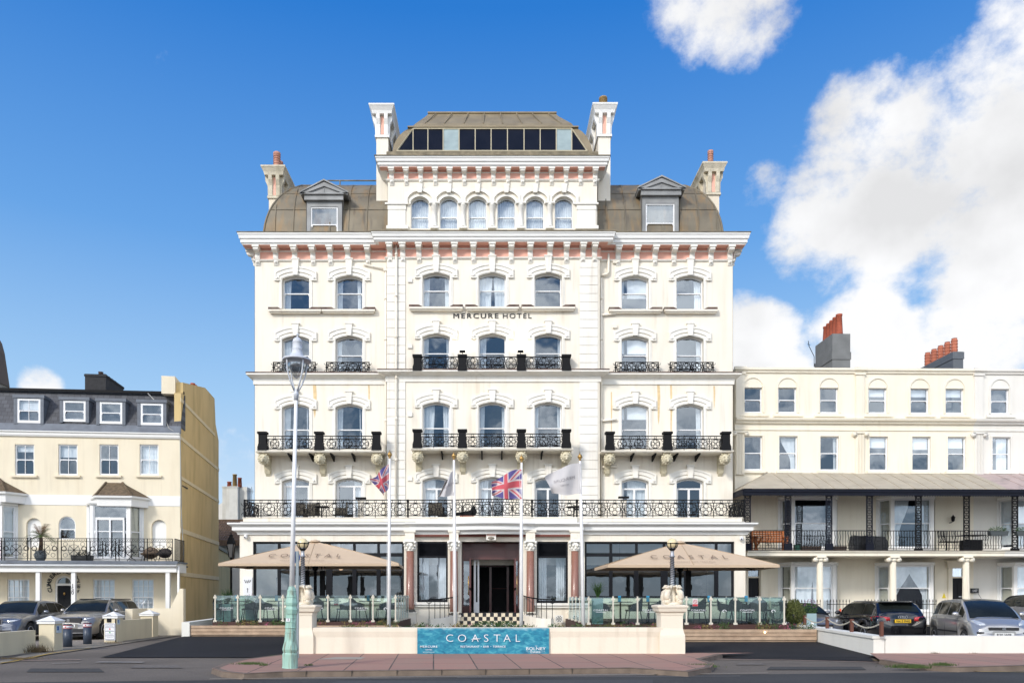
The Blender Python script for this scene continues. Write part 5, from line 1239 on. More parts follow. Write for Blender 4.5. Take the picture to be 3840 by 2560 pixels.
for (ra, rb, zt_, zb_, hip) in ((189, 332, 1107, 1137, (244, 281)), (-70, 43, 1100, 1128, (-30, 0))):
    t = MB(); y0 = -.85; xa, xb = f.x(ra, y0), f.x(rb, y0); h0, h1 = f.x(hip[0]), f.x(hip[1]); ze, zt = f.z(zb_, y0, max(ra, 0)), f.z(zt_, 0, max(ra, 0))
    A, B, C, D = (xa, 0, ze), (xa+.55, y0, ze), (xb-.55, y0, ze), (xb, 0, ze); E, G_ = (h0, 0, zt), (h1, 0, zt)
    t.add([A, B, C, D, E, G_], [(0, 1, 4), (1, 2, 5, 4), (2, 3, 5)]); t.tube([B, E], .06, 5); t.tube([C, G_], .06, 5)
    to = t.build('bay_roof', mat('brown_tiles', (.17, .12, .07), .85, var=.5, scale=8), lh)
    t = MB(); t.sweep([(xa, 0), (xa+.55, y0), (xb-.55, y0), (xb, 0)], [(-.1, ze-.45), (-.08, ze-.1), (.02, ze-.09), (.04, ze), (-.1, ze)]); t.build('bay_fascia', whitep, to)
bay(lh, f, f.x(-70), f.x(38), f.z(1287), f.z(1162, 0, 30), .6, 0, whitep, [[('B', 1)], [('B', 1)], [('B', .95)]], cw=.38)
b_ = MB(); b_.box(XW, -.1, 1.3, 1.35, .2, zcl-.2)
for z in (f.z(1120), f.z(1300)): b_.box(XW, -.02, .2, 1.3, z-.05, z)
b_.build('room_interior', roomdark, lh)
# door with arched fan and curved lettering
d = MB(); xa, xb = dh[0], dh[1]; xm = (xa+xb)/2; zd = f.z(1344, 0, 146)
d.box(xa+.09, xb-.09, .10, .15, .3, zd)
for (p0, p1) in ((.12, .5), (.56, .92)):
    for (q0, q1) in ((.2, .46), (.54, .8)): d.box(xa+(xb-xa)*q0, xa+(xb-xa)*q1, .085, .10, .3+(zd-.3)*p0, .3+(zd-.3)*p1)
do = d.build('front_door', blackf, lh); k = MB(); k.ball((xm, .06, 1.75), .05, 8, sc=(1, .6, 1.4)); k.build('door_knocker', gold, do)
d = MB(); d.ring(outline(xa, xb, .3, dh[3], .42), outline(xa+.08, xb-.08, .3, dh[3]-.08, .35), .04, .12, closed=False); d.box(xa, xb, .03, .14, zd, zd+.10); d.build('door_frame', whitep, do)
p = MB(); ol = outline(xa+.08, xb-.08, zd+.1, dh[3]-.08, .35); p.add([(a, .1, b) for a, b in ol], [tuple(range(len(ol)))]); p.build('fanlight', glass_gf, do)
word = 'CUMBERLAND COURT'; Rr = (xb-xa)/2+.17; zc = dh[3]-.42
for i, ch in enumerate(word):
    if ch == ' ': continue
    a = R(205-(230)*i/(len(word)-1)); t = text_mesh(ch, .25, .02, .004)
    M_ = Matrix.Translation((xm+Rr*math.cos(a), -.03, zc+Rr*math.sin(a)*.95)) @ Matrix.Rotation(-(a-PI/2), 4, 'Y'); t.xf(M_); t.build('sign_letter', blacktxt, lh)
# porch: slab, posts, gutter, railing
YP = -1.5; t = MB(); zsl, zsb = f.z(1288, YP, 300), f.z(1300, YP, 300); xe = f.x(408, YP)
t.box(XW, xe, YP, 0, zsl-.07, zsl); t.box(XW, xe+.02, YP-.08, YP, zsl-.12, zsl+.01); po = t.build('porch_roof', leadg, lh)
t = MB(); t.box(XW, xe-.06, YP+.02, 0, zsb-.25, zsl-.07); t.tube([(XW, YP-.06, zsl-.2), (xe-.03, YP-.06, zsl-.2)], .055, 8); t.build('porch_fascia', whitep, po)
for (v, w_) in ((88.5, .085), (169.8, .085), (386, .085), (-20, .085)):
    t = MB(); x = f.x(v, YP+.15); t.box(x-w_, x+w_, YP+.07, YP+.24, .0, zsb-.2); to = t.build('porch_post', whitep, lh)
    if v == 169.8:
        for i, ch in enumerate('150'): lettering(to, ch, x-.02, YP+.06, f.z(1344+i*8, YP, 170)-.08, .17, mat('dark_number', (.05, .05, .06)), depth=.003)
t = MB(); x = f.x(408.5, YP); t.tube([(x, YP+.1, .1), (x, YP+.1, zsl-.2)], .05, 8); t.build('rain_pipe', whitep, lh)
zr = f.z(1236, YP, 300)
q = [XW+.1+i*(xe-.1-XW-.1)/9 for i in range(10)]
pv = [f.x(v, YP+.05) for v in (-60, 3, 63, 133, 199, 266, 331, 396)]
for a, b in zip(pv[:-1], pv[1:]):
    r_ = MB(); y = YP+.05
    T = lambda pts, rr=.014, cl=False: r_.tube([(px, y, pz) for px, pz in pts], rr, 4, closed=cl, smooth=False, caps=not cl)
    for e in (a, b, a+.14): T([(e, zsl), (e, zr)], .02)
    T([(a, zr), (b, zr)], .014); T([(a, zr-.14), (b, zr-.14)]); T([(a, zsl+.1), (b, zsl+.1)])
    n = 10
    for i in range(n): T(circ(a+.2+(b-a-.2)*(i+.5)/n, zr-.07, .045, 7), .007, True)
    zm = (zsl+.1+zr-.14)/2
    for cx_ in (a+.14+(b-a-.14)*.5,):
        T(circ(cx_, zm, .24, 14), .010, True); T([(cx_-.5, zm), (cx_+.5, zm)]); T([(cx_, zsl+.1), (cx_, zr-.14)]); T([(cx_-.2, zm-.2), (cx_+.2, zm+.2)]); T([(cx_-.2, zm+.2), (cx_+.2, zm-.2)])
        for sg in (-1, 1):
            T(circ(cx_+sg*.42, zm+.06, .10, 10), .02, True); T(circ(cx_+sg*.36, zm+.26, .09, 8), .009, True); T(circ(cx_+sg*.36, zm-.22, .09, 8), .009, True); T([(cx_+sg*.52, zsl+.1), (cx_+sg*.52, zr-.14)], .006)
    r_.build('balcony_railing', iron, lh)
r_ = MB(); bars(r_, YP+.05, -.05, zsl, zr, lambda s_, z: (pv[-1]+.1, s_, z), .1, .012); r_.build('balcony_railing', iron, lh)
# cables hanging down the corner
c = MB(); c.tube([(-1.6, .5, ztop), (-1.0, .25, ztop-.6), (-.5, -.02, ztop-1.7), (.03, -.12, zc2-.1), (.05, -.1, f.z(1150, 0, 414)), (.12, .1, f.z(1270, 0, 414)), (.06, -.05, f.z(1310, 0, 414))], .02, 5); c.tube([(.03, -.1, zc2), (.08, -.06, 6), (.04, -.05, 4.5)], .012, 4); c.build('loose_cable', mat('old_cable', (.4, .39, .35)), lh)
c = MB(); xa, xb = f.x(195, 2.5), f.x(243, 2.5); z0, z1 = ztop, f.z(858, 2.5, 195)
c.box(xa, xb, 2.5, 2.9+1.9, ztop-.3, z1); c.box(xa-.03, xb+.03, 2.47, 4.83, z1-.12, z1-.02)
co = c.build('chimney_stack', mat('black_tarred_brick', (.022, .022, .024), .75, var=.5, scale=7, bump=.6, bscale=12), lh)
for k in range(5): c = MB(); c.lathe(xb-.35, 2.8+k*.4, [(.13, z1), (.11, z1+.14), (.13, z1+.18)], 8); c.build('chimney_pot', mat('dark_pot', (.06, .035, .03), .8), co)

# ------------------------------------------------------------------ lower things behind and between
# neighbouring gable, only its sloping end seen past the guest house
gz_ = MB(); Yg = 40
gb = thing('gabled_house', 'weathered beige gable end rising behind the guest house roof', 'house', (X(-60, Yg), Yg, 0))
pts = [(-240, 1400), (-120, 1400), (-120, 828), (-134, 742), (-141, 717), (-175, 661), (-240, 640)]
gz_.prism([(X(a, Yg)-X(-60, Yg), max(0, Z(b, Yg))) for a, b in pts], 0, 5); gz_.build('gable_wall', mat('weathered_render', (.36, .32, .25), .9, var=.3, scale=1, stain=(.2, .15, .1), stain_amt=.6), gb)
c = MB(); c.prism([(X(a, Yg)-X(-60, Yg)+.0, Z(b, Yg)) for a, b in [(-118, 828), (-131, 741), (-138, 715), (-172, 657), (-176, 662), (-142, 719), (-136, 744), (-123, 830)]], -.1, 5.1); c.build('roof_edge', mat('old_tile_edge', (.16, .12, .09), .9), gb)
# back alley cottage with tiled roof
ba = thing('alley_cottage', 'low white cottage with brown pantile roof in the gap beside the hotel', 'cottage', (-18, 57, 0))
def rel(v, Y, o=-18): return X(v, Y)-o
Yw = 57
c = MB(); c.box(rel(470, Yw), rel(640, Yw), 0, 6, 0, Z(1236, Yw)); c.box(rel(541, Yw-.0), rel(552, Yw), -.03, 0, Z(1310, Yw), Z(1255, Yw)) if False else None; co = c.build('cottage_wall', mat('grubby_white', (.6, .57, .5), .9, var=.15), ba)
c = MB(); c.box(rel(530, Yw), rel(538.5, Yw), -.03, .0, Z(1285, Yw), Z(1265, Yw)); c.build('louvred_vent', mat('brown_louvre', (.1, .06, .04)), ba)
t = MB(); e0, e1 = rel(455, Yw-.6), rel(640, Yw-.6); z0, z1 = Z(1241, Yw-.6), Z(1196, Yw+2.6)
vs = []; nx = 60; ny = 9
for j in range(ny):
    for i in range(nx+1):
        u = j/(ny-1); vs.append((e0+(e1-e0)*i/nx, -.6+3.2*u, z0+(z1-z0)*u+.05*abs(math.sin(i*PI/2))))
t.add(vs, [(j*(nx+1)+i, j*(nx+1)+i+1, (j+1)*(nx+1)+i+1, (j+1)*(nx+1)+i) for j in range(ny-1) for i in range(nx)])
for j in range(ny-1): t.box(e0, e1, -.62+3.2*j/(ny-1), -.56+3.2*j/(ny-1), z0+(z1-z0)*j/(ny-1)-.03, z0+(z1-z0)*j/(ny-1)+.05)
t.box(e0, e1, 2.55, 2.75, z1-.1, z1+.12); t.box(e0, e1, -.62, -.5, z0-.35, z0-.02)
t.build('pantile_roof', mat('pantile', (.16, .10, .06), .9, var=.5, scale=5), ba)
# white gable with pots behind the cottage
wg = thing('white_gabled_house', 'white rendered gable with a three pot chimney behind the alley', 'house', (X(540, 66), 66, 0)); o_ = X(540, 66)
q = lambda v: X(v, 66)-o_
c = MB(); c.prism([(q(480), 0), (q(600), 0), (q(600), Z(1196, 66)), (q(512), Z(1150, 66)), (q(480), Z(1170, 66))], .3, 6); c.build('gable_wall', mat('white_gable_render', (.68, .66, .6), .9, var=.1), wg)
c = MB(); c.box(q(513.5), q(548.5), -.3, .9, 0, Z(1119, 66)); c.box(q(549), q(566), .2, 1.2, 0, Z(1117, 66)); c.box(q(512.5), q(549.5), -.35, .95, Z(1120, 66), Z(1117.5, 66))
co = c.build('chimney_stack', mat('lichened_white', (.66, .64, .57), .9, var=.15, stain=(.35, .3, .2), stain_amt=.5), wg)
for (v, ya_, r0, mm) in ((525, 1105, .2, terra), (537.5, 1088, .2, buffp), (549, 1096, .19, terra)):
    c = MB(); c.lathe(q(v), .2, [(r0, Z(1117.5, 66)), (r0*.8, Z(ya_+2, 66)), (r0*.95, Z(ya_+2, 66)), (r0*.95, Z(ya_, 66))], 12); c.build('chimney_pot', mm, co)
# yard wall continuing the side street
yw = thing('yard_wall', 'ochre yard wall with stone coping continuing the side street', 'wall', (-12.75, 45.2, 0), R(0)); c = MB()
p0 = (X(497, 45.3), 45.3); p1 = (X(533, 55), 55)
def ww(m_, a, b, z0, z1a, z1b, t): m_.add([(a[0]+12.75, a[1]-45.2, z0), (b[0]+12.75, b[1]-45.2, z0), (b[0]+12.75, b[1]-45.2, z1b), (a[0]+12.75, a[1]-45.2, z1a), (a[0]+12.75-t, a[1]-45.2, z0), (b[0]+12.75-t, b[1]-45.2, z0), (b[0]+12.75-t, b[1]-45.2, z1b), (a[0]+12.75-t, a[1]-45.2, z1a)], [(0, 1, 2, 3), (4, 5, 6, 7), (3, 2, 6, 7), (0, 3, 7, 4), (1, 2, 6, 5)])
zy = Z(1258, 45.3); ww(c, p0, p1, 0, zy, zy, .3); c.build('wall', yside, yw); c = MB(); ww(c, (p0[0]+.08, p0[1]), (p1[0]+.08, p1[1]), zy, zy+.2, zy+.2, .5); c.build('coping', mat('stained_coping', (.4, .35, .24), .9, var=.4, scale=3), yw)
# ------------------------------------------------------------------ ground
def ground_mat(name, c1, c2, sc=60, patch=(.5, .5), rough=.9, wet=0):
    m, nt, b = _nt(name); N, L = nt.nodes, nt.links
    tc = N.new('ShaderNodeTexCoord'); n1 = N.new('ShaderNodeTexNoise'); n1.inputs['Scale'].default_value = sc; n1.inputs['Detail'].default_value = 6
    n2 = N.new('ShaderNodeTexNoise'); n2.inputs['Scale'].default_value = .35; n2.inputs['Detail'].default_value = 7; L.new(tc.outputs['Object'], n1.inputs[0]); L.new(tc.outputs['Object'], n2.inputs[0])
    a = N.new('ShaderNodeMath'); a.operation = 'MULTIPLY_ADD'; a.inputs[1].default_value = .55; L.new(n1.outputs[0], a.inputs[0]); 
    s_ = N.new('ShaderNodeMath'); s_.operation = 'MULTIPLY'; s_.inputs[1].default_value = .5; L.new(n2.outputs[0], s_.inputs[0]); L.new(s_.outputs[0], a.inputs[2])
    r = N.new('ShaderNodeMapRange'); r.inputs[1].default_value = .38; r.inputs[2].default_value = .68; L.new(a.outputs[0], r.inputs[0])
    x = N.new('ShaderNodeMix'); x.data_type = 'RGBA'; x.inputs[6].default_value = (*c1, 1); x.inputs[7].default_value = (*c2, 1); L.new(r.outputs[0], x.inputs[0])
    L.new(x.outputs[2], b.inputs['Base Color']); b.inputs['Roughness'].default_value = rough; b.inputs['Specular IOR Level'].default_value = .12
    bp = N.new('ShaderNodeBump'); bp.inputs['Strength'].default_value = .5; bp.inputs['Distance'].default_value = .01; L.new(n1.outputs[0], bp.inputs['Height']); L.new(bp.outputs[0], b.inputs['Normal']); return m
oldtar = ground_mat('worn_asphalt', (.11, .096, .08), (.21, .178, .145), 45)
road = ground_mat('road_asphalt', (.048, .047, .046), (.088, .086, .082), 60)
fresh = ground_mat('fresh_asphalt', (.016, .016, .017), (.032, .032, .034), 50, rough=.75)
carpark = ground_mat('car_park_surface', (.20, .17, .14), (.34, .30, .25), 35)
def sheet(name, poly, z, m, zf=None):
    mb = MB(); mb.add([(x, y, z if zf is None else zf(x, y)) for x, y in poly], [tuple(range(len(poly)))]); return mb.build(name, m, None, kind='structure')
def gpt(xv, yv, z=0): Y = (EYE-z)*F/(yv-HZ); return (X(xv, Y), Y)
sheet('ground', [(-400, -300), (400, -300), (400, 900), (-400, 900)], -.03, oldtar)
# the kerb line slants slightly across the picture
def kerb_y(x): return 16.42+.107*x
def line(x): return (x, kerb_y(x))
sheet('road', [(-80, -5), (80, -5), (80, kerb_y(80)-0), (-80, kerb_y(-80))], -.022, road) if False else None
rd = MB(); rd.add([(-60, -9, -.022), (60, -9, -.022), (60, kerb_y(0)+.107*60-.55, -.022), (-60, kerb_y(0)-.107*60-.55+.0, -.022)], [(0, 1, 2, 3)]); rd.build('road', road, None, kind='structure')
pm_ = None
def paving_mat():
    m, nt, b = _nt('pink_paving'); N, L = nt.nodes, nt.links
    tc = N.new('ShaderNodeTexCoord'); mp = N.new('ShaderNodeMapping'); mp.inputs['Rotation'].default_value = (0, 0, -math.atan(.107)+R(2)); L.new(tc.outputs['Object'], mp.inputs[0])
    br = N.new('ShaderNodeTexBrick'); br.offset = 0; br.inputs['Scale'].default_value = 1; br.inputs['Brick Width'].default_value = .93; br.inputs['Row Height'].default_value = 1.5; br.inputs['Mortar Size'].default_value = .016
    br.inputs['Color1'].default_value = (.40, .205, .15, 1); br.inputs['Color2'].default_value = (.34, .185, .14, 1); br.inputs['Mortar'].default_value = (.06, .045, .035, 1)
    L.new(mp.outputs[0], br.inputs['Vector'])
    n = N.new('ShaderNodeTexNoise'); n.inputs['Scale'].default_value = 1.3; n.inputs['Detail'].default_value = 8; L.new(tc.outputs['Object'], n.inputs[0])
    r = N.new('ShaderNodeMapRange'); r.inputs[1].default_value = .35; r.inputs[2].default_value = .7; r.inputs[3].default_value = .0; r.inputs[4].default_value = .45; L.new(n.outputs[0], r.inputs[0])
    x = N.new('ShaderNodeMix'); x.data_type = 'RGBA'; L.new(r.outputs[0], x.inputs[0]); L.new(br.outputs[0], x.inputs[6]); x.inputs[7].default_value = (.30, .22, .16, 1); L.new(x.outputs[2], b.inputs['Base Color'])
    b.inputs['Roughness'].default_value = .85; bp = N.new('ShaderNodeBump'); bp.inputs['Strength'].default_value = .5; bp.inputs['Distance'].default_value = .01; L.new(br.outputs['Fac'], bp.inputs['Height']); bp.invert = True; L.new(bp.outputs[0], b.inputs['Normal']); return m
pav = paving_mat(); kerbm = mat('kerb_stone', (.20, .15, .11), .9, var=.4, scale=3, bump=.4, bscale=20)
KZ = .085
def pavement(poly, kerb_idx):
    mb = MB(); n = len(poly); mb.add([(x, y, KZ-.004) for x, y in poly], [tuple(range(n))]); mb.build('pavement', pav, None, kind='structure')
    k = MB(); k.sweep([poly[i] for i in kerb_idx], [(-.14, -.03), (.02, -.03), (.0, KZ-.03), (-.02, KZ), (-.14, KZ)]); o = k.build('kerb', kerbm, None, kind='structure')
    j = MB(); pts = [poly[i] for i in kerb_idx]; 
    for a, b in zip(pts[:-1], pts[1:]):
        L_ = math.dist(a, b)
        if L_ < 2: continue
        for i in range(int(L_/.92)):
            u = (i+.5)*.92/L_; p_ = (a[0]+(b[0]-a[0])*u, a[1]+(b[1]-a[1])*u); j.box(p_[0]-.006, p_[0]+.006, p_[1]-.024, p_[1]+.12, -.02, KZ+.002)
    j.build('kerb_joint', mat('dark_joint', (.05, .04, .03)), None, kind='structure')
lt = [gpt(618, 1507, KZ), gpt(560, 1512, KZ), gpt(515, 1522, KZ), gpt(487, 1533, KZ), gpt(510, 1541, KZ), gpt(560, 1546, KZ)]
main = [(7.2, 21.35), (-4.6, 21.35)]+[(-5.4, 21.0), lt[1], lt[2], lt[3], lt[4], lt[5], (line(-4.2)[0], line(-4.2)[1]-.05), line(3), gpt(1580, 1541, KZ), gpt(1632, 1531, KZ), gpt(1640, 1522, KZ), gpt(1610, 1512, KZ), (6.2, 20.9)]
pavement(main, list(range(2, 15)))
rt = [(60, 21.4), (10.35, 21.4), gpt(2012, 1508, KZ), gpt(2035, 1521, KZ), gpt(2090, 1526, KZ), gpt(2180, 1529, KZ), line(10.5), line(16), line(60)]
rt = [(60, 22.8), (10.30, 21.25), gpt(2020, 1513, KZ), gpt(2075, 1522, KZ), gpt(2130, 1527, KZ), gpt(2200, 1531, KZ), gpt(2360, 1527, KZ), (60, 22.2)]
pavement(rt, [2, 3, 4, 5, 6, 7])
# rising forecourt and the two fresh black drive aprons
def fz(x, y): return -.01+max(0, min(1, (y-20.9)/5.5))*.27
fc = MB(); xs = [-10.4+20.8*i/20 for i in range(21)]; ys = [20.9+i*.6 for i in range(24)]
fc.add([(x, y, fz(x, y)) for y in ys for x in xs], [(j*21+i, j*21+i+1, (j+1)*21+i+1, (j+1)*21+i) for j in range(23) for i in range(20)], 0, True)
fc.build('forecourt', fresh, None, kind='structure')
ap = [gpt(360, 1480), gpt(470, 1507), gpt(660, 1507.5), (-5.2, 21.4), (-10.2, 23), (-10.45, 27), (-11.5, 27)]
sheet('drive_apron', ap, -.012, fresh)
ap2 = [(6.0, 20.95), gpt(1700, 1510.5), gpt(1860, 1513), gpt(2010, 1516), (10.3, 21.3), (10.3, 23)]
sheet('drive_apron', ap2, -.014, fresh)
sheet('car_park', [(10.5, 21.3), (60, 22), (60, 36), (10.5, 36)], -.012, carpark)
sheet('car_park', [(-13.6, 20), (-13.6, 36.5), (-40, 34), (-40, 20)], -.010, carpark)
sheet('garden_path', [(-3.1, 22.2), (3.3, 22.2), (3.3, 33), (-3.1, 33)], .262, mat('grey_paving', (.3, .28, .24), .9, var=.2))
# gutter stones and worn threshold by the bollards; yellow and pink-grey paint
sheet('gutter_stones', [gpt(0, 1516), gpt(130, 1484), gpt(275, 1470), gpt(345, 1461), gpt(418, 1452), gpt(418, 1457), gpt(345, 1467), gpt(260, 1480), gpt(150, 1496), gpt(60, 1508), gpt(0, 1522)], -.006, mat('gutter_stone', (.30, .26, .20), .9, var=.6, scale=1.5))
yl = mat('yellow_line', (.55, .36, .07), .8, var=.35, scale=3); wl_ = mat('worn_white_line', (.33, .30, .27), .9, var=.35, scale=2)
def strip(pts, w, m, z=-.004, name='road_marking'):
    mb = MB(); n = len(pts)
    for a, b in zip(pts[:-1], pts[1:]):
        d = Vector((b[0]-a[0], b[1]-a[1])).normalized(); nn = Vector((-d.y, d.x))*w/2
        mb.add([(a[0]+nn.x, a[1]+nn.y, z), (a[0]-nn.x, a[1]-nn.y, z), (b[0]-nn.x, b[1]-nn.y, z), (b[0]+nn.x, b[1]+nn.y, z)], [(0, 1, 2, 3)])
    mb.build(name, m, None, kind='structure')
strip([gpt(0, 1521), gpt(30, 1517), gpt(120, 1498), gpt(210, 1486)], .09, yl); strip([gpt(345, 1481), gpt(380, 1477), gpt(412, 1469)], .12, yl); strip([gpt(412, 1469), gpt(418, 1462)], .1, yl)
strip([gpt(50, 1515), gpt(185, 1513)], .13, mat('pinkish_line', (.36, .24, .19), .9, var=.3)); strip([gpt(222, 1518.5), gpt(330, 1519)], .22, wl_)
strip([gpt(120, 1522), gpt(182, 1520)], .08, wl_)
strip([(-5.5, kerb_y(-5.5)-.45), (5.9, kerb_y(5.9)-.45)], .05, mat('cream_line', (.42, .36, .27), .9)) 
strip([gpt(1050, 1554), gpt(1700, 1550.5)], .03, wl_); strip([gpt(780, 1556), gpt(1080, 1558)], .025, wl_)
strip([gpt(1605, 1511.5), gpt(1800, 1513.5), gpt(2020, 1519)], .09, mat('pinkish_line', (.36, .24, .19))); strip([gpt(2103, 1515), gpt(2160, 1518)], .01, yl) if False else None
strip([gpt(2005, 1514), gpt(2050, 1517)], .07, yl); strip([gpt(2110, 1528), gpt(2250, 1540), gpt(2400, 1542)], .06, yl)
for pts in ([(430, 1492), (500, 1484), (600, 1480), (655, 1476)], [(400, 1478), (470, 1472), (560, 1470)], [(520, 1500), (560, 1490), (650, 1483)]): strip([gpt(*q, .01) for q in pts], .025, mat('sealed_crack', (.05, .048, .045), .8), .012 if False else -.003)
rng = random.Random(3)
for (a, b, w, n) in ((150, 1530, 3.2, 12), (330, 1500, 1.2, 8), (1750, 1522, 3, 10), (420, 1540, 2.4, 9), (1900, 1524, 2.0, 8)):
    x, y = gpt(a, b); pts = [(x, y)]
    for i in range(n): x += w/n; y += rng.uniform(-.10, .10); pts.append((x, y))
    strip(pts, .022, mat('tar_crack', (.03, .028, .026), .9), -.0035, 'asphalt_crack')
for k_, (a, b, c_, d_) in enumerate(((60, 240, 1532, 1540), (300, 420, 1524, 1531), (1760, 1990, 1528, 1535), (1690, 1760, 1519, 1524))): sheet('asphalt_patch', [gpt(a, d_), gpt(b, d_), gpt(b-12, c_), gpt(a+10, c_)], -.0185+.001*k_, mat('patched_tar', (.06, .056, .05), .92, var=.35, scale=12) if k_ % 2 == 0 else mat('paler_patch', (.17, .145, .12), .92, var=.3, scale=9))
sheet('asphalt_patch', [gpt(780, 1560), gpt(1500, 1558), gpt(1500, 1575), gpt(700, 1578)], -.016, mat('darker_patch', (.06, .06, .06), .9, var=.2, scale=30))
# pale slab set in the paving
sheet('access_cover', [gpt(725, 1513, KZ), gpt(770, 1507.5, KZ), gpt(840, 1507.5, KZ), gpt(828, 1513, KZ)], KZ, mat('pale_cover', (.36, .31, .25), .9))

# ------------------------------------------------------------------ front walls and pedestals
gwall = mat('painted_garden_wall', (.80, .72, .58), .85, var=.05, scale=.8, bump=.15, bscale=20, stain=(.5, .38, .25), stain_amt=.3, streak=.4)
YW = 21.0
fw_ = thing('front_wall', 'long low cream rendered wall carrying the banner, between the two lamp pedestals', 'wall', (0, YW, 0))
c = MB(); xa, xb = X(718, YW), X(1523, YW); zt = Z(1440.5, YW)
c.box(xa, xb, .03, .33, -.05, zt-.10); c.box(xa, xb, .0, .36, zt-.10, zt); c.prism([(.03, zt-.26), (.0, zt-.10), (.03, zt-.10)], xa, xb, 'x'); c.build('wall_body', gwall, fw_)
def pedestal(xv, xvc0, xvc1, label):
    xc = X(xv, YW); t = thing('lamp_pedestal', label, 'pedestal', (xc, YW, 0)); hw = (xvc1-xvc0)/2*YW/F
    zc = Z(1388, YW); m = MB()
    b = hw*.83; s_ = hw*.71; zb = Z(1463, YW); zn = Z(1447, YW)
    def sq(r): return [(-r, -r+.30), (r, -r+.30), (r, r+.30), (-r, r+.30)]
    def loft(rows_):
        for (r0, z0), (r1, z1) in zip(rows_[:-1], rows_[1:]):
            a, d = sq(r0), sq(r1); m.add([(x, y, z0) for x, y in a]+[(x, y, z1) for x, y in d], [(i, (i+1) % 4, 4+(i+1) % 4, 4+i) for i in range(4)])
        m.add([(x, y, rows_[-1][1]) for x, y in sq(rows_[-1][0])], [(0, 1, 2, 3)])
    loft([(b, -.05), (b, zb), (b*.985, zb+.06), (s_*1.04, zn), (s_, zn+.06), (s_, zc-.30), (s_*1.05, zc-.26), (s_*1.05, zc-.22), (hw*.88, zc-.18), (hw*.94, zc-.09), (hw, zc-.07), (hw, zc-.02), (hw*.8, zc+.0)])
    m.build('pedestal_body', gwall, t); return t
pedestal(691, 655, 726, 'cream pedestal with moulded cap right behind the green lamppost base')
pedestal(1543.7, 1508.5, 1579, 'free standing cream pedestal with moulded cap before the black drive')
def globe_lamp(xv, label):
    YC_ = YW+.30; xc = X(xv, YC_); zc = Z(1389, YC_); t = thing('globe_lamp', label, 'lamp', (xc, YC_, zc), group='globe lamps on the wall pedestals')
    m = MB(); sh = Z(1345, YC_)-zc
    m.lathe(0, 0, [(.27, 0), (.28, .05), (.22, .08), (.12, .1), (.10, sh-.06), (.16, sh-.03), (.15, sh+.01)], 12)
    for k in range(4):                                     # four plump fish standing on their heads round the shaft
        a = PI/4+k*PI/2; ca, sa = math.cos(a), math.sin(a)
        P_ = lambda r, z: (r*ca, r*sa, z)
        m.ball(P_(.23, .10), .10, 10, sc=(1, 1, .8)); m.ball(P_(.19, .2), .085, 10, sc=(1, 1, 1.2))
        m.tube([P_(.21, .12), P_(.27, .22), P_(.25, .33), P_(.17, .41), P_(.16, .46), P_(.22, .50)], [.07, .095, .09, .065, .05, .03], 10)
        for j in range(7): m.ball(P_(.30-.012*abs(j-2.5), .13+j*.045), .028, 6)
        m.ball(P_(.24, .47), .05, 8, sc=(1.3, 1.3, .6)); m.ball((.26*math.cos(a+.3), .26*math.sin(a+.3), .15), .03, 6); m.ball((.26*math.cos(a-.3), .26*math.sin(a-.3), .15), .03, 6)
        for s2 in (-.45, .45): m.tube([P_(.1, .48), (.2*math.cos(a+s2), .2*math.sin(a+s2), .52), (.27*math.cos(a+s2), .27*math.sin(a+s2), .45)], [.04, .035, .012], 6)
    m.build('fish_sculpture', mat('painted_sculpture', (.78, .70, .55), .6, var=.15, scale=12, stain=(.6, .22, .05), stain_amt=.3, stain_sc=(5, 5, 5)), t)
    zt = Z(1277, YC_)-zc; m = MB(); m.lathe(0, 0, [(.075, sh), (.06, sh+.05), (.045, zt-.02), (.085, zt), (.05, zt+.03), (.045, zt+.14), (.06, zt+.2), (.09, zt+.24)], 12); so = m.build('lamp_column', mat('silver_paint', (.42, .43, .45), .35, metal=.6), t)
    m = MB(); n = 90; L_ = zt-.04-sh; 
    for ph in (0, PI): m.tube([((.062-.014*i/n)*math.cos(ph+i/n*2*PI*6), (.062-.014*i/n)*math.sin(ph+i/n*2*PI*6), sh+.04+L_*i/n*.97) for i in range(n+1)], .013, 5)
    m.build('spiral_rib', mat('dark_silver', (.12, .125, .135), .4, metal=.6), so)
    zg = Z(1247.5, YC_)-zc; m = MB(); m.ball((0, 0, zg), .145, 20); m.build('globe', mat('cream_globe', (.80, .66, .38), .25, var=.08, coat=.3), t)
    m = MB(); m.lathe(0, 0, [(.05, zg-.2), (.10, zg-.15), (.09, zg-.13)], 12); m.tube([(x, y, zg) for x, y in circ(0, 0, .150, 20)], .012, 5, closed=True)
    for k in range(6): a = k*PI/3; m.tube([(.09*math.cos(a), .09*math.sin(a), zg-.14), (.135*math.cos(a), .135*math.sin(a), zg-.08), (.152*math.cos(a), .152*math.sin(a), zg)], .012, 5); m.ball((.155*math.cos(a), .155*math.sin(a), zg), .022, 6)
    m.build('globe_cage', iron, t)
globe_lamp(695.5, 'globe lamp on a spiral silver column, close to the tall street lamp')
globe_lamp(1544, 'globe lamp on a spiral silver column in front of the right parasol')
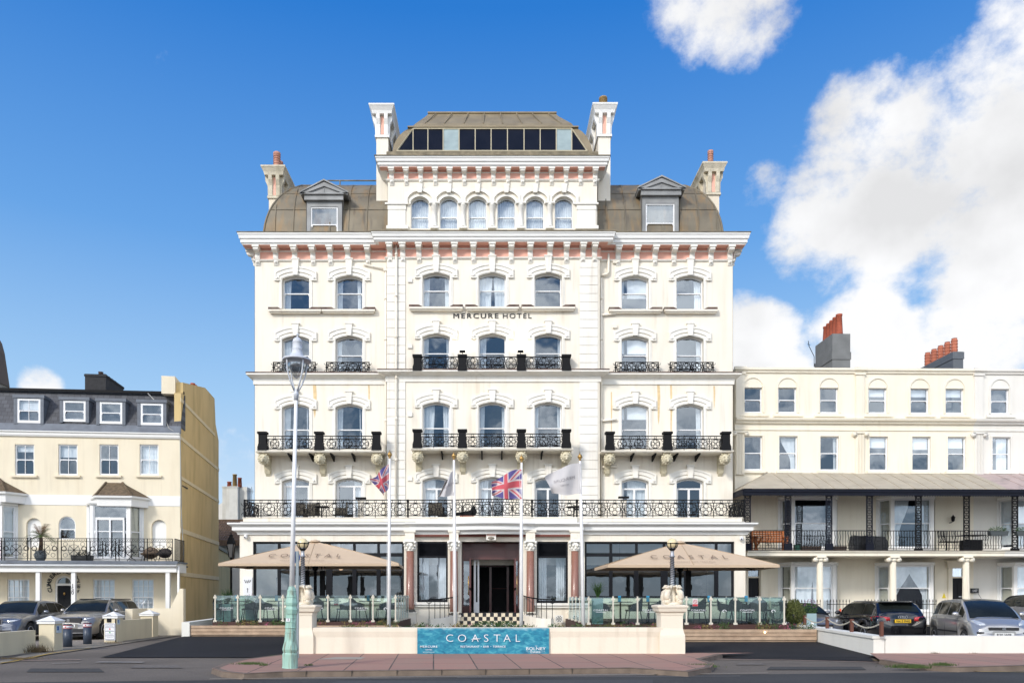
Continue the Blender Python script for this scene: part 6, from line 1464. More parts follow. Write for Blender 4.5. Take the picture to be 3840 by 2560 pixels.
# banner
bn = thing('banner', 'turquoise sea water banner with white restaurant lettering on the low wall', 'banner', (X(1110, YW), YW-.02, 0)); xo = X(1110, YW)
def banner_mat():
    m, nt, b = _nt('printed_water'); N, L = nt.nodes, nt.links
    tc = N.new('ShaderNodeTexCoord'); mp = N.new('ShaderNodeMapping'); mp.inputs['Scale'].default_value = (1.6, 1, 3.2); mp.inputs['Rotation'].default_value = (0, R(35), 0); L.new(tc.outputs['Object'], mp.inputs[0])
    n = N.new('ShaderNodeTexNoise'); n.inputs['Scale'].default_value = 3.2; n.inputs['Detail'].default_value = 9; n.inputs['Roughness'].default_value = .65; n.inputs['Distortion'].default_value = .8; L.new(mp.outputs[0], n.inputs[0])
    r = N.new('ShaderNodeValToRGB'); e = r.color_ramp.elements; e[0].position = .3; e[0].color = (.008, .12, .22, 1); e[1].position = .72; e[1].color = (.10, .42, .48, 1)
    k = e.new(.5); k.color = (.015, .22, .33, 1); L.new(n.outputs[0], r.inputs[0])
    s = N.new('ShaderNodeSeparateXYZ'); L.new(tc.outputs['Object'], s.inputs[0])
    n2 = N.new('ShaderNodeTexNoise'); n2.inputs['Scale'].default_value = 5; n2.inputs['Detail'].default_value = 8; L.new(tc.outputs['Object'], n2.inputs[0])
    a = N.new('ShaderNodeMath'); a.operation = 'MULTIPLY_ADD'; a.inputs[1].default_value = .22; L.new(n2.outputs[0], a.inputs[0]); L.new(s.outputs[2], a.inputs[2])
    f = N.new('ShaderNodeMapRange'); f.inputs[1].default_value = .83; f.inputs[2].default_value = .93; f.inputs[4].default_value = .75; L.new(a.outputs[0], f.inputs[0])
    x = N.new('ShaderNodeMix'); x.data_type = 'RGBA'; L.new(f.outputs[0], x.inputs[0]); L.new(r.outputs[0], x.inputs[6]); x.inputs[7].default_value = (.5, .66, .66, 1); L.new(x.outputs[2], b.inputs['Base Color']); b.inputs['Roughness'].default_value = .45; return m
c = MB(); nx, nz = 60, 10; x0, x1, z0, z1 = X(958.7, YW)-xo, X(1261, YW)-xo, Z(1505, YW), Z(1441, YW)
vs = [(x0+(x1-x0)*i/nx, -.012-.012*mnoise.noise(Vector((i*.22, j*.3, 0))), z0+(z1-z0)*j/nz) for j in range(nz+1) for i in range(nx+1)]
c.add(vs, [(j*(nx+1)+i, j*(nx+1)+i+1, (j+1)*(nx+1)+i+1, (j+1)*(nx+1)+i) for j in range(nz) for i in range(nx)], 0, True); c.build('banner_sheet', banner_mat(), bn)
def bl(txt, xa, xb, ya, yb, bold=0, sp=1.0, **k): lettering(bn, txt, (X(xa, YW)+X(xb, YW))/2-xo, -.045, Z(yb, YW), Z(ya, YW)-Z(yb, YW), whitetxt, width=X(xb, YW)-X(xa, YW), depth=0, bold=bold, spacing=sp, **k)
sx_ = lambda v: (1480+v/2.57)/1.633; sy_ = lambda v: (1950+v/2.57)/1.633
for ch, a, b in (('C', 498, 565), ('O', 612, 690), ('A', 745, 810), ('S', 862, 905), ('T', 955, 1020), ('A', 1050, 1118), ('L', 1168, 1208)): bl(ch, sx_(a), sx_(b), sy_(1093), sy_(1168), -.004)
c = MB(); wv = [(735, 1150), (750, 1143), (775, 1132), (800, 1138), (820, 1140), (835, 1130)]; c.tube([(X(sx_(a), YW)-xo, -.047, Z(sy_(b), YW)) for a, b in wv], [.002, .009, .012, .01, .008, .002], 4); c.build('wave_mark', whitetxt, bn)
bl('RESTAURANT', sx_(637), sx_(818), sy_(1204), sy_(1223), .0006, 1.1); bl('BAR', sx_(855), sx_(910), sy_(1204), sy_(1223), .0006, 1.1); bl('TERRACE', sx_(946), sx_(1070), sy_(1204), sy_(1223), .0006, 1.1)
c = MB()
for v in (837, 928): c.ball((X(sx_(v), YW)-xo, -.04, Z(sy_(1213), YW)), .009, 6)
c.build('dot', whitetxt, bn)
bl('MERCURE', sx_(248), sx_(414), sy_(1204), sy_(1223), .0004, 1.15); bl('HOTEL', sx_(301), sx_(364), sy_(1240), sy_(1249), .001, 1.3); bl('BRIGHTON SEAFRONT', sx_(276), sx_(388), sy_(1264), sy_(1271), .0)
bl('THE', sx_(1352), sx_(1372), sy_(1204), sy_(1214)); bl('BOLNEY', sx_(1268), sx_(1455), sy_(1218), sy_(1248)); bl('Estate', sx_(1310), sx_(1405), sy_(1250), sy_(1276)); bl('SUSSEX', sx_(1270), sx_(1302), sy_(1261), sy_(1267)); bl('ENGLAND', sx_(1414), sx_(1452), sy_(1261), sy_(1267))
# boundary walls that run back beside each drive
bw = thing('boundary_wall', 'white painted wall sloping back beside the right hand drive, under the chain posts', 'wall', (10.38, 21.2, 0)); c = MB()
za, zb = .545, .70; c.add([(0, 0, -.05), (.3, 0, -.05), (.3, 7, .1), (0, 7, .1), (0, 0, za), (.3, 0, za), (.3, 7, zb), (0, 7, zb)], [(0, 1, 5, 4), (1, 2, 6, 5), (2, 3, 7, 6), (3, 0, 4, 7), (4, 5, 6, 7)])
c.add([(-.04, -.03, za-.07), (.34, -.03, za-.07), (.34, 7, zb-.07), (-.04, 7, zb-.07), (-.04, -.03, za+.002), (.34, -.03, za+.002), (.34, 7, zb+.002), (-.04, 7, zb+.002)], [(0, 1, 5, 4), (1, 2, 6, 5), (2, 3, 7, 6), (3, 0, 4, 7), (4, 5, 6, 7), (0, 1, 2, 3)])
c.box(.32, 45, .0, .3, -.05, za-.0); c.build('wall_body', mat('white_wall_paint', (.78, .76, .68), .85, var=.06, scale=.9, stain=(.45, .42, .35), stain_amt=.2), bw)
bw = thing('boundary_wall', 'white painted wall end beside the left drive, at the end of the timber planter', 'wall', (-10.5, 26.7, 0)); c = MB()
c.add([(0, 0, .1), (.27, 0, .1), (.27, 3.4, .1), (0, 3.4, .1), (0, 0, .74), (.27, 0, .74), (.27, 3.4, .80), (0, 3.4, .80)], [(0, 1, 5, 4), (1, 2, 6, 5), (2, 3, 7, 6), (3, 0, 4, 7), (4, 5, 6, 7)]); c.build('wall_body', MATS['white_wall_paint'], bw)
# left car park wall with its gate piers
def lwall(y0, y1, h0, h1, label):
    t = thing('car_park_wall', label, 'wall', (-13.45, y0, 0)); c = MB(); dx = lambda y: -.13*(y-y0)/4
    c.add([(0, 0, -.05), (.0, y1-y0, -.05), (-.22, y1-y0, -.05), (-.22, 0, -.05), (0, 0, h0), (0, y1-y0, h1), (-.22, y1-y0, h1), (-.22, 0, h0)], [(0, 1, 5, 4), (1, 2, 6, 5), (2, 3, 7, 6), (3, 0, 4, 7), (4, 5, 6, 7)]); c.build('wall_body', gw2, t); return t
gw2 = mat('yellowish_wall', (.72, .63, .44), .88, var=.08, scale=.8, stain=(.4, .34, .22), stain_amt=.3)
lwall(18.5, 23.2, .62, .62, 'cream car park wall at the road corner, before the grey saloon')
lwall(28.15, 31.2, .75, .75, 'cream car park wall between the two piers beyond the bollards')
def pier_(xv, yb, w, h, label, depth=.5):
    Y = EYE*F/(yb-HZ); x = X(xv, Y); t = thing('gate_pier', label, 'pier', (x, Y, 0)); c = MB()
    c.box(-w/2, w/2, 0, w, -.05, h-.16); c.build('pier_shaft', gw2, t)
    c = MB(); a = w/2+.04; c.box(-a, a, -.04, w+.04, h-.22, h-.14)
    c.add([(-a-.03, -.07, h-.14), (a+.03, -.07, h-.14), (a+.03, w+.07, h-.14), (-a-.03, w+.07, h-.14), (0, w/2, h+.02)], [(0, 1, 4), (1, 2, 4), (2, 3, 4), (3, 0, 4)]); c.build('pier_cap', whitep, t); return t
pA = pier_(107, 1493, .46, 1.02, 'gate pier nearest the road, parking sign on its right side')
pB = pier_(254, 1473, .46, 1.06, 'gate pier with the bollard notice board on its face')
pC = pier_(337, 1461.5, .5, 1.06, 'third cream pier, close to the guest house corner')
c = MB(); c.box(-.19, .19, -.05, -.02, .06, .67); so = c.build('notice_board', whitetxt, pB)
c = MB(); c.box(-.165, .165, -.053, -.05, .08, .65); c.build('notice_border', mat('navy_print', (.03, .04, .1)), so); c = MB()
for (a, b) in ((.095, .21), (.225, .37), (.385, .50), (.515, .635)): c.box(-.155, .155, -.056, -.053, a, b)
c.build('notice_field', whitetxt, so)
for z, mm in ((.46, mat('red_dot', (.6, .02, .02))), (.335, mat('green_dot', (.03, .4, .1)))):
    c = MB(); c.prism(circ(0, z, .026, 10), -.059, -.056); c.build('signal_dot', mm, so)
for txt, z, h in (('AUTOMATIC', .59, .03), ('BOLLARDS', .54, .03), ('RED DO NOT PASS', .40, .015), ('GREEN YOU MAY', .28, .018), ('DRIVE FORWARD', .245, .018), ('ONE VEHICLE ONLY', .15, .02)): lettering(so, txt, 0, -.059, z, h, mat('navy_print', (.03, .04, .1)), width=.24, depth=0)
c = MB(); c.box(-.12, .02, -.03, 0, .70, .96); k = c.build('signal_light', black, pB)
c = MB(); c.prism([(-.12, .99-.06), (-.10, .96)], 0, 0) if False else c.tube([(.19, -.03, .0), (.19, -.03, .82)], .018, 6); c.build('cable_duct', black, pB)
for p_ in (pA, pB):
    c = MB(); c.box(.23, .245, .02, .2, .62, .80) if p_ is pB else c.box(.235, .25, .1, .36, .52, .74); so = c.build('parking_sign', mat('pale_blue_sign', (.55, .65, .72), .5), p_)
    c = MB(); (c.box(.246, .249, .03, .09, .68, .78) if p_ is pB else c.box(.251, .254, .12, .21, .6, .72)); c.build('parking_symbol', mat('blue_print', (.03, .12, .35)), so)
for (xv, yb_, lab) in ((155.5, 1483.8, 'nearer steel bollard with red and white band, in the gateway'), (201, 1477.7, 'farther steel bollard with red and white band, before the wagon wheel')):
    Y = EYE*F/(yb_-HZ); t = thing('bollard', lab, 'bollard', (X(xv, Y), Y, 0), group='automatic bollards at the car park gate'); c = MB()
    h = .72; c.lathe(0, 0, [(.135, 0), (.135, h-.14)], 20); c.lathe(0, 0, [(.135, h-.03), (.13, h), (.02, h+.005)], 20); c.build('bollard_body', mat('slate_paint', (.045, .06, .085), .4), t)
    c = MB(); c.lathe(0, 0, [(.137, h-.14), (.137, h-.03)], 20); c.build('reflective_band', mat('white_band', (.8, .78, .78)), t); c = MB(); c.lathe(0, 0, [(.139, h-.14), (.139, h-.125)], 20); c.lathe(0, 0, [(.139, h-.045), (.139, h-.03)], 20); c.box(-.02, .02, -.14, -.13, h-.1, h-.065); c.build('red_stripe', mat('red_stripe', (.55, .03, .03)), t)
# ramp wall by the house corner
t = thing('ramp_wall', 'cream stepped wall rising to the guest house corner', 'wall', (X(372, 33), 33, 0)); c = MB(); c.prism([(-.95, -.05), (.9, -.05), (.9, 1.95), (.75, 1.95), (.35, 1.12), (-.95, 1.12)], 0, .25); c.box(-.95, -.65, -1.3, 0, -.05, 1.12); c.build('wall_body', yel, t)
# ------------------------------------------------------------------ terraces: planters, decks, glass screens
rnd = random.Random(5)
def leaves(mb, c, rad, n, size, mi=0, up=.3, tri=False):
    for _ in range(n):
        while True:
            p = Vector((rnd.uniform(-1, 1), rnd.uniform(-1, 1), rnd.uniform(-1, 1)))
            if p.length < 1: break
        p = p.normalized()*p.length**.5
        p = Vector((c[0]+p.x*rad[0], c[1]+p.y*rad[1], c[2]+p.z*rad[2]))
        d = Vector((rnd.gauss(0, 1), rnd.gauss(0, 1), rnd.gauss(up, 1))).normalized(); s_ = d.cross(Vector((rnd.gauss(0, 1), rnd.gauss(0, 1), rnd.gauss(0, 1)))).normalized()
        l = size*rnd.uniform(.6, 1.3); w = l*.35
        mb.add([p, p+d*l*.5+s_*w*.5, p+d*l, p+d*l*.5-s_*w*.5], [(0, 1, 2, 3)], mi)
LDZ, RDZ = .72, .70
def planter(x0, x1, y, z0, z1, label, nb=3):
    t = thing('timber_planter', label, 'planter', ((x0+x1)/2, y, 0)); xm = (x0+x1)/2; m = MB(); h = (z1-z0)/nb
    for i in range(nb):
        x = x0-xm; k = i*.7
        while x < x1-xm-.01:
            L_ = min(2.1+.5*((i*7+int(x*3)) % 3), x1-xm-x); m.box(x+.003, x+L_-.003, -.02*(i % 2)*.2, .05, z0+h*i+.009, z0+h*(i+1)-.009); x += L_
    m.box(x0-xm, x1-xm, .05, .8, z0-.1, z1-.06); m.build('planter_boards', timber, t)
    m = MB(); m.box(x0-xm+.05, x1-xm-.05, .06, .79, z1-.06, z1-.04); m.build('planter_soil', mat('soil', (.05, .035, .02), .95), t); return t
planter(-10.22, -3.1, 26.75, .30, .635, 'long larch board planter in front of the left glass screen')
tp = planter(3.1, 10.33, 24.75, .23, .585, 'long larch board planter with two small lights before the right glass screen')
for xx in (X(1757.5, 24.7), X(1905, 24.7)):
    c = MB(); c.ball((xx-6.715, -.03, .49), .028, 8); c.build('planter_light', mat('small_lamp', (1, .9, .7), em=(1, .8, .5), ems=6), tp)
for (x0, x1, y0, z, lab) in ((-9.7, -3.25, 27.5, LDZ, 'dark red brown decking platform of the left terrace'), (3.15, 9.65, 25.4, RDZ, 'dark red brown decking platform of the right terrace')):
    t = thing('terrace_deck', lab, 'deck', ((x0+x1)/2, y0, 0)); m = MB(); xm = (x0+x1)/2
    m.box(x0-xm, x1-xm, 0, 32.6-y0, .1, z); m.box(x0-xm-.02, x1-xm+.02, -.03, 0, z-.22, z+.01); m.build('deck_boards', mat('red_brown_deck', (.075, .03, .022), .7, var=.3), t)
postm = mat('ivory_post', (.72, .66, .54), .4)
def screen(xs_, y, z, h, back, label, logos, side):
    t = thing('glass_screen', label, 'windbreak', (0, y, z), group=None)
    def post(x, yy): m = MB(); m.box(x-.022, x+.022, yy-.03, yy+.03, 0, h+.03); m.box(x-.055, x+.055, yy-.04, yy+.01, h-.10, h-.03); m.box(x-.06, x+.06, yy-.045, yy+.01, .0, .07); m.build('screen_post', postm, t)
    for x in xs_: post(x, 0)
    for i, (a, b) in enumerate(zip(xs_[:-1], xs_[1:])):
        m = MB(); m.box(a+.03, b-.03, -.006, .006, .05, h); po = m.build('glass_panel', glass_scr, t)
        mid = (a+b)/2
        if i in logos: lettering(po, 'COASTAL', mid, -.012, h*.50, .058, whitetxt, width=.48, depth=0, spacing=1.15); m = MB(); m.box(mid-.16, mid+.16, -.012, -.011, h*.455, h*.468); m.build('tag_line', whitetxt, po)
        elif i in logos[:1] or (i % 2 == 1 and side == 1 and i > 4) or (side == 0 and i == 7):
            m = MB(); q = [(mid+.03+(.075-.009*k)*math.cos(k*.7)*1.1, h*.48+(.075-.009*k)*math.sin(k*.7)) for k in range(8)]; m.tube([(a_, -.012, b_) for a_, b_ in q], .012, 4); po_ = m.build('shell_emblem', whitetxt, po)
    x = xs_[-1] if side == 0 else xs_[0]; n = 5
    for i in range(1, n+1):
        yy = back*i/n; post(x+(.04*i if side == 0 else -.04*i)*0, yy); m = MB(); m.box(x-.006, x+.006, back*(i-1)/n+.04, yy-.04, .05, h); m.build('glass_panel', glass_scr, t)
    x = xs_[0] if side == 0 else xs_[-1]
    for i in range(1, n+1):
        yy = back*i/n; post(x, yy); m = MB(); m.box(x-.006, x+.006, back*(i-1)/n+.04, yy-.04, .05, h); m.build('glass_panel', glass_scr, t)
screen([X(494.5+51.75*i, 27.5) for i in range(9)], 27.5, LDZ, .93, 4.2, 'glass wind screen with ivory posts enclosing the left terrace', (0, 2, 4, 6), 0)
screen([X(1352+56.1*i, 25.4) for i in range(9)], 25.4, RDZ, .89, 6.2, 'glass wind screen with ivory posts enclosing the right terrace', (0, 2, 4, 6), 1)
# no smoking notices on the glass
for x, y, z, lab in ((X(1258/1.0*0+780/1, 28)*0+X((780+1237/2.57)/1.633, 27.6), 27.58, Z((1950+785/2.57)/1.633, 27.6), 'no smoking notice on the left glass screen'), (X((2150+1180/2.57)/1.633, 25.3), 25.36, Z((1950+792/2.57)/1.633, 25.3), 'no smoking notice on the right glass screen')):
    t = thing('no_smoking_sign', lab, 'sign', (x, y, z)); m = MB(); m.box(-.085, .085, -.008, 0, -.12, .13); m.build('sign_plate', mat('pale_sign', (.7, .66, .64)), t); m = MB(); m.tube([(a, -.012, b) for a, b in circ(0, .03, .055, 12)], .007, 4, closed=True); m.tube([(-.04, -.012, .07), (.04, -.012, -.01)], .007, 4); m.box(-.08, .08, -.012, -.008, -.115, -.05); m.build('red_ring', mat('sign_red', (.55, .04, .05)), t)
# bedding in the planters and behind the wall
def bed(x0, x1, y0, y1, z, n, label, hmax=.14, flow=True):
    m = MB(); k = int((x1-x0)*4.5)
    for i in range(k):
        xx = rnd.uniform(x0, x1); yy = rnd.uniform(y0, y1); kind = rnd.random(); r = rnd.uniform(.07, .17)
        mi = 0 if kind < .5 else (1 if kind < .85 else 2)
        leaves(m, (xx, yy, z+r*.4), (r*1.3, r, hmax*rnd.uniform(.4, 1.1)), int(n*(1 if mi < 2 else .5)), .07 if mi < 2 else .045, mi)
    o = m.build('bedding_plants', [green, green2, red], None, kind='stuff'); tag(o, label, 'plants'); return o
bed(-10.1, -3.3, 26.85, 27.3, .62, 60, 'low mixed bedding along the left timber planter')
bed(3.3, 10.2, 24.85, 25.2, .58, 75, 'greener bedding along the right timber planter', .17)
bed(-4.4, 4.7, 21.5, 22.1, .70, 60, 'flowers just showing over the front wall', .10)
sl = MB(); sl.box(-4.9, 4.85, 21.36, 22.3, -.02, .70); so = sl.build('flower_bed', mat('soil', (.05, .035, .02)), None, kind='structure')
for (xv, yv, r, lab) in ((1117, 1437, .36, 'round green shrub with white flowers in the middle of the wall bed'), (1163, 1439, .3, 'feathery green shrub in the wall bed, nearer the third flagpole')):
    Y = 21.8; t = thing('garden_shrub', lab, 'shrub', (X(xv, Y), Y, .68)); m = MB(); leaves(m, (0, 0, .08), (r*1.2, .3, .17), 900, .06); m.build('foliage', green, t); m = MB(); leaves(m, (.1, -.2, .14), (.2, .1, .05), 24, .04); m.build('blossom', whitetxt, t)
for (xs0, Y, zz, r, hh, lab, mm, cat) in ((1826, 26.6, .75, .42, .75, 'yellowish green conifer bush by the end of the right planter', mat('conifer', (.13, .15, .035), .8, var=.5, scale=9), 'bush'),):
    t = thing('conifer_bush', lab, cat, (X(xs0, Y), Y, zz-.1)); m = MB(); leaves(m, (0, 0, .32), (r*.8, .35, .36), 1800, .09, up=1.2); leaves(m, (-.03, 0, .62), (r*.5, .2, .22), 500, .09, up=1.5); m.build('foliage', mm, t); m = MB(); m.tube([(0, 0, 0), (0, 0, .5)], .02, 5); m.build('stem', timber, t)
# tall planters with grasses and flowers
def tall_pot(xv, Y, dz_, w, h, label, kind):
    t = thing('tall_planter', label, 'planter', (X(xv, Y), Y, dz_)); m = MB(); m.prism([(-w/2, 0), (w/2, 0), (w/2, h), (-w/2, h)], -w/2, w/2); m.build('pot', mat('pale_teal_pot', (.35, .48, .5), .6), t); m = MB()
    if kind == 'grass':
        for i in range(90): a = rnd.uniform(0, 2*PI); l = rnd.uniform(.3, .6); sp = rnd.uniform(.05, .32); m.tube([(0, 0, h), (sp*.4*math.cos(a), sp*.4*math.sin(a), h+l*.6), (sp*math.cos(a), sp*math.sin(a), h+l)], [.008, .007, .001], 3)
        m.build('grass_blades', green, t)
    else:
        leaves(m, (0, 0, h+.15), (.28, .2, .25), 500, .08); leaves(m, (0, -.05, h+.35), (.25, .15, .2), 90, .05, 1); m.build('flowering_plant', [green, mat('mauve_flower', (.4, .16, .34), .8)], t)
tall_pot(523, 28.2, LDZ, .3, .62, 'teal pot with tall grass at the left end of the terrace', 'grass'); tall_pot(578, 29.6, LDZ, .35, .45, 'teal pot of pink flowers below the direction board', 'flower')
tall_pot(1372, 26.2, RDZ, .34, .85, 'tall pale pot of spiky grass beside the entrance, right terrace', 'grass'); tall_pot(1880/1.0-20, 27.0+1.6, .5, .35, .5, 'pot of mauve flowers near the dark front door', 'flower')
# chairs and tables
dkw = mat('charcoal_weave', (.03, .035, .038), .7, var=.4, scale=30)
def chair_proto():
    t = thing('terrace_chair', 'x', 'chair', (0, 0, 0), group='charcoal chairs on the hotel terraces'); m = MB(); m.box(-.24, .24, -.22, .24, .42, .47); m.build('seat', dkw, t)
    m = MB(); n = 8; P = [(-.27+.54*i/n, .20+.08*math.sin(PI*i/n)) for i in range(n+1)]; P = [(-.28, -.1), (-.28, .1)]+P+[(.28, .1), (.28, -.1)]
    hz = [.62, .68]+[.70+.16*math.sin(PI*i/n) for i in range(n+1)]+[.68, .62]
    k = len(P); m.add([(x, y, .46) for x, y in P]+[(x*1.04, y*1.1, z) for (x, y), z in zip(P, hz)], [(i, i+1, k+i+1, k+i) for i in range(k-1)]); m.add([(x*.95, y*.93, .46) for x, y in P]+[(x, y*1.04, z) for (x, y), z in zip(P, hz)], [(i, i+1, k+i+1, k+i) for i in range(k-1)]); m.build('backrest', dkw, t)
    for sx in (-1, 1):
        for sy in (-1, 1): m = MB(); m.tube([(sx*.2, sy*.18, .43), (sx*.26, sy*.24, 0)], .016, 6); m.build('leg', dkw, t)
    return t
def table_proto():
    t = thing('terrace_table', 'x', 'table', (0, 0, 0), group='bistro tables on the hotel terraces'); m = MB(); m.box(-.35, .35, -.35, .35, .71, .74); m.build('table_top', mat('dark_table_top', (.05, .045, .04), .4), t); m = MB(); m.tube([(0, 0, .02), (0, 0, .71)], .03, 8); m.box(-.25, .25, -.03, .03, 0, .03); m.box(-.03, .03, -.25, .25, 0, .03); m.build('pedestal_base', black, t); return t
cp, tp_ = chair_proto(), table_proto()
def pw(c, o): return (c[0]+o[0], c[1]+o[1])
first = [True, True]
def put(proto, x, y, z, rz, label, k):
    if first[k]: first[k] = False; proto.location = (x, y, z); proto.rotation_euler = (0, 0, rz); proto['label'] = label; return proto
    return dup(proto, (x, y, z), rz, label)
tabs = [(548, 28.8, LDZ, 'table behind the second pane of the left glass screen'), (640, 28.6, LDZ, 'table hidden partly by the street lamp, left terrace'), (757, 28.4, LDZ, 'table below the left parasol mast, left terrace'), (850, 28.4, LDZ, 'table behind the seventh pane of the left screen'),
        (1425, 26.9, RDZ, 'table near the grass pot on the right terrace'), (1490, 27.3, RDZ, 'table just left of the free standing pedestal'), (1630, 27.0, RDZ, 'table right of the free standing pedestal'), (1715, 27.1, RDZ, 'table behind the wicker seats, right terrace')]
for i, (v, Y, z, lab) in enumerate(tabs):
    put(tp_, X(v, Y), Y, z, 0, lab, 1)
    t = thing('menu_stand', 'small blue menu stand on the '+lab[:lab.find(' ', 6)] + ' ' + lab[lab.find(' ', 6)+1:], 'menu', (X(v, Y)-.05, Y-.1, z+.741), group='blue menu stands'); m = MB(); m.box(-.045, .045, -.04, -.035, 0, .2); m.box(-.045, .045, .035, .04, 0, .2); m.box(-.05, .05, -.045, .045, 0, .015); m.build('menu_card', mat('menu_blue', (.03, .30, .52), .5), t)
chs = [(512, 28.2, 1.2, 'chair nearest the left end of the left terrace'), (572, 28.3, -1.4, 'chair behind the join of the second and third left panes'), (610, 28.3, 1.3, 'chair just left of the street lamp'), (725, 27.9, .2, 'chair right beside the left pedestal'), (790, 28.0, -1.2, 'chair at the right of the table below the left parasol'), (822, 28.0, 1.2, 'chair facing the seventh pane table from its left'), (880, 28.1, -1.3, 'chair just right of the seventh pane table'), (900, 28.8, -1.5, 'last chair beside the left flagpole'),
       (1395, 26.5, 1.5, 'chair beside the grass pot, right terrace'), (1455, 26.3, -1.5, 'chair between the two tables nearest the right flagpole'), (1515-8, 26.5, -1.2, 'chair tucked behind the free standing pedestal'), (1600, 26.3, -1.4, 'chair under the right no smoking notice'), (1668, 26.4, 1.3, 'high backed chair behind the fifth right pane'), (1700, 26.2, .4, 'tub chair in the group under the right parasol edge'), (1740, 26.3, -.5, 'tub chair farther along the right parasol edge group'), (1780, 26.6, -1.4, 'last chair at the right end of the right terrace')]
for (v, Y, a, lab) in chs: put(cp, X(v, Y), Y, LDZ if v < 1000 else RDZ, a, lab, 0)

# parasols
def parasol(A, B, Cc, D, ze0, ze1, apex, label, tx, ty):
    """corners near-left, near-right, far-right, far-left"""
    ax, ay, az = apex; t = thing('parasol', label, 'parasol', (ax, ay, .7)); o = Vector((ax, ay, .7))
    cor = [Vector((*A, ze0)), Vector((*B, ze0)), Vector((*Cc, ze1)), Vector((*D, ze1))]; ap = Vector(apex); m = MB(); n = 8; rim = []
    for i in range(4):
        a, b = cor[i], cor[(i+1) % 4]
        for j in range(4): u = j/4; p = a.lerp(b, u); p = p+Vector((0, 0, -.0)); rim.append(p)
    N_ = len(rim); rows_ = []
    for k in range(n+1):
        s_ = k/n; rows_.append([ap.lerp(p, s_)+Vector((0, 0, .02*math.sin(s_*PI)*(1 if j % 2 == 0 else -.6))) for j, p in enumerate(rim)])
    vs = [q-o for r in rows_ for q in r]; m.add(vs, [(k*N_+j, k*N_+(j+1) % N_, (k+1)*N_+(j+1) % N_, (k+1)*N_+j) for k in range(n) for j in range(N_)], 0, False)
    low = [p-Vector((0, 0, .09)) for p in rim]; m.add([p-o for p in rim]+[p-o for p in low], [(j, (j+1) % N_, N_+(j+1) % N_, N_+j) for j in range(N_)])
    co = m.build('canopy', canopy, t); m = MB()
    for j in range(0, N_, 2): m.tube([rows_[k_][j]-o+Vector((0, 0, .004)) for k_ in range(1, n+1)], .012, 4)
    m.build('canopy_seam', mat('seam_canvas', (.46, .34, .22), .9), co)
    m = MB(); m.lathe(0, 0, [(.22, az-.72+.0), (.16, az-.66), (.03, az-.63)], 10); m.build('canopy_cap', canopy, co)
    for j in range(0, N_, 2):
        m = MB(); p = rim[j].lerp(ap, .03)-o; h = Vector((0, 0, az-.7-.35)); m.tube([h, h.lerp(p, .5)+Vector((0, 0, .02)), p-Vector((0, 0, .07))], .022, 4); m.build('rib', black, t)
        m = MB(); m.tube([Vector((0, 0, az-.7-.95)), h.lerp(p, .45)], .018, 4); m.build('strut', black, t)
    m = MB(); m.tube([(0, 0, 0), (0, 0, az-.75)], .055, 12); m.box(-.35, .35, -.35, .35, 0, .08); m.build('mast', black, t)
    m = MB(); m.lathe(0, 0, [(.09, az-1.75), (.12, az-1.6), (.09, az-1.5)], 10); m.lathe(0, 0, [(.10, az-1.05), (.13, az-1.0), (.08, az-.9)], 10); m.build('hub', black, t)
    for sg in (-1, 1):
        m = MB(); m.box(sg*.28-.09, sg*.28+.09, -.12, -.02, 1.1-.25, 1.95-.1); m.tube([(sg*.28, -.05, 1.8), (sg*.2, 0, 2.1), (0, 0, 1.95)], .02, 5); m.box(sg*.38-.03, sg*.38+.03, -.1, -.04, 1.15, 1.35); m.build('patio_heater', black, t)
    fx = lambda z: A[1]+(ay-A[1])*(z-ze0)/(az-ze0)-.06
    fab = mat('faded_print', (.22, .15, .10), .9)
    (xa, xb, y1, y0, txt, sp) = tx
    def xf(x, y, z): zz = Z(y0, A[1]+.7)+z; return (X((xa+xb)/2, A[1]+.7)+x-ax, fx(zz)-ay-.02, zz-.7+.012+.02*math.sin(PI*(az-zz)/(az-ze0)))
    lettering(co, txt, 0, 0, 0, Z(y1, A[1]+.7)-Z(y0, A[1]+.7), fab, width=X(xb, A[1]+.7)-X(xa, A[1]+.7), depth=0, spacing=1.9, xform=xf)
    def xf2(x, y, z): zz = Z(y0, A[1]+.7)-.13+z; return (X((xa+xb)/2, A[1]+.7)+x-ax, fx(zz)-ay-.02, zz-.7+.012+.02*math.sin(PI*(az-zz)/(az-ze0)))
    lettering(co, 'RESTAURANT BAR TERRACE', 0, 0, 0, .035, mat('fainter_print', (.42, .29, .19), .9), width=(X(xb, A[1]+.7)-X(xa, A[1]+.7))*.6, depth=0, spacing=1.3, xform=xf2)
parasol((-9.22, 26.6), (-3.09, 26.6), (-3.36, 30.5), (-9.44, 30.5), Z(1293, 26.6), Z(1301, 30.5), (X(724, 28.5), 28.5, Z(1243, 28.5)), 'tan parasol over the left terrace, next to the street lamp', (621, 786, 1272.5, 1281.5, 'COASTAL', 0), 0)
parasol((4.0, 26.6), (9.84, 26.6), (10.23, 30.3), (4.05, 30.3), Z(1296.5, 26.6), Z(1304.5, 30.3), (X(1562, 28.4), 28.4, Z(1245.5, 28.4)), 'tan parasol over the right terrace, behind the globe lamp', (1491, 1666, 1276, 1284.5, 'COASTAL', 0), 0)

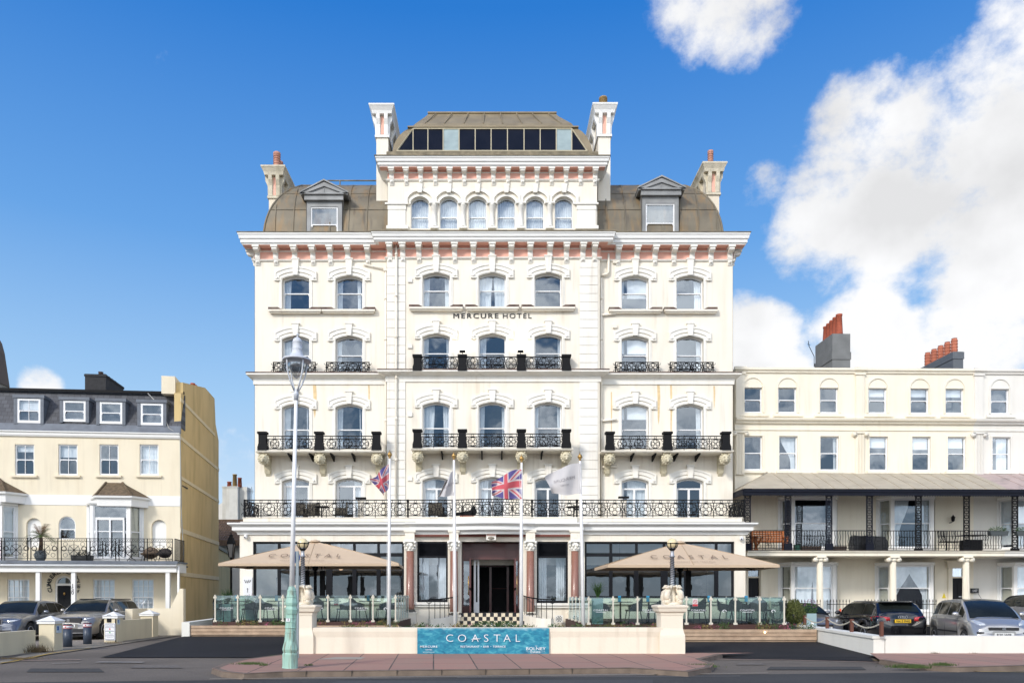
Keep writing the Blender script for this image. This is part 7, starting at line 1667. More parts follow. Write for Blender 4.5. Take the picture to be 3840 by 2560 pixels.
# ------------------------------------------------------------------ flagpoles and flags
def flagpole(v0, v1, ytop, label, Y=22.2):
    xb_, xt = X(v0, Y), X(v1, Y); zt = Z(ytop, Y); t = thing('flagpole', label, 'flagpole', (xb_, Y, .65), group='white flagpoles behind the front wall'); h = zt-.65; m = MB()
    m.tube([(0, 0, -.65), ((xt-xb_)*.5, 0, h*.5), (xt-xb_, 0, h)], [.056, .045, .03], 12); m.build('pole', mat('white_pole', (.88, .86, .82), .6), t)
    m = MB(); x = xt-xb_; m.lathe(x, 0, [(.02, h), (.035, h+.02), (.025, h+.04), (.07, h+.10), (.06, h+.15), (.012, h+.21), (.004, h+.26)], 12); m.build('finial', gold, t)
    m = MB(); m.tube([(x*.9-.06, -.03, h-.15), (-.055, -.05, .6)], .004, 4); m.build('halyard', whitetxt, t); return xt
poles = [(893, 895, 1061, 'flagpole nearest the street lamp'), (1046, 1042.5, 1064, 'flagpole left of the hotel door'), (1197, 1198, 1065+1, 'flagpole right of the hotel door'), (1341, 1332, 1067, 'leaning flagpole nearest the free standing pedestal')]
poles = [(893, 895, 1053, poles[0][3]), (1046, 1042.5, 1056, poles[1][3]), (1197, 1198, 1062, poles[2][3]), (1341, 1332, 1058, poles[3][3])]
for p in poles: flagpole(*p)
fm = [mat('flag_navy', (.11, .09, .27), .85), mat('flag_off_white', (.62, .55, .53), .85), mat('flag_red', (.58, .10, .12), .85), mat('flag_grey', (.56, .54, .53), .85, var=.05)]
def jack(u, v):
    x, y = (u-.5)*2, (v-.5)     # 2:1 field, x -1..1, y -.5..+.5
    if abs(x) < .1 or abs(y) < .1: return 2
    if abs(x) < .167 or abs(y) < .167: return 1
    s_ = 1 if x*y > 0 else -1; d = (y-s_*x*.5)/math.sqrt(1.25)*2   # distance to diagonal
    side = 1 if x > 0 else -1
    dd = d*side*s_
    if -.02 < dd*1 < .11: return 2
    if abs(d) < .20: return 1
    return 0
def flag(corners, label, wave=.10, jackf=True, txt=None, Y=22.2, sag=0):
    TH, BH, TF, BF = [Vector((X(a, Y), 0, Z(b, Y))) for a, b in corners]; o = Vector((TH.x, Y, (TH.z+BH.z)/2))
    def P(u, v, off=0):
        a = BH.lerp(TH, v); b = BF.lerp(TF, v); p = a.lerp(b, u); w = wave*u**.6
        p = p+Vector((.03*math.sin(u*7+v*2)*u, 0, sag*math.sin(u*PI)*(v-.3)+.02*math.sin(u*9)))
        return Vector((p.x-o.x, w*math.sin(u*8.5+v*1.7)+.05*u*math.sin(v*6+u*3)-off-.04, p.z-o.z))
    t = thing('flag', label, 'flag', tuple(o)); m = MB(); nu, nv = 72, 36; vs = [P(i/nu, j/nv) for j in range(nv+1) for i in range(nu+1)]; m.v = [tuple(v) for v in vs]
    for j in range(nv):
        for i in range(nu):
            m.f.append([j*(nu+1)+i, j*(nu+1)+i+1, (j+1)*(nu+1)+i+1, (j+1)*(nu+1)+i]); m.mi.append(jack((i+.5)/nu, (j+.5)/nv) if jackf else 3); m.sm.append(True)
    co = m.build('flag_cloth', fm, t)
    for (s_, v, h, w, mm) in (txt or []):
        lettering(co, s_, 0, 0, 0, h, mm, width=1.0, depth=0, spacing=1.1, xform=lambda x, y, z: tuple(P(.5+x*w, v+z, .012)))
gt = mat('flag_print_grey', (.30, .28, .29), .8)
flag([(893, 1066), (893.5, 1121), (849, 1103), (879, 1137)], 'small furled union flag on the pole nearest the street lamp', .16)
flag([(1043, 1079), (1043, 1138), (1021, 1107), (1004, 1141)], 'grey white flag folded into a triangle, left of the hotel door', .14, False, [('MERCURE', .42, .12, .9, gt)])
flag([(1198, 1078), (1199, 1146), (1127, 1110), (1128, 1137)], 'large union flag flying above the hotel door', .12, sag=.12)
flag([(1333, 1064), (1335, 1134), (1249, 1096), (1266, 1132)], 'grey white hotel flag with mirrored lettering on the leaning pole', .10, False, [('MERCURE', .50, .11, .62, gt), ('HOTELS', .33, .06, .24, gt)], sag=.12)

# ------------------------------------------------------------------ the tall seafront lamp and small street things
YL = 16.72; lp = thing('street_lamp', 'tall seafront lamppost with rusty mint green base and grey lantern', 'street lamp', (X(666, YL), YL, KZ)); lp.rotation_euler = (0, R(1.30), 0)
mint = mat('mint_paint', (.36, .58, .47), .5, var=.12, scale=3, stain=(.16, .07, .03), stain_amt=1.0, stain_sc=(9, 9, 1.3)); ltgrey = mat('lantern_grey', (.62, .64, .67), .6)
prof = [(1490, 138), (1470, 134), (1240, 135), (1215, 120), (1190, 130), (1160, 138), (1100, 128), (1000, 105), (880, 98), (870, 103), (850, 95), (800, 95), (775, 108), (765, 100), (690, 97), (680, 108), (670, 98), (610, 95), (600, 102), (590, 96), (545, 98), (535, 108), (520, 112), (455, 122), (440, 105), (400, 95), (385, 104), (370, 108), (340, 112), (250, 92), (240, 100), (225, 92), (205, 90), (195, 82), (150, 80), (125, 82), (115, 72), (60, 52), (45, 40)]
m = MB(); m.lathe(0, 0, [(w*.00121, (1490-y)*.00121) for y, w in prof], 8, smooth=False, rot=PI/8); lb = m.build('lamp_base', mint, lp)
lettering(lb, '3', -.03, -.128, (1490-650)*.00121, .045, blacktxt, depth=.002)
m = MB(); m.box(-.075, .01, -.122, -.118, (1490-668)*.00121, (1490-612)*.00121); m.build('number_label', whitetxt, lb)
m = MB(); m.tube([(.0, -.135, .05), (.005, -.12, .35), (0, -.10, .75)], .007, 4); m.tube([(.115, -.08, .3), (.09, -.08, .55), (.085, -.07, .8)], .008, 4); m.lathe(0, 0, [(.118, .76), (.118, .77)], 8, rot=PI/8); m.build('rusty_seam', mat('rusty_seam', (.07, .03, .015), .9), lb)
k = YL/F; zp = (1533-905)*k; m = MB(); m.tube([(0, 0, 1.74), (0, 0, zp*.6), (0, 0, zp)], [.055, .046, .037], 14); m.build('lamp_pole', mat('pole_white', (.86, .85, .83), .45, var=.04), lp)
z9 = (1533-918.6)*k; cz = lambda y: z9+(1568-y)*.001
m = MB(); m.lathe(0, 0, [(.048, cz(1568)), (.052, cz(1450)), (.056, cz(1440)), (.048, cz(1430)), (.045, cz(1330))], 14); m.build('lamp_collar', ltgrey, lp)
m = MB(); m.lathe(0, 0, [(.30, cz(735)), (.305, cz(722)), (.30, cz(700)), (.19, cz(650)), (.14, cz(620)), (.115, cz(560)), (.105, cz(490)), (.110, cz(483)), (.102, cz(475)), (.10, cz(340)), (.106, cz(332)), (.10, cz(322)), (.09, cz(280)), (.06, cz(245)), (.02, cz(235)), (.015, cz(190)), (.03, cz(180)), (.028, cz(160)), (.01, cz(140))], 20); m.lathe(0, 0, [(.29, cz(733)), (.2, cz(728)), (.195, cz(800))], 20); m.build('lantern_hood', ltgrey, lp)
m = MB(); m.lathe(0, 0, [(.185, cz(735)), (.19, cz(800)), (.17, cz(900)), (.12, cz(1000)), (.06, cz(1070)), (.01, cz(1105))], 18); m.build('lantern_bowl', glass_mat('bowl_glass', (.8, .8, .78), .25, .1), lp)
for a in (R(45), R(135), R(225), R(315)):
    m = MB(); m.tube([(r*math.cos(a), r*math.sin(a), cz(y)) for r, y in ((.235, 730), (.235, 830), (.225, 950), (.19, 1080), (.13, 1220), (.05, 1370))], [.024, .016, .016, .016, .017, .018], 8); m.build('lantern_arm', ltgrey, lp)
# blue sign seen edge on behind it
Yb = 19.6; t = thing('sign_post', 'grey post with blue round sign seen edge on behind the street lamp', 'sign post', (X(683, Yb), Yb, 0)); m = MB(); m.box(-.035, .035, -.03, .03, -.02, Z(1265, Yb)); m.build('post', mat('galvanised_post', (.28, .33, .35), .5, metal=.3), t)
m = MB(); m.prism([(a, b) for a, b in circ(0, Z(1279, Yb), .15, 20)], -.05, -.035, 'x'); m.xf(Matrix.Rotation(R(-25), 4, 'Z')); m.build('round_sign', mat('sign_blue', (.02, .13, .45), .4), t)
# victorian lamp in the side street
Ys = 38.5; t = thing('side_street_lamp', 'black victorian lamppost in the gap left of the hotel', 'street lamp', (X(531, Ys), Ys, 0)); h = Z(1283, Ys); m = MB(); m.lathe(0, 0, [(.13, 0), (.12, .8), (.08, .9), (.06, 1.2), (.05, h)], 10); m.tube([(-.25, 0, h-.35), (.25, 0, h-.35)], .02, 5); m.build('lamp_pole', iron, t)
zt = Z(1220, Ys); m = MB(); m.lathe(0, 0, [(.05, h), (.10, h+.04), (.09, h+.08)], 4, smooth=False, rot=PI/4); m.lathe(0, 0, [(.23, zt-.62), (.24, zt-.58), (.14, zt-.3), (.10, zt-.26), (.1, zt-.18), (.03, zt-.12), (.01, zt)], 4, smooth=False, rot=PI/4)
for a in range(4): an = a*PI/2+PI/4; m.tube([(.12*math.cos(an), .12*math.sin(an), h+.08), (.22*math.cos(an), .22*math.sin(an), zt-.62)], .022, 4)
m.build('lantern_frame', iron, t); m = MB(); m.lathe(0, 0, [(.09, h+.08), (.205, zt-.63)], 4, smooth=False, rot=PI/4); m.build('lantern_glass', mat('milky_glass', (.22, .21, .2), .3), t)
t = thing('tv_aerial', 'thin television aerial beside the white chimney left of the hotel', 'aerial', (X(578, 50), 50, Z(1150, 50))); m = MB(); m.tube([(0, 0, 0), (0, 0, .9)], .015, 4); m.tube([(-.35, 0, .6), (.15, 0, .6)], .012, 4)
for q in (-.3, -.18, -.06, .06): m.tube([(q, 0, .45), (q, 0, .75)], .008, 4)
m.build('aerial_rods', iron, t)
t = thing('tv_aerial', 'small bent aerial against the clouds left of the taller grey chimney', 'aerial', (X(1870, 38), 38, Z(842, 38))); m = MB(); m.tube([(0, 0, 0), (.0, 0, .5), (-.25, 0, 1.0), (-.28, 0, 1.25)], .016, 4); m.tube([(-.32, 0, 1.1), (-.2, 0, 1.05)], .012, 4); m.build('aerial_rods', iron, t)
# spear railings, chain posts, cone
for i, (a, b, Y, lab) in enumerate(((1806, 1884, 33.0, 'black spearhead railings behind the conifer and grey convertible'), (1900, 1951, 33.2, 'short run of black spearhead railings behind the black estate car'), (1987, 2150, 33.2, 'long black spearhead railings with notice, between black and silver cars'))):
    x0, x1 = X(a, Y), X(b, Y); t = thing('spear_railings', lab, 'railings', ((x0+x1)/2, Y, 0)); xm = (x0+x1)/2; m = MB(); zb, ztp = .12, Z(1377, Y)-.18; m.box(x0-xm, x1-xm, -.12, .12, -.02, .35) if i == 2 else None
    bars(m, x0-xm, x1-xm, .33 if i == 2 else .1, ztp, lambda s_, z: (s_, 0, z), .135, .011, spear=True); m.build('railing_bars', iron, t)
    if i == 2: m = MB(); m.box(X(2032, Y)-xm, X(2054, Y)-xm, -.05, -.03, Z(1391, Y), Z(1382, Y)); so = m.build('notice_plate', blacktxt, t); lettering(so, 'PRIVATE PARKING', X(2043, Y)-xm, -.055, Z(1388, Y), .05, whitetxt, width=.32, depth=0)
Yp = [(2940+v/2.613)/1.633 for v in (205, 425, 665, 957)]; yy = [27.3, 25.3, 23.4, 21.7]; x_ = 10.53
pts = []
lab4 = ['farthest brown chain post, beside the conifer bush', 'second farthest brown chain post on the boundary wall', 'brown chain post before the rear wheel of the black estate', 'nearest brown chain post, at the black estate bumper']
for i in range(4):
    Y = (10.53)*F/(Yp[i]-CX); zb = .545+(Y-21.2)/7*.155; t = thing('chain_post', lab4[i], 'post', (10.53, Y, zb), group='rope posts on the boundary wall'); h = [.33, .36, .38, .40][i]; m = MB(); m.box(-.04, .04, -.04, .04, 0, h); m.build('post', mat('brown_post', (.14, .05, .03), .7), t); pts.append((10.53, Y, zb+h-.05))
t = thing('rope_chain', 'pale rope hanging in swags between the brown posts', 'rope', (10.53, pts[0][1], 1)); m = MB()
for a, b in zip(pts[:-1], pts[1:]):
    q = [(0, a[1]+(b[1]-a[1])*i/12-pts[0][1], a[2]+(b[2]-a[2])*i/12-1-.16*math.sin(PI*i/12)) for i in range(13)]; m.tube(q, .018, 6)
    for w in q: m.ball(w, .024, 5)
m.build('rope', mat('pale_rope', (.5, .46, .36), .9), t)
t = thing('traffic_cone', 'white traffic cone behind the boundary wall by the conifer', 'cone', (10.95, 26.6, .0)); m = MB(); m.lathe(0, 0, [(.17, 0), (.16, .03), (.14, .05), (.04, .75), (.03, .76)], 14); m.box(-.2, .2, -.2, .2, -.01, .02); m.build('cone_body', whitep, t)
t = thing('traffic_cone', 'orange traffic cone standing beside the black estate wing mirror', 'cone', (X(2012/1.0-0, 32)-2.1, 32.0, 0)); t.location = (X((2940+553/2.613)/1.633, 32), 32, 0); m = MB(); m.lathe(0, 0, [(.17, 0), (.14, .05), (.04, 1.1), (.03, 1.12)], 12); m.build('cone_body', mat('cone_orange', (.75, .10, .02), .5), t)
# weeds and grass along edges
def tuft(xv, yv, r, h, n, z=0, name='kerb_grass', lab=None, mm=None, cat='grass'):
    Y = (EYE-z)*F/(yv-HZ); m = MB(); x, y = X(xv, Y), Y
    for _ in range(n):
        a, b = rnd.gauss(0, r*.5), rnd.gauss(0, r*.16+.03); l = h*rnd.uniform(.4, 1.1); dx, dy = rnd.gauss(0, h*.4), rnd.gauss(0, h*.3); m.add([(x+a-.006, y+b, z), (x+a+.006, y+b, z), (x+a+dx, y+b+dy, z+l)], [(0, 1, 2)])
    o = m.build(name, mm or green, None, kind='stuff'); tag(o, lab or 'grass growing at the road edge', cat)
gg = mat('verge_grass', (.07, .11, .025), .8, var=.4, scale=8)
for (a, b, r, h, n, z, lab) in ((575, 1524, .28, .06, 350, KZ, 'grass tuft on the paving left of the lamppost'), (605, 1527, .1, .05, 90, KZ, 'small grass tuft close to the lamppost'), (540, 1537, .35, .05, 200, KZ-.08, 'dry grass in the kerb at the pavement corner'), (628, 1508, .12, .06, 110, 0, 'weed at the corner of the left drive'), (710, 1527, .12, .04, 70, KZ, 'moss patch on the paving right of the lamppost'),
                            (1610, 1531, .32, .09, 500, KZ-.06, 'grass on the kerb at the right end of the pavement'), (2092, 1532, .5, .09, 700, KZ-.05, 'grass strip on the far right kerb'), (2165, 1527, .25, .08, 300, KZ, 'grass patch on the far right paving'), (1913, 1470, .1, .09, 90, .1, 'weed under the boundary wall'), (2014, 1478, .1, .14, 60, .05, 'tall weed under the boundary wall')):
    tuft(a, b, r, h, n, z, lab=lab, mm=gg)
for (a, b, r, h, n, z, lab) in ((88, 1497, .35, .28, 260, 0, 'dry weeds against the first gate pier'), (40, 1512, .6, .05, 400, 0, 'dry grass under the car park wall'), (260, 1476, .3, .05, 200, 0, 'dry moss by the second gate pier'), (2148, 1503, .08, .1, 70, KZ-.04, 'brown weed at the foot of the white wall'), (2240, 1503, .08, .08, 60, KZ-.04, 'second brown weed by the white wall')):
    tuft(a, b, r, h, n, z, lab=lab, mm=mat('dry_weed', (.14, .10, .05), .9, var=.4))
# balcony life on the right-hand row
zb = FR.z(1262, YB); fy = lambda x, y: (FR.o[0]+FR.ex[0]*x+FR.ey[0]*y, FR.o[1]+FR.ex[1]*x+FR.ey[1]*y)
orange = mat('orange_wood', (.42, .13, .03), .55, var=.2, scale=5)
p = fy(FR.x(1886/1.0*0+1763+5, YB+.9)-.0, YB+.9); t = thing('garden_bench', 'orange brown slatted bench on the balcony next to the hotel', 'bench', (p[0], p[1], zb), AR); m = MB()
for i in range(5): m.box(-.7, .7, .25+.02*i, .28+.02*i, .45+i*.1, .53+i*.1)
m.build('backrest', orange, t); m = MB()
for i in range(4): m.box(-.7, .7, -.2+i*.12, -.1+i*.12, .40, .43)
m.build('seat', orange, t)
for sx in (-1, 1):
    m = MB(); m.box(sx*.7-.04, sx*.7+.04, -.22, -.15, 0, .62); m.box(sx*.7-.04, sx*.7+.04, .25, .32, 0, .95); m.box(sx*.7-.05, sx*.7+.05, -.25, .3, .6, .65); m.build('bench_end', orange, t)
p = fy(FR.x(1737, YB+.6), YB+.6); t = thing('garden_table', 'small orange brown wooden table beside the slatted bench', 'table', (p[0], p[1], zb), AR); m = MB(); m.box(-.3, .3, -.25, .25, .62, .66); m.build('table_top', orange, t)
for a in (-1, 1): m = MB(); m.tube([(a*.22, -.2, .62), (-a*.1+.05, .2, 0)], .035, 4); m.build('leg', orange, t)
for i, (v, lab) in enumerate(((1984, 'black barbecue bench under a cover, left of the middle balcony'), (2005, 'second black covered seat in the middle balcony'))):
    p = fy(FR.x(v, YB+.5), YB+.5); t = thing('covered_seat', lab, 'garden seat', (p[0], p[1], zb), AR); m = MB(); m.prism([(-.55, 0), (.55, 0), (.55, .38), (.4, .62), (-.5, .66), (-.55, .4)], -.25, .25); m.build('black_cover', mat('wet_black_cover', (.012, .012, .013), .35, bump=.8, bscale=9), t)
for i, (v, lab) in enumerate(((2180, 'black slatted patio chair near the wall lantern'), (2194, 'second black slatted patio chair, close to the iron post'))):
    p = fy(FR.x(v-6, YB+.7), YB+.7); t = thing('patio_chair', lab, 'chair', (p[0], p[1], zb), AR+.3-.6*i, group=None); m = MB(); m.box(-.22, .22, -.2, .22, .40, .44); m.build('seat', iron, t); m = MB()
    for k_ in range(6): m.tube([(-.2+.08*k_, .22, .44), (-.2+.08*k_, .3, .92)], .012, 4)
    m.tube([(-.22, .3, .93), (.22, .3, .93)], .015, 4); m.tube([(-.22, .27, .7), (.22, .27, .7)], .012, 4); m.build('backrest', iron, t)
    for sx in (-1, 1):
        for sy in (-1, 1): m = MB(); m.tube([(sx*.2, sy*.2, .42), (sx*.22, sy*.22, 0)], .014, 4); m.build('leg', iron, t)
p = fy(FR.x(2230, YB+.6), YB+.6); t = thing('patio_table', 'dark patio table at the join of the second and third houses', 'table', (p[0], p[1], zb), AR); m = MB(); m.box(-.5, .5, -.3, .3, .68, .71); m.build('table_top', iron, t); m = MB(); m.box(-.35, .35, -.25, .25, .02, .5); m.build('storage_box', black, t)
for (v, lab) in ((2291, 'trough of white flowers hung on the last balcony rail'), (2352, 'green trough of flowers cut by the picture edge')):
    p = fy(FR.x(v, YB-.06), YB-.10); z = FR.z(1228, YB); t = thing('flower_trough', lab, 'planter', (p[0], p[1], z), AR); m = MB(); m.prism([(-.36, 0), (.36, 0), (.42, .2), (-.42, .2)], -.1, .1); m.build('trough', mat('grey_trough', (.06, .07, .07), .6), t); m = MB(); leaves(m, (0, 0, .27), (.4, .12, .12), 450, .06); leaves(m, (0, -.04, .36), (.36, .1, .05), 60, .045, 1); m.build('flowers', [green, whitetxt], t)
for (v, w, h, lab, mm) in ((1830, .22, .26, 'dark green pot behind the balcony rail', mat('dark_green_pot', (.01, .08, .05), .4)), (1862, .9, .2, 'low brown trough on the first balcony', mat('brown_trough', (.06, .04, .03), .8)), (1925, .7, .2, 'second low brown trough near the third iron post', mat('brown_trough', (.06, .04, .03), .8))):
    p = fy(FR.x(v, YB+.35), YB+.35); t = thing('plant_pot' if w < .3 else 'balcony_trough', lab, 'pot', (p[0], p[1], zb), AR); m = MB(); m.prism([(-w*.45, 0), (w*.45, 0), (w*.5, h), (-w*.5, h)], -.11, .11); m.build('pot', mm, t)
# left-hand balcony life
lz = zsl; ly = lambda x, y: (FL.o[0]+FL.ex[0]*x+FL.ey[0]*y, FL.o[1]+FL.ex[1]*x+FL.ey[1]*y)
p = ly(FL.x(93, -1.0), -1.0); t = thing('potted_palm', 'small wind burnt palm in a grey pot on the guest house balcony', 'palm', (p[0], p[1], lz)); m = MB(); m.lathe(0, 0, [(.14, 0), (.23, .15), (.25, .3), (.2, .42), (.23, .45), (.2, .46)], 14); m.build('pot', mat('grey_glazed_pot', (.13, .15, .16), .4), t)
m = MB(); m.tube([(0, 0, .4), (.03, 0, .8), (.02, 0, 1.1)], [.09, .08, .06], 8); m.build('trunk', mat('palm_trunk', (.1, .06, .035), .9), t)
m = MB(); m2 = MB()
for i in range(34):
    a = rnd.uniform(0, 2*PI); up = rnd.uniform(.1, 1.0); l = rnd.uniform(.5, .85); q = m if up < .72 else m2; pts = []
    for k_ in range(6): s_ = k_/5; pts.append(Vector((.02+math.cos(a)*l*s_*(1.1-up*.7), math.sin(a)*l*s_*.8*(1.1-up*.7), 1.1+l*up*s_*1.1-.35*s_*s_*(1.3-up))))
    q.tube(pts, [.012, .011, .009, .007, .005, .002], 3)
    for k_ in range(2, 6):
        for sg in (-1, 1):
            for r_ in range(3):
                b_ = pts[k_-1].lerp(pts[k_], r_/3); d = Vector((-math.sin(a), math.cos(a), -.4))*sg; d.z = -.25; e = b_+d*.14+(pts[k_]-pts[k_-1])*.5; q.add([b_, b_+(pts[k_]-pts[k_-1])*.18, e], [(0, 1, 2)])
m.build('green_fronds', mat('palm_green', (.10, .15, .04), .7, var=.4, scale=8), t); m2.build('dry_fronds', mat('palm_dry', (.26, .16, .09), .9, var=.3), t)
def lthing(v, y, name, lab, cat): q = ly(FL.x(v, y), y); return thing(name, lab, cat, (q[0], q[1], lz), AL)
t = lthing(189, -1.2, 'basket', 'black plastic crate with plants on the balcony before the bay', 'crate'); m = MB(); m.prism([(-.38, 0), (.38, 0), (.42, .26), (-.42, .26)], -.2, .2); m.build('crate_body', mat('black_crate', (.01, .012, .012), .5), t); m = MB(); leaves(m, (.05, 0, .3), (.3, .15, .12), 200, .1); m.build('dark_plant', mat('dark_leaf', (.012, .02, .012), .7), t)
t = lthing(300, -1.15, 'folding_table', 'small folding table on the balcony in front of the bay', 'table'); m = MB(); m.box(-.28, .28, -.2, .2, .42, .44); m.build('table_top', iron, t)
for sg in (-1, 1): m = MB(); m.tube([(-.22*sg, -.15, .42), (.22*sg, .15, 0)], .015, 4); m.build('leg', iron, t)
for (v, w, lab) in ((341, 1, 'round wicker chair on the balcony below the right niche'), (374, .85, 'darker wicker chair at the balcony corner')):
    t = lthing(v, -1.0, 'wicker_chair', lab, 'chair'); mm = mat('wicker' if w == 1 else 'dark_wicker', (.16, .11, .07) if w == 1 else (.05, .04, .035), .85, var=.4, scale=25); m = MB(); st_ = 0; m.ball((0, .12, .48), .36*w, 14, sc=(1, .35, .8)); m.xf(Matrix.Rotation(R(-22), 4, 'X')); m.build('backrest', mm, t); m = MB(); m.lathe(0, -.1, [(.28*w, .3), (.3*w, .34), (.28*w, .38)], 14); m.build('seat', mm, t)
    for sx in (-1, 1):
        for sy in (-1, 1): m = MB(); m.tube([(sx*.15, sy*.15-.05, .32), (sx*.24, sy*.22-.05, 0)], .014, 4); m.build('leg', iron, t)
# chairs and tables on the hotel terrace, behind the railing
bamb = mat('brown_rattan', (.10, .085, .06), .8, var=.4, scale=20)
for i, (v, y, rz, lab) in enumerate(((687, YE+1.0, .3, 'brown rattan chair on the hotel balcony just right of the street lamp'), (714, YE+1.1, -.2, 'brown rattan armchair seen through the left balcony railing'), (783, YE+1.0, -1.4, 'brown rattan chair turned sideways on the hotel balcony'), (1000, YE+.9, .1, 'brown rattan chair by the open door on the hotel balcony'))):
    t = thing('rattan_chair', lab, 'chair', (HX+H.x(v, y), HY+y, zfl), rz, group=None); m = MB(); m.box(-.27, .27, -.25, .25, .36, .42); m.build('seat', bamb, t); m = MB(); m.prism([(-.28, .4), (.28, .4), (.3, .9), (-.3, .9)], .22, .28); m.prism([(-.25, .4), (.25, .4), (.25, .65), (-.25, .65)], -.30, -.25, 'x'); m.prism([(-.25, .4), (.25, .4), (.25, .65), (-.25, .65)], .25, .30, 'x'); m.build('backrest', bamb, t)
    for sx in (-1, 1):
        for sy in (-1, 1): m = MB(); m.box(sx*.24-.02, sx*.24+.02, sy*.22-.02, sy*.22+.02, 0, .37); m.build('leg', bamb, t)
for (v, lab) in ((739, 'round table between the rattan chairs on the hotel balcony'), (1318, 'folding table behind the railing near the leaning flagpole')):
    t = thing('balcony_table', lab, 'table', (HX+H.x(v, YE+1.0), HY+YE+1.0, zfl)); m = MB(); m.lathe(0, 0, [(.33, .70), (.33, .73)], 18); m.build('table_top', iron, t); m = MB(); m.tube([(0, 0, 0), (0, 0, .7)], .03, 8); m.lathe(0, 0, [(.22, 0), (.2, .03)], 14); m.build('pedestal_base', iron, t)
for (v, y0v, lab) in ((829, 1143, 'black floodlight on a short pier at the left balcony'), (1341+2, 1141, 'black floodlight on a short pier at the right balcony')):
    vv = v if v < 1000 else (2150+537/2.851)/1.633; t = thing('floodlight_pier', lab, 'floodlight', (HX+H.x(vv, YE+.5), HY+YE+.5, zfl)); z = H.z(y0v, YE+.5)-zfl; m = MB(); m.box(-.11, .11, -.1, .1, 0, z-.12); m.box(-.14, .14, -.13, .13, z-.16, z-.12); m.build('short_pier', cream, t); m = MB(); m.box(-.22, .22, -.12, .05, z-.06, z+.02); m.tube([(0, 0, z-.12), (0, 0, z-.05)], .02, 5); m.build('lamp_head', black, t)
t = thing('maintenance_box', 'red and orange tool case on the middle of the hotel balcony', 'tool case', (HX+H.x(1073, YE+.55), HY+YE+.45, zfl)); m = MB(); m.box(-.3, .3, -.1, .1, .05, .28); m.build('case', mat('orange_case', (.6, .14, .06), .5), t); m = MB(); m.prism([(-.5, .3), (.35, .3), (.42, .45), (.3, .75), (.12, .5), (-.5, .4)], -.08, .08); m.build('folded_cover', black, t)
# ------------------------------------------------------------------ cars
carglass = mat('car_glass', (.018, .022, .020), .06, var=.5, scale=1.5, coat=0, spec=.28)
tyre = mat('tyre', (.015, .015, .015), .85); rimm = mat('alloy', (.45, .46, .48), .3, metal=.8); chrome = mat('chrome_trim', (.6, .6, .62), .15, metal=1.0); headl = mat('headlight_glass', (.55, .58, .6), .08, metal=.3, coat=1); taill = mat('tail_light', (.45, .01, .015), .15, coat=1)
plW = mat('plate_white', (.75, .75, .72), .5); plY = mat('plate_yellow', (.8, .5, .02), .5); trimb = mat('black_plastic', (.02, .02, .022), .6)
def paint(name, c, metal=.6, rough=.28): return mat(name, c, rough, metal=metal, var=.02, coat=1.0)
def lerp_tab(tab, x):
    if x <= tab[0][0]: return tab[0][1]
    for (a, va), (b, vb) in zip(tab[:-1], tab[1:]):
        if x <= b: t = (x-a)/(b-a); t = t*t*(3-2*t)*.5+t*.5; return va+(vb-va)*t
    return tab[-1][1]
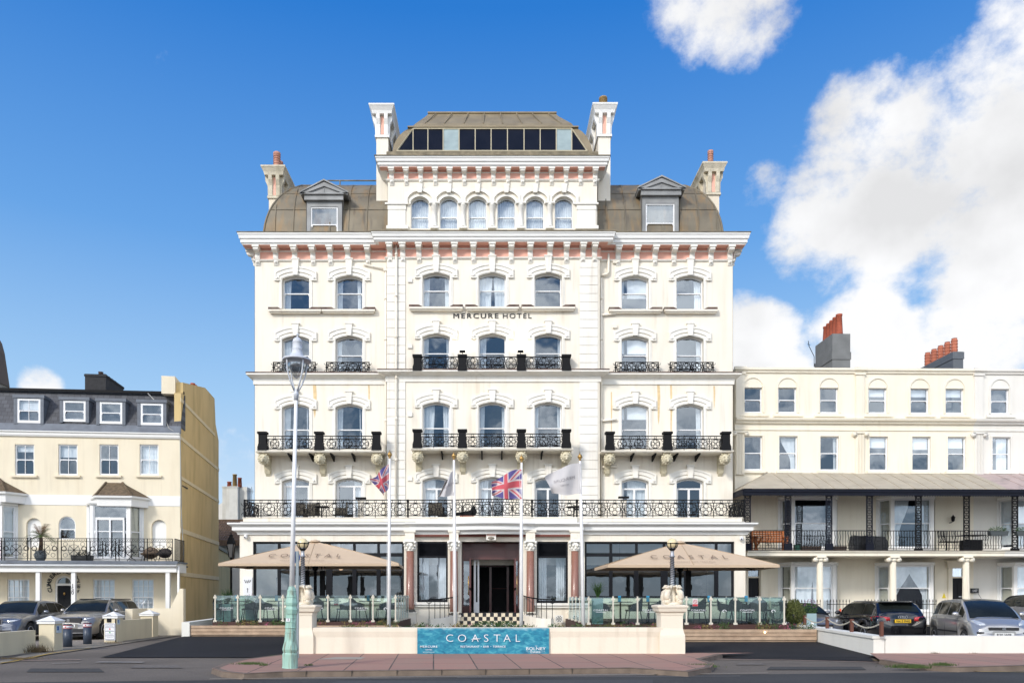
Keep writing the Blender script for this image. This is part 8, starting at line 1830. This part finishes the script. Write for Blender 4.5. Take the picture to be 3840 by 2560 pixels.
def car(name, label, loc, head, P):
    """front of the car at +x; head = heading on the ground (dx, dy)"""
    L, Wd, Hh = P['L'], P['W'], P['H']; xf, xr = L/2, -L/2; hw = Wd/2; fa, ra = xf-P['fo'], xf-P['fo']-P['wb']; wr = P.get('wr', .33); Ra = wr+.055
    t = thing(name, label, 'car', (loc[0], loc[1], 0), math.atan2(head[1], head[0])); pm = P['paint']
    top = P['top']; belt = P['belt']
    def wid(x):
        e = min(1, (xf-x)/.55); g = min(1, (x-xr)/.45); return hw*(1-.24*(1-max(0, e))**2.2)*(1-.16*(1-max(0, g))**2.2)
    def zbot(x):
        z = P.get('sill', .20)
        for a in (fa, ra):
            if abs(x-a) < Ra: z = max(z, wr+math.sqrt(Ra*Ra-(x-a)**2))
        if x > xf-.12: z = max(z, .24)
        return z
    xs = sorted(set([xr+L*i/70 for i in range(71)]+[a+s*Ra for a in (fa, ra) for s in (-1, 1)]+[xf-.03, xf-.07, xr+.03, xr+.07]))
    m = MB(); rows_ = []
    for x in xs:
        w = wid(x); zb = zbot(x); zl = lerp_tab(belt, x); zt = max(zl, lerp_tab(top, x)); zm = max(zb+.02, .62 if zl > .72 else zl-.1)
        ed = 1-.5*max(0, 1-(xf-x)/.07)**2-.5*max(0, 1-(x-xr)/.07)**2      # round the ends over
        sh = .04
        sec = [(w*.86, min(zb, .2)+.0 if False else zb), (w*.97, zb+.05), (w, zm), (w*.985, zl-.10), (w*.95, zl-.02), (w*.88, zl+.015), (w*.55, zt-.0+.02), (0, zt+.035)]
        zc = .55; sec = [(y*ed if ed < 1 else y, zc+(z-zc)*(ed if z > zc else 1)) for y, z in sec]
        rows_.append([(x, y, z) for y, z in sec]+[(x, -y, z) for y, z in sec[-2::-1]])
    k = len(rows_[0]); m.add([v for r in rows_ for v in r], [(i*k+j, i*k+j+1, (i+1)*k+j+1, (i+1)*k+j) for i in range(len(rows_)-1) for j in range(k-1)], 0, True)
    m.add(rows_[0], [tuple(range(k))]); m.add(rows_[-1], [tuple(range(k))]); bo = m.build('body', pm, t)
    m = MB(); m.box(xr+.12, xf-.12, -hw*.80, hw*.80, .17, .58)
    for a in (fa, ra): m.box(a-Ra, a+Ra, -hw*.82, hw*.82, .3, wr+Ra-.02)
    m.build('underbody', tyre, t)
    # cabin
    ws, rf, rr, rb = P['cabin']; Hr = Hh; wrf = P.get('roofw', hw*.70)
    def roof(x):
        zl = lerp_tab(belt, x)
        if x > rf: u = (ws-x)/(ws-rf); return zl+(Hr-.05-zl)*(1-(1-max(0, u))**1.35)
        if x < rr: u = (x-rb)/(rr-rb); return zl+(P.get('rearz', Hr-.06)-zl)*(1-(1-max(0, u))**P.get('rexp', 1.6))
        u = (x-rr)/(rf-rr); return P.get('rearz', Hr-.06)+(Hr-.05-P.get('rearz', Hr-.06))*min(1, u*1.6)+.02*math.sin(u*PI)
    def cw(x):
        w = wid(x)*.90
        e = max(0, min(1, (ws-x)/(ws-rf))); g = max(0, min(1, (x-rb)/(rr-rb))) ; return w+(wrf-w)*min(e, .35+.65*g if P.get('wag') else g)
    def Sd(x, tt, off=0):
        zl = lerp_tab(belt, x)-.005; w = wid(x)*.92; a, b = w, cw(x); z = zl+(roof(x)-zl)*tt; return (x, a+(b-a)*tt+off, z)
    N_ = 44; xs2 = [rb+(ws-rb)*i/N_ for i in range(N_+1)]; m = MB(); rows_ = []
    for x in xs2:
        r = [Sd(x, q) for q in (0, .33, .66, .93)]; w1 = cw(x); zz = roof(x); r += [(x, w1*.93, zz+.012), (x, w1*.6, zz+.035), (x, 0, zz+.05)]
        if x in (xs2[0], xs2[-1]): r = [(p[0], p[1], min(p[2], lerp_tab(belt, x)+.02)) for p in r]
        rows_.append(r+[(p[0], -p[1], p[2]) for p in r[-2::-1]])
    k = len(rows_[0]); m.add([v for r in rows_ for v in r], [(i*k+j, i*k+j+1, (i+1)*k+j+1, (i+1)*k+j) for i in range(N_) for j in range(k-1)], 0, True); m.build('cabin', P.get('roofm', pm), t)
    # glass
    for sg in (-1, 1):
        for (a, b) in P['side']:
            g = MB(); n = 10; vs = []
            for i in range(n+1):
                x = a+(b-a)*i/n
                for q in (.10, .5, .88): p = Sd(x, q, .006); vs.append((p[0], p[1]*sg, p[2]))
            g.add(vs, [(i*3+j, i*3+j+1, (i+1)*3+j+1, (i+1)*3+j) for i in range(n) for j in range(2)], 0, True); g.build('side_window', carglass, t)
        g = MB(); pts = [Sd(P['side'][0][0]+(P['side'][-1][1]-P['side'][0][0])*i/20, .93, .008) for i in range(21)]; g.tube([(p[0], p[1]*sg, p[2]) for p in pts], .010, 4)
        if P.get('chrome'): g.tube([(p[0], p[1]*sg, p[2]) for p in [Sd(P['side'][0][0]+(P['side'][-1][1]-P['side'][0][0])*i/20, .06, .008) for i in range(21)]], .010, 4); g.build('window_trim', chrome, t)
    def topglass(nm, a, b, m0, mm=carglass):
        g = MB(); n = 8; vs = []
        for i in range(n+1):
            x = a+(b-a)*i/n; w1 = cw(x)*m0; zz = roof(x)
            for q in (-1, -.6, 0, .6, 1): vs.append((x+(.012 if nm == 'windscreen' else -.012), w1*q, zz+.012+.038*(1-abs(q))**.6+.010))
        g.add(vs, [(i*5+j, i*5+j+1, (i+1)*5+j+1, (i+1)*5+j) for i in range(n) for j in range(4)], 0, True); g.build(nm, mm, t)
    topglass('windscreen', ws-.06, rf+.02, .91); rg = P.get('rglass', (rr-.02, rb+.12)); topglass('rear_window', rg[0], rg[1], .86)
    # wheels
    for a in (fa, ra):
        for sg in (-1, 1):
            w = MB(); yo = sg*(hw-.02); yi = sg*(hw-.22)
            w.lathe(0, 0, [(wr*.62, 0), (wr*.95, 0), (wr, .03), (wr, .17), (wr*.95, .2), (wr*.62, .2)], 22); w.xf(Matrix.Translation((a, yi if sg > 0 else yo, wr)) @ Matrix.Rotation(-PI/2, 4, 'X')); 
            wo = w.build('wheel', tyre, t); w = MB(); y0 = yo-sg*.01
            w.tube([(a+wr*.6*math.cos(q*PI/10), y0, wr+wr*.6*math.sin(q*PI/10)) for q in range(20)], .022, 5, closed=True)
            for q in range(7): an = q*2*PI/7+.3; w.tube([(a, y0-sg*.01, wr), (a+wr*.6*math.cos(an), y0-sg*.01, wr+wr*.6*math.sin(an))], .024, 4)
            w.ball((a, y0, wr), .05, 8); w.build('rim', rimm, wo)
            w = MB(); w.prism(circ(a, wr, wr*.6, 16), y0-sg*.05, y0-sg*.04); w.build('wheel_disc', tyre, wo)
    # lights, mirrors, plates and trim
    for sg in (-1, 1):
        for (nm, mm, pts) in P['lights']:
            g = MB(); vs = []
            for (x, y, z) in pts: vs.append((x, sg*y, z))
            n = len(vs); c = Vector((sum(v[0] for v in vs)/n, sum(v[1] for v in vs)/n, sum(v[2] for v in vs)/n)); od = .03 if c.x > 0 else -.03
            g.add(vs+[tuple(c+Vector((od, sg*.01, .0)))]+[(v[0]-od*1.5, v[1]*.97, v[2]) for v in vs], [(i, (i+1) % n, n) for i in range(n)]+[(i, (i+1) % n, n+1+(i+1) % n, n+1+i) for i in range(n)], 0, True); g.build(nm, mm, t)
        g = MB(); x = ws-.45; z = lerp_tab(belt, x)+.10; g.ball((x, sg*(hw+.09), z), .10, 10, sc=(.7, 1.1, .75)); g.tube([(x, sg*(hw*.9), z-.06), (x, sg*(hw+.05), z-.02)], .02, 5); g.build('door_mirror', P.get('mirror', pm), t)
        g = MB()
        for x in P.get('handles', (.0, -.9)): g.box(x-.09, x+.09, sg*hw*.985-(.02 if sg > 0 else -.00), sg*hw*.985+(.0 if sg > 0 else .02), .82, .85)
        g.build('door_handle', pm if not P.get('chrome') else chrome, t)
        g = MB(); 
        for x in P['shuts']: g.tube([(x, sg*(wid(x)*.992+.004), .30), (x, sg*(wid(x)+.004), .60), (x-.02, sg*(wid(x)*.965+.004), lerp_tab(belt, x)-.04)], .006, 4)
        g.tube([(ra+Ra, sg*(hw*.98), .25), (fa-Ra, sg*(hw*.98), .25)], .02, 4); g.build('shut_line', trimb, t)
    for (nm, mm, b) in P['boxes']:
        g = MB(); x0, x1, y0, y1, z0, z1 = b; g.box(x0, x1, y0, y1, z0, z1); g.build(nm, mm, t)
    for (x, z, txt, mm, fr, rot) in P['plates']:
        g = MB(); s_ = 1 if fr else -1; g.box(x-.008, x+.008, -.26, .26, z-.056, z+.056); po = g.build('number_plate', mm, t)
        lettering(po, txt, 0, 0, 0, .075, blacktxt, width=.46*(len(txt)/8), depth=0, bold=.004, spacing=1.05, xform=lambda a, b, c: (x+s_*.012, s_*a, z-.038+c))
    return t
# grey saloon, nearest the left edge
def lights(*a): return a
cars = {}
grey1 = paint('grey_blue_paint', (.17, .18, .20)); grey2 = paint('warm_grey_paint', (.30, .285, .26)); silver = paint('silver_paintwork', (.45, .44, .42)); blk = paint('black_paintwork', (.006, .006, .008), .1, .12); gr3 = paint('mid_grey_paint', (.13, .14, .15)); gr4 = paint('pale_grey_paint', (.22, .22, .23))
def front_kit(xf, hw, gz, lz, gw, gh, lw=.42, lh=.13, gx=0):
    return gz
s_ = dict(L=4.90, W=1.86, H=1.46, fo=.85, wb=2.97, paint=grey1, top=[(-2.45, .95), (-2.2, 1.06), (-1.7, 1.06), (1.0, 1.0), (2.0, .86), (2.35, .74), (2.45, .62)], belt=[(-2.45, .90), (-1.5, .99), (1.0, .93), (2.1, .80), (2.45, .62)],
    cabin=(1.12, .35, -1.0, -1.95), wag=False, rexp=1.3, side=[(-1.55, -.78), (-.72, -.05), (.0, .85)], lights=[('headlight', headl, [(2.37, .46, .66), (2.40, .50, .76), (2.18, .80, .80), (2.04, .86, .76), (2.20, .82, .66)])], shuts=(.95, -.02, -.95), chrome=False,
    boxes=[('grille', trimb, (2.37, 2.44, .05, .32, .62, .80)), ('grille', trimb, (2.37, 2.44, -.32, -.05, .62, .80)), ('lower_intake', trimb, (2.34, 2.46, -.62, .62, .27, .42)), ('grille_frame', chrome, (2.40, 2.445, .02, .05, .62, .80)), ('grille_frame', chrome, (2.40, 2.445, -.05, -.02, .62, .80)), ('grille_frame', chrome, (2.38, 2.445, .32, .34, .63, .79)), ('grille_frame', chrome, (2.38, 2.445, -.34, -.32, .63, .79))],
    plates=[(2.462, .52, 'LV65 SZF', plW, True, 0)])
th = R(5); u = (math.sin(th), -math.cos(th))
car('grey_saloon', 'grey blue saloon car parked nearest the left picture edge', (-17.85, 30.2), u, s_)
s2 = dict(L=4.94, W=1.88, H=1.50, fo=.88, wb=2.94, paint=grey2, top=[(-2.47, .95), (-2.2, 1.0), (1.0, 1.03), (1.9, .93), (2.3, .82), (2.47, .66)], belt=[(-2.47, .92), (-1.5, 1.0), (1.0, .97), (2.1, .84), (2.47, .66)],
    cabin=(1.18, .38, -1.75, -2.42), wag=True, rexp=1.5, roofw=.66, side=[(-1.95, -1.05), (-.98, -.12), (-.06, .9)], lights=[('headlight', headl, [(2.36, .50, .70), (2.40, .50, .78), (2.14, .84, .84), (2.05, .90, .80), (2.22, .84, .71)])], shuts=(1.0, -.08, -1.02), wr=.35,
    boxes=[('grille', trimb, (2.37, 2.46, -.46, .46, .60, .82)), ('lower_intake', trimb, (2.36, 2.475, -.60, .60, .28, .42)), ('bumper_lip', chrome, (2.36, 2.48, -.66, .66, .25, .275)), ('emblem', chrome, (2.455, 2.47, -.05, .05, .68, .78)), ('roof_rail', trimb, (-1.7, .2, .60, .63, 1.49, 1.53)), ('roof_rail', trimb, (-1.7, .2, -.63, -.60, 1.49, 1.53))],
    plates=[(2.482, .53, 'RO21 HJR', plW, True, 0)])
car('grey_estate_car', 'warm grey estate car with black grille, behind the two bollards', (-15.78, 31.55), (math.sin(R(3)), -math.cos(R(3))), s2)
s3 = dict(L=4.70, W=1.83, H=1.44, fo=.88, wb=2.81, paint=blk, top=[(-2.35, .70), (-2.28, .98), (-2.1, 1.0), (1.0, .98), (1.9, .86), (2.35, .64)], belt=[(-2.35, .70), (-2.25, .93), (-1.5, .97), (1.0, .92), (2.1, .78), (2.35, .62)],
    cabin=(1.15, .35, -1.75, -2.28), wag=True, rexp=1.25, roofw=.66, rearz=1.40, side=[(-1.85, -1.12), (-1.05, -.12), (-.06, .9)], lights=[('tail_light', taill, [(-2.35, .40, .80), (-2.35, .42, .92), (-2.22, .78, .95), (-1.95, .905, .92), (-2.1, .89, .80), (-2.28, .70, .77)]), ('headlight', headl, [(2.25, .46, .62), (2.28, .5, .72), (2.0, .84, .76), (2.1, .80, .64)])], shuts=(.95, -.08, -1.08), chrome=True, handles=(-.0, -.9),
    boxes=[('bumper_strip', trimb, (-2.37, -2.2, -.78, .78, .24, .34)), ('exhaust_pipe', chrome, (-2.39, -2.3, .5, .62, .26, .31)), ('roof_rail', chrome, (-1.6, .2, .60, .62, 1.43, 1.46)), ('roof_rail', chrome, (-1.6, .2, -.62, -.60, 1.43, 1.46)), ('roof_spoiler', blk, (-2.12, -1.8, -.55, .55, 1.41, 1.44)), ('tailgate_line', trimb, (-2.362, -2.352, -.62, .62, .60, .607))],
    plates=[(-2.372, .79, 'VA13 FHG', plY, False, 0)])
ph = R(4); cr = car('black_estate_car', 'black estate car seen from behind with yellow number plate', (14.02, 28.65), (math.sin(ph), math.cos(ph)), s3)
g = MB()
for i in range(4): g.tube([(-2.372, -.105+.07*i+(.0), .925+0) if False else (-2.372, -.105+.07*i+.045*math.cos(q*PI/7), .925+.045*math.sin(q*PI/7)) for q in range(14)], .007, 4, closed=True)
g.build('ring_emblem', chrome, cr); lettering(cr, 'A4', 0, 0, 0, .05, chrome, width=.13, depth=0, xform=lambda a, b, c: (-2.372, .52-a, .76+c))
s4 = dict(L=3.85, W=1.675, H=1.53, fo=.75, wb=2.45, paint=silver, top=[(-1.92, .9), (-1.8, .98), (.9, 1.05), (1.5, .92), (1.8, .78), (1.92, .62)], belt=[(-1.92, .92), (-1.2, 1.0), (.9, .97), (1.5, .84), (1.92, .62)],
    cabin=(1.32, .30, -1.35, -1.86), wag=True, rexp=1.5, roofw=.58, side=[(-1.5, -1.12), (-1.05, -.32), (-.26, .52), (.6, 1.0)], wr=.30, lights=[('headlight', headl, [(1.84, .42, .70), (1.80, .47, .82), (1.55, .68, .92), (1.40, .79, .88), (1.62, .74, .70), (1.78, .60, .66)])], shuts=(.72, -.28, -1.05), handles=(-.15, -.95),
    boxes=[('grille', trimb, (1.84, 1.93, -.40, .40, .62, .70)), ('lower_intake', trimb, (1.84, 1.935, -.50, .50, .27, .38)), ('emblem', chrome, (1.925, 1.937, -.05, .05, .62, .70)), ('side_strip', trimb, (-.9, .75, .828, .845, .50, .55)), ('side_strip', trimb, (-.9, .75, -.845, -.828, .50, .55)), ('bumper_strip', trimb, (1.70, 1.90, .52, .70, .52, .56)), ('bumper_strip', trimb, (1.70, 1.90, -.70, -.52, .52, .56))],
    plates=[(1.942, .48, 'R30 WJR', plW, True, 0)])
th = R(-11); u = (math.sin(th), -math.cos(th)); cr = car('silver_hatchback', 'silver five door hatchback facing the road behind the low white wall', (15.5, 24.95), u, s4)
g = MB(); g.tube([(.35, 0, 1.55), (-.1, .0, 1.85)], .005, 4); g.build('aerial', trimb, cr)
s5 = dict(L=4.4, W=1.80, H=1.68, fo=.85, wb=2.6, paint=gr4, top=[(-2.2, .98), (1.1, 1.08), (1.8, .98), (2.2, .75)], belt=[(-2.2, 1.0), (-1, 1.05), (1.1, 1.0), (1.8, .9), (2.2, .7)], cabin=(1.4, .5, -1.6, -2.15), wag=True, rexp=1.7, roofw=.62, side=[(-1.95, -1.2), (-1.12, -.22), (-.15, .8)], lights=[('tail_light', taill, [(-2.2, .55, .95), (-2.1, .78, 1.15), (-2.0, .84, 1.1), (-2.1, .82, .9)])], shuts=(.9, -.18, -1.15), boxes=[('bumper_strip', trimb, (-2.22, -2.1, -.7, .7, .3, .45))], plates=[(-2.222, .75, 'GY08 KLX', plY, False, 0)])
car('grey_people_carrier', 'grey people carrier cut off by the right picture edge', (20.6, 28.2), (math.cos(R(12)), math.sin(R(12))), s5)
s6 = dict(L=4.15, W=1.78, H=1.36, fo=.85, wb=2.5, paint=gr4, top=[(-2.07, .9), (-1.5, 1.0), (.8, .96), (1.6, .84), (2.07, .6)], belt=[(-2.07, .85), (-1, .95), (.8, .9), (1.6, .8), (2.07, .6)], cabin=(.95, .35, -.8, -1.5), wag=False, rexp=1.2, roofw=.60, roofm=black, side=[(-.7, -.1), (-.05, .7)], lights=[('headlight', headl, [(1.95, .5, .62), (1.9, .55, .76), (1.6, .8, .8), (1.7, .78, .66)])], shuts=(.8, -.4), boxes=[('lower_intake', trimb, (2.0, 2.09, -.5, .5, .3, .42)), ('grille', trimb, (2.0, 2.09, -.3, .3, .5, .6))], plates=[(2.098, .46, 'EK04 OPL', plW, True, 0)])
th = R(6); car('grey_convertible', 'grey convertible with black soft top behind the conifer bush', (12.0, 30.6), (math.sin(th), -math.cos(th)), s6)
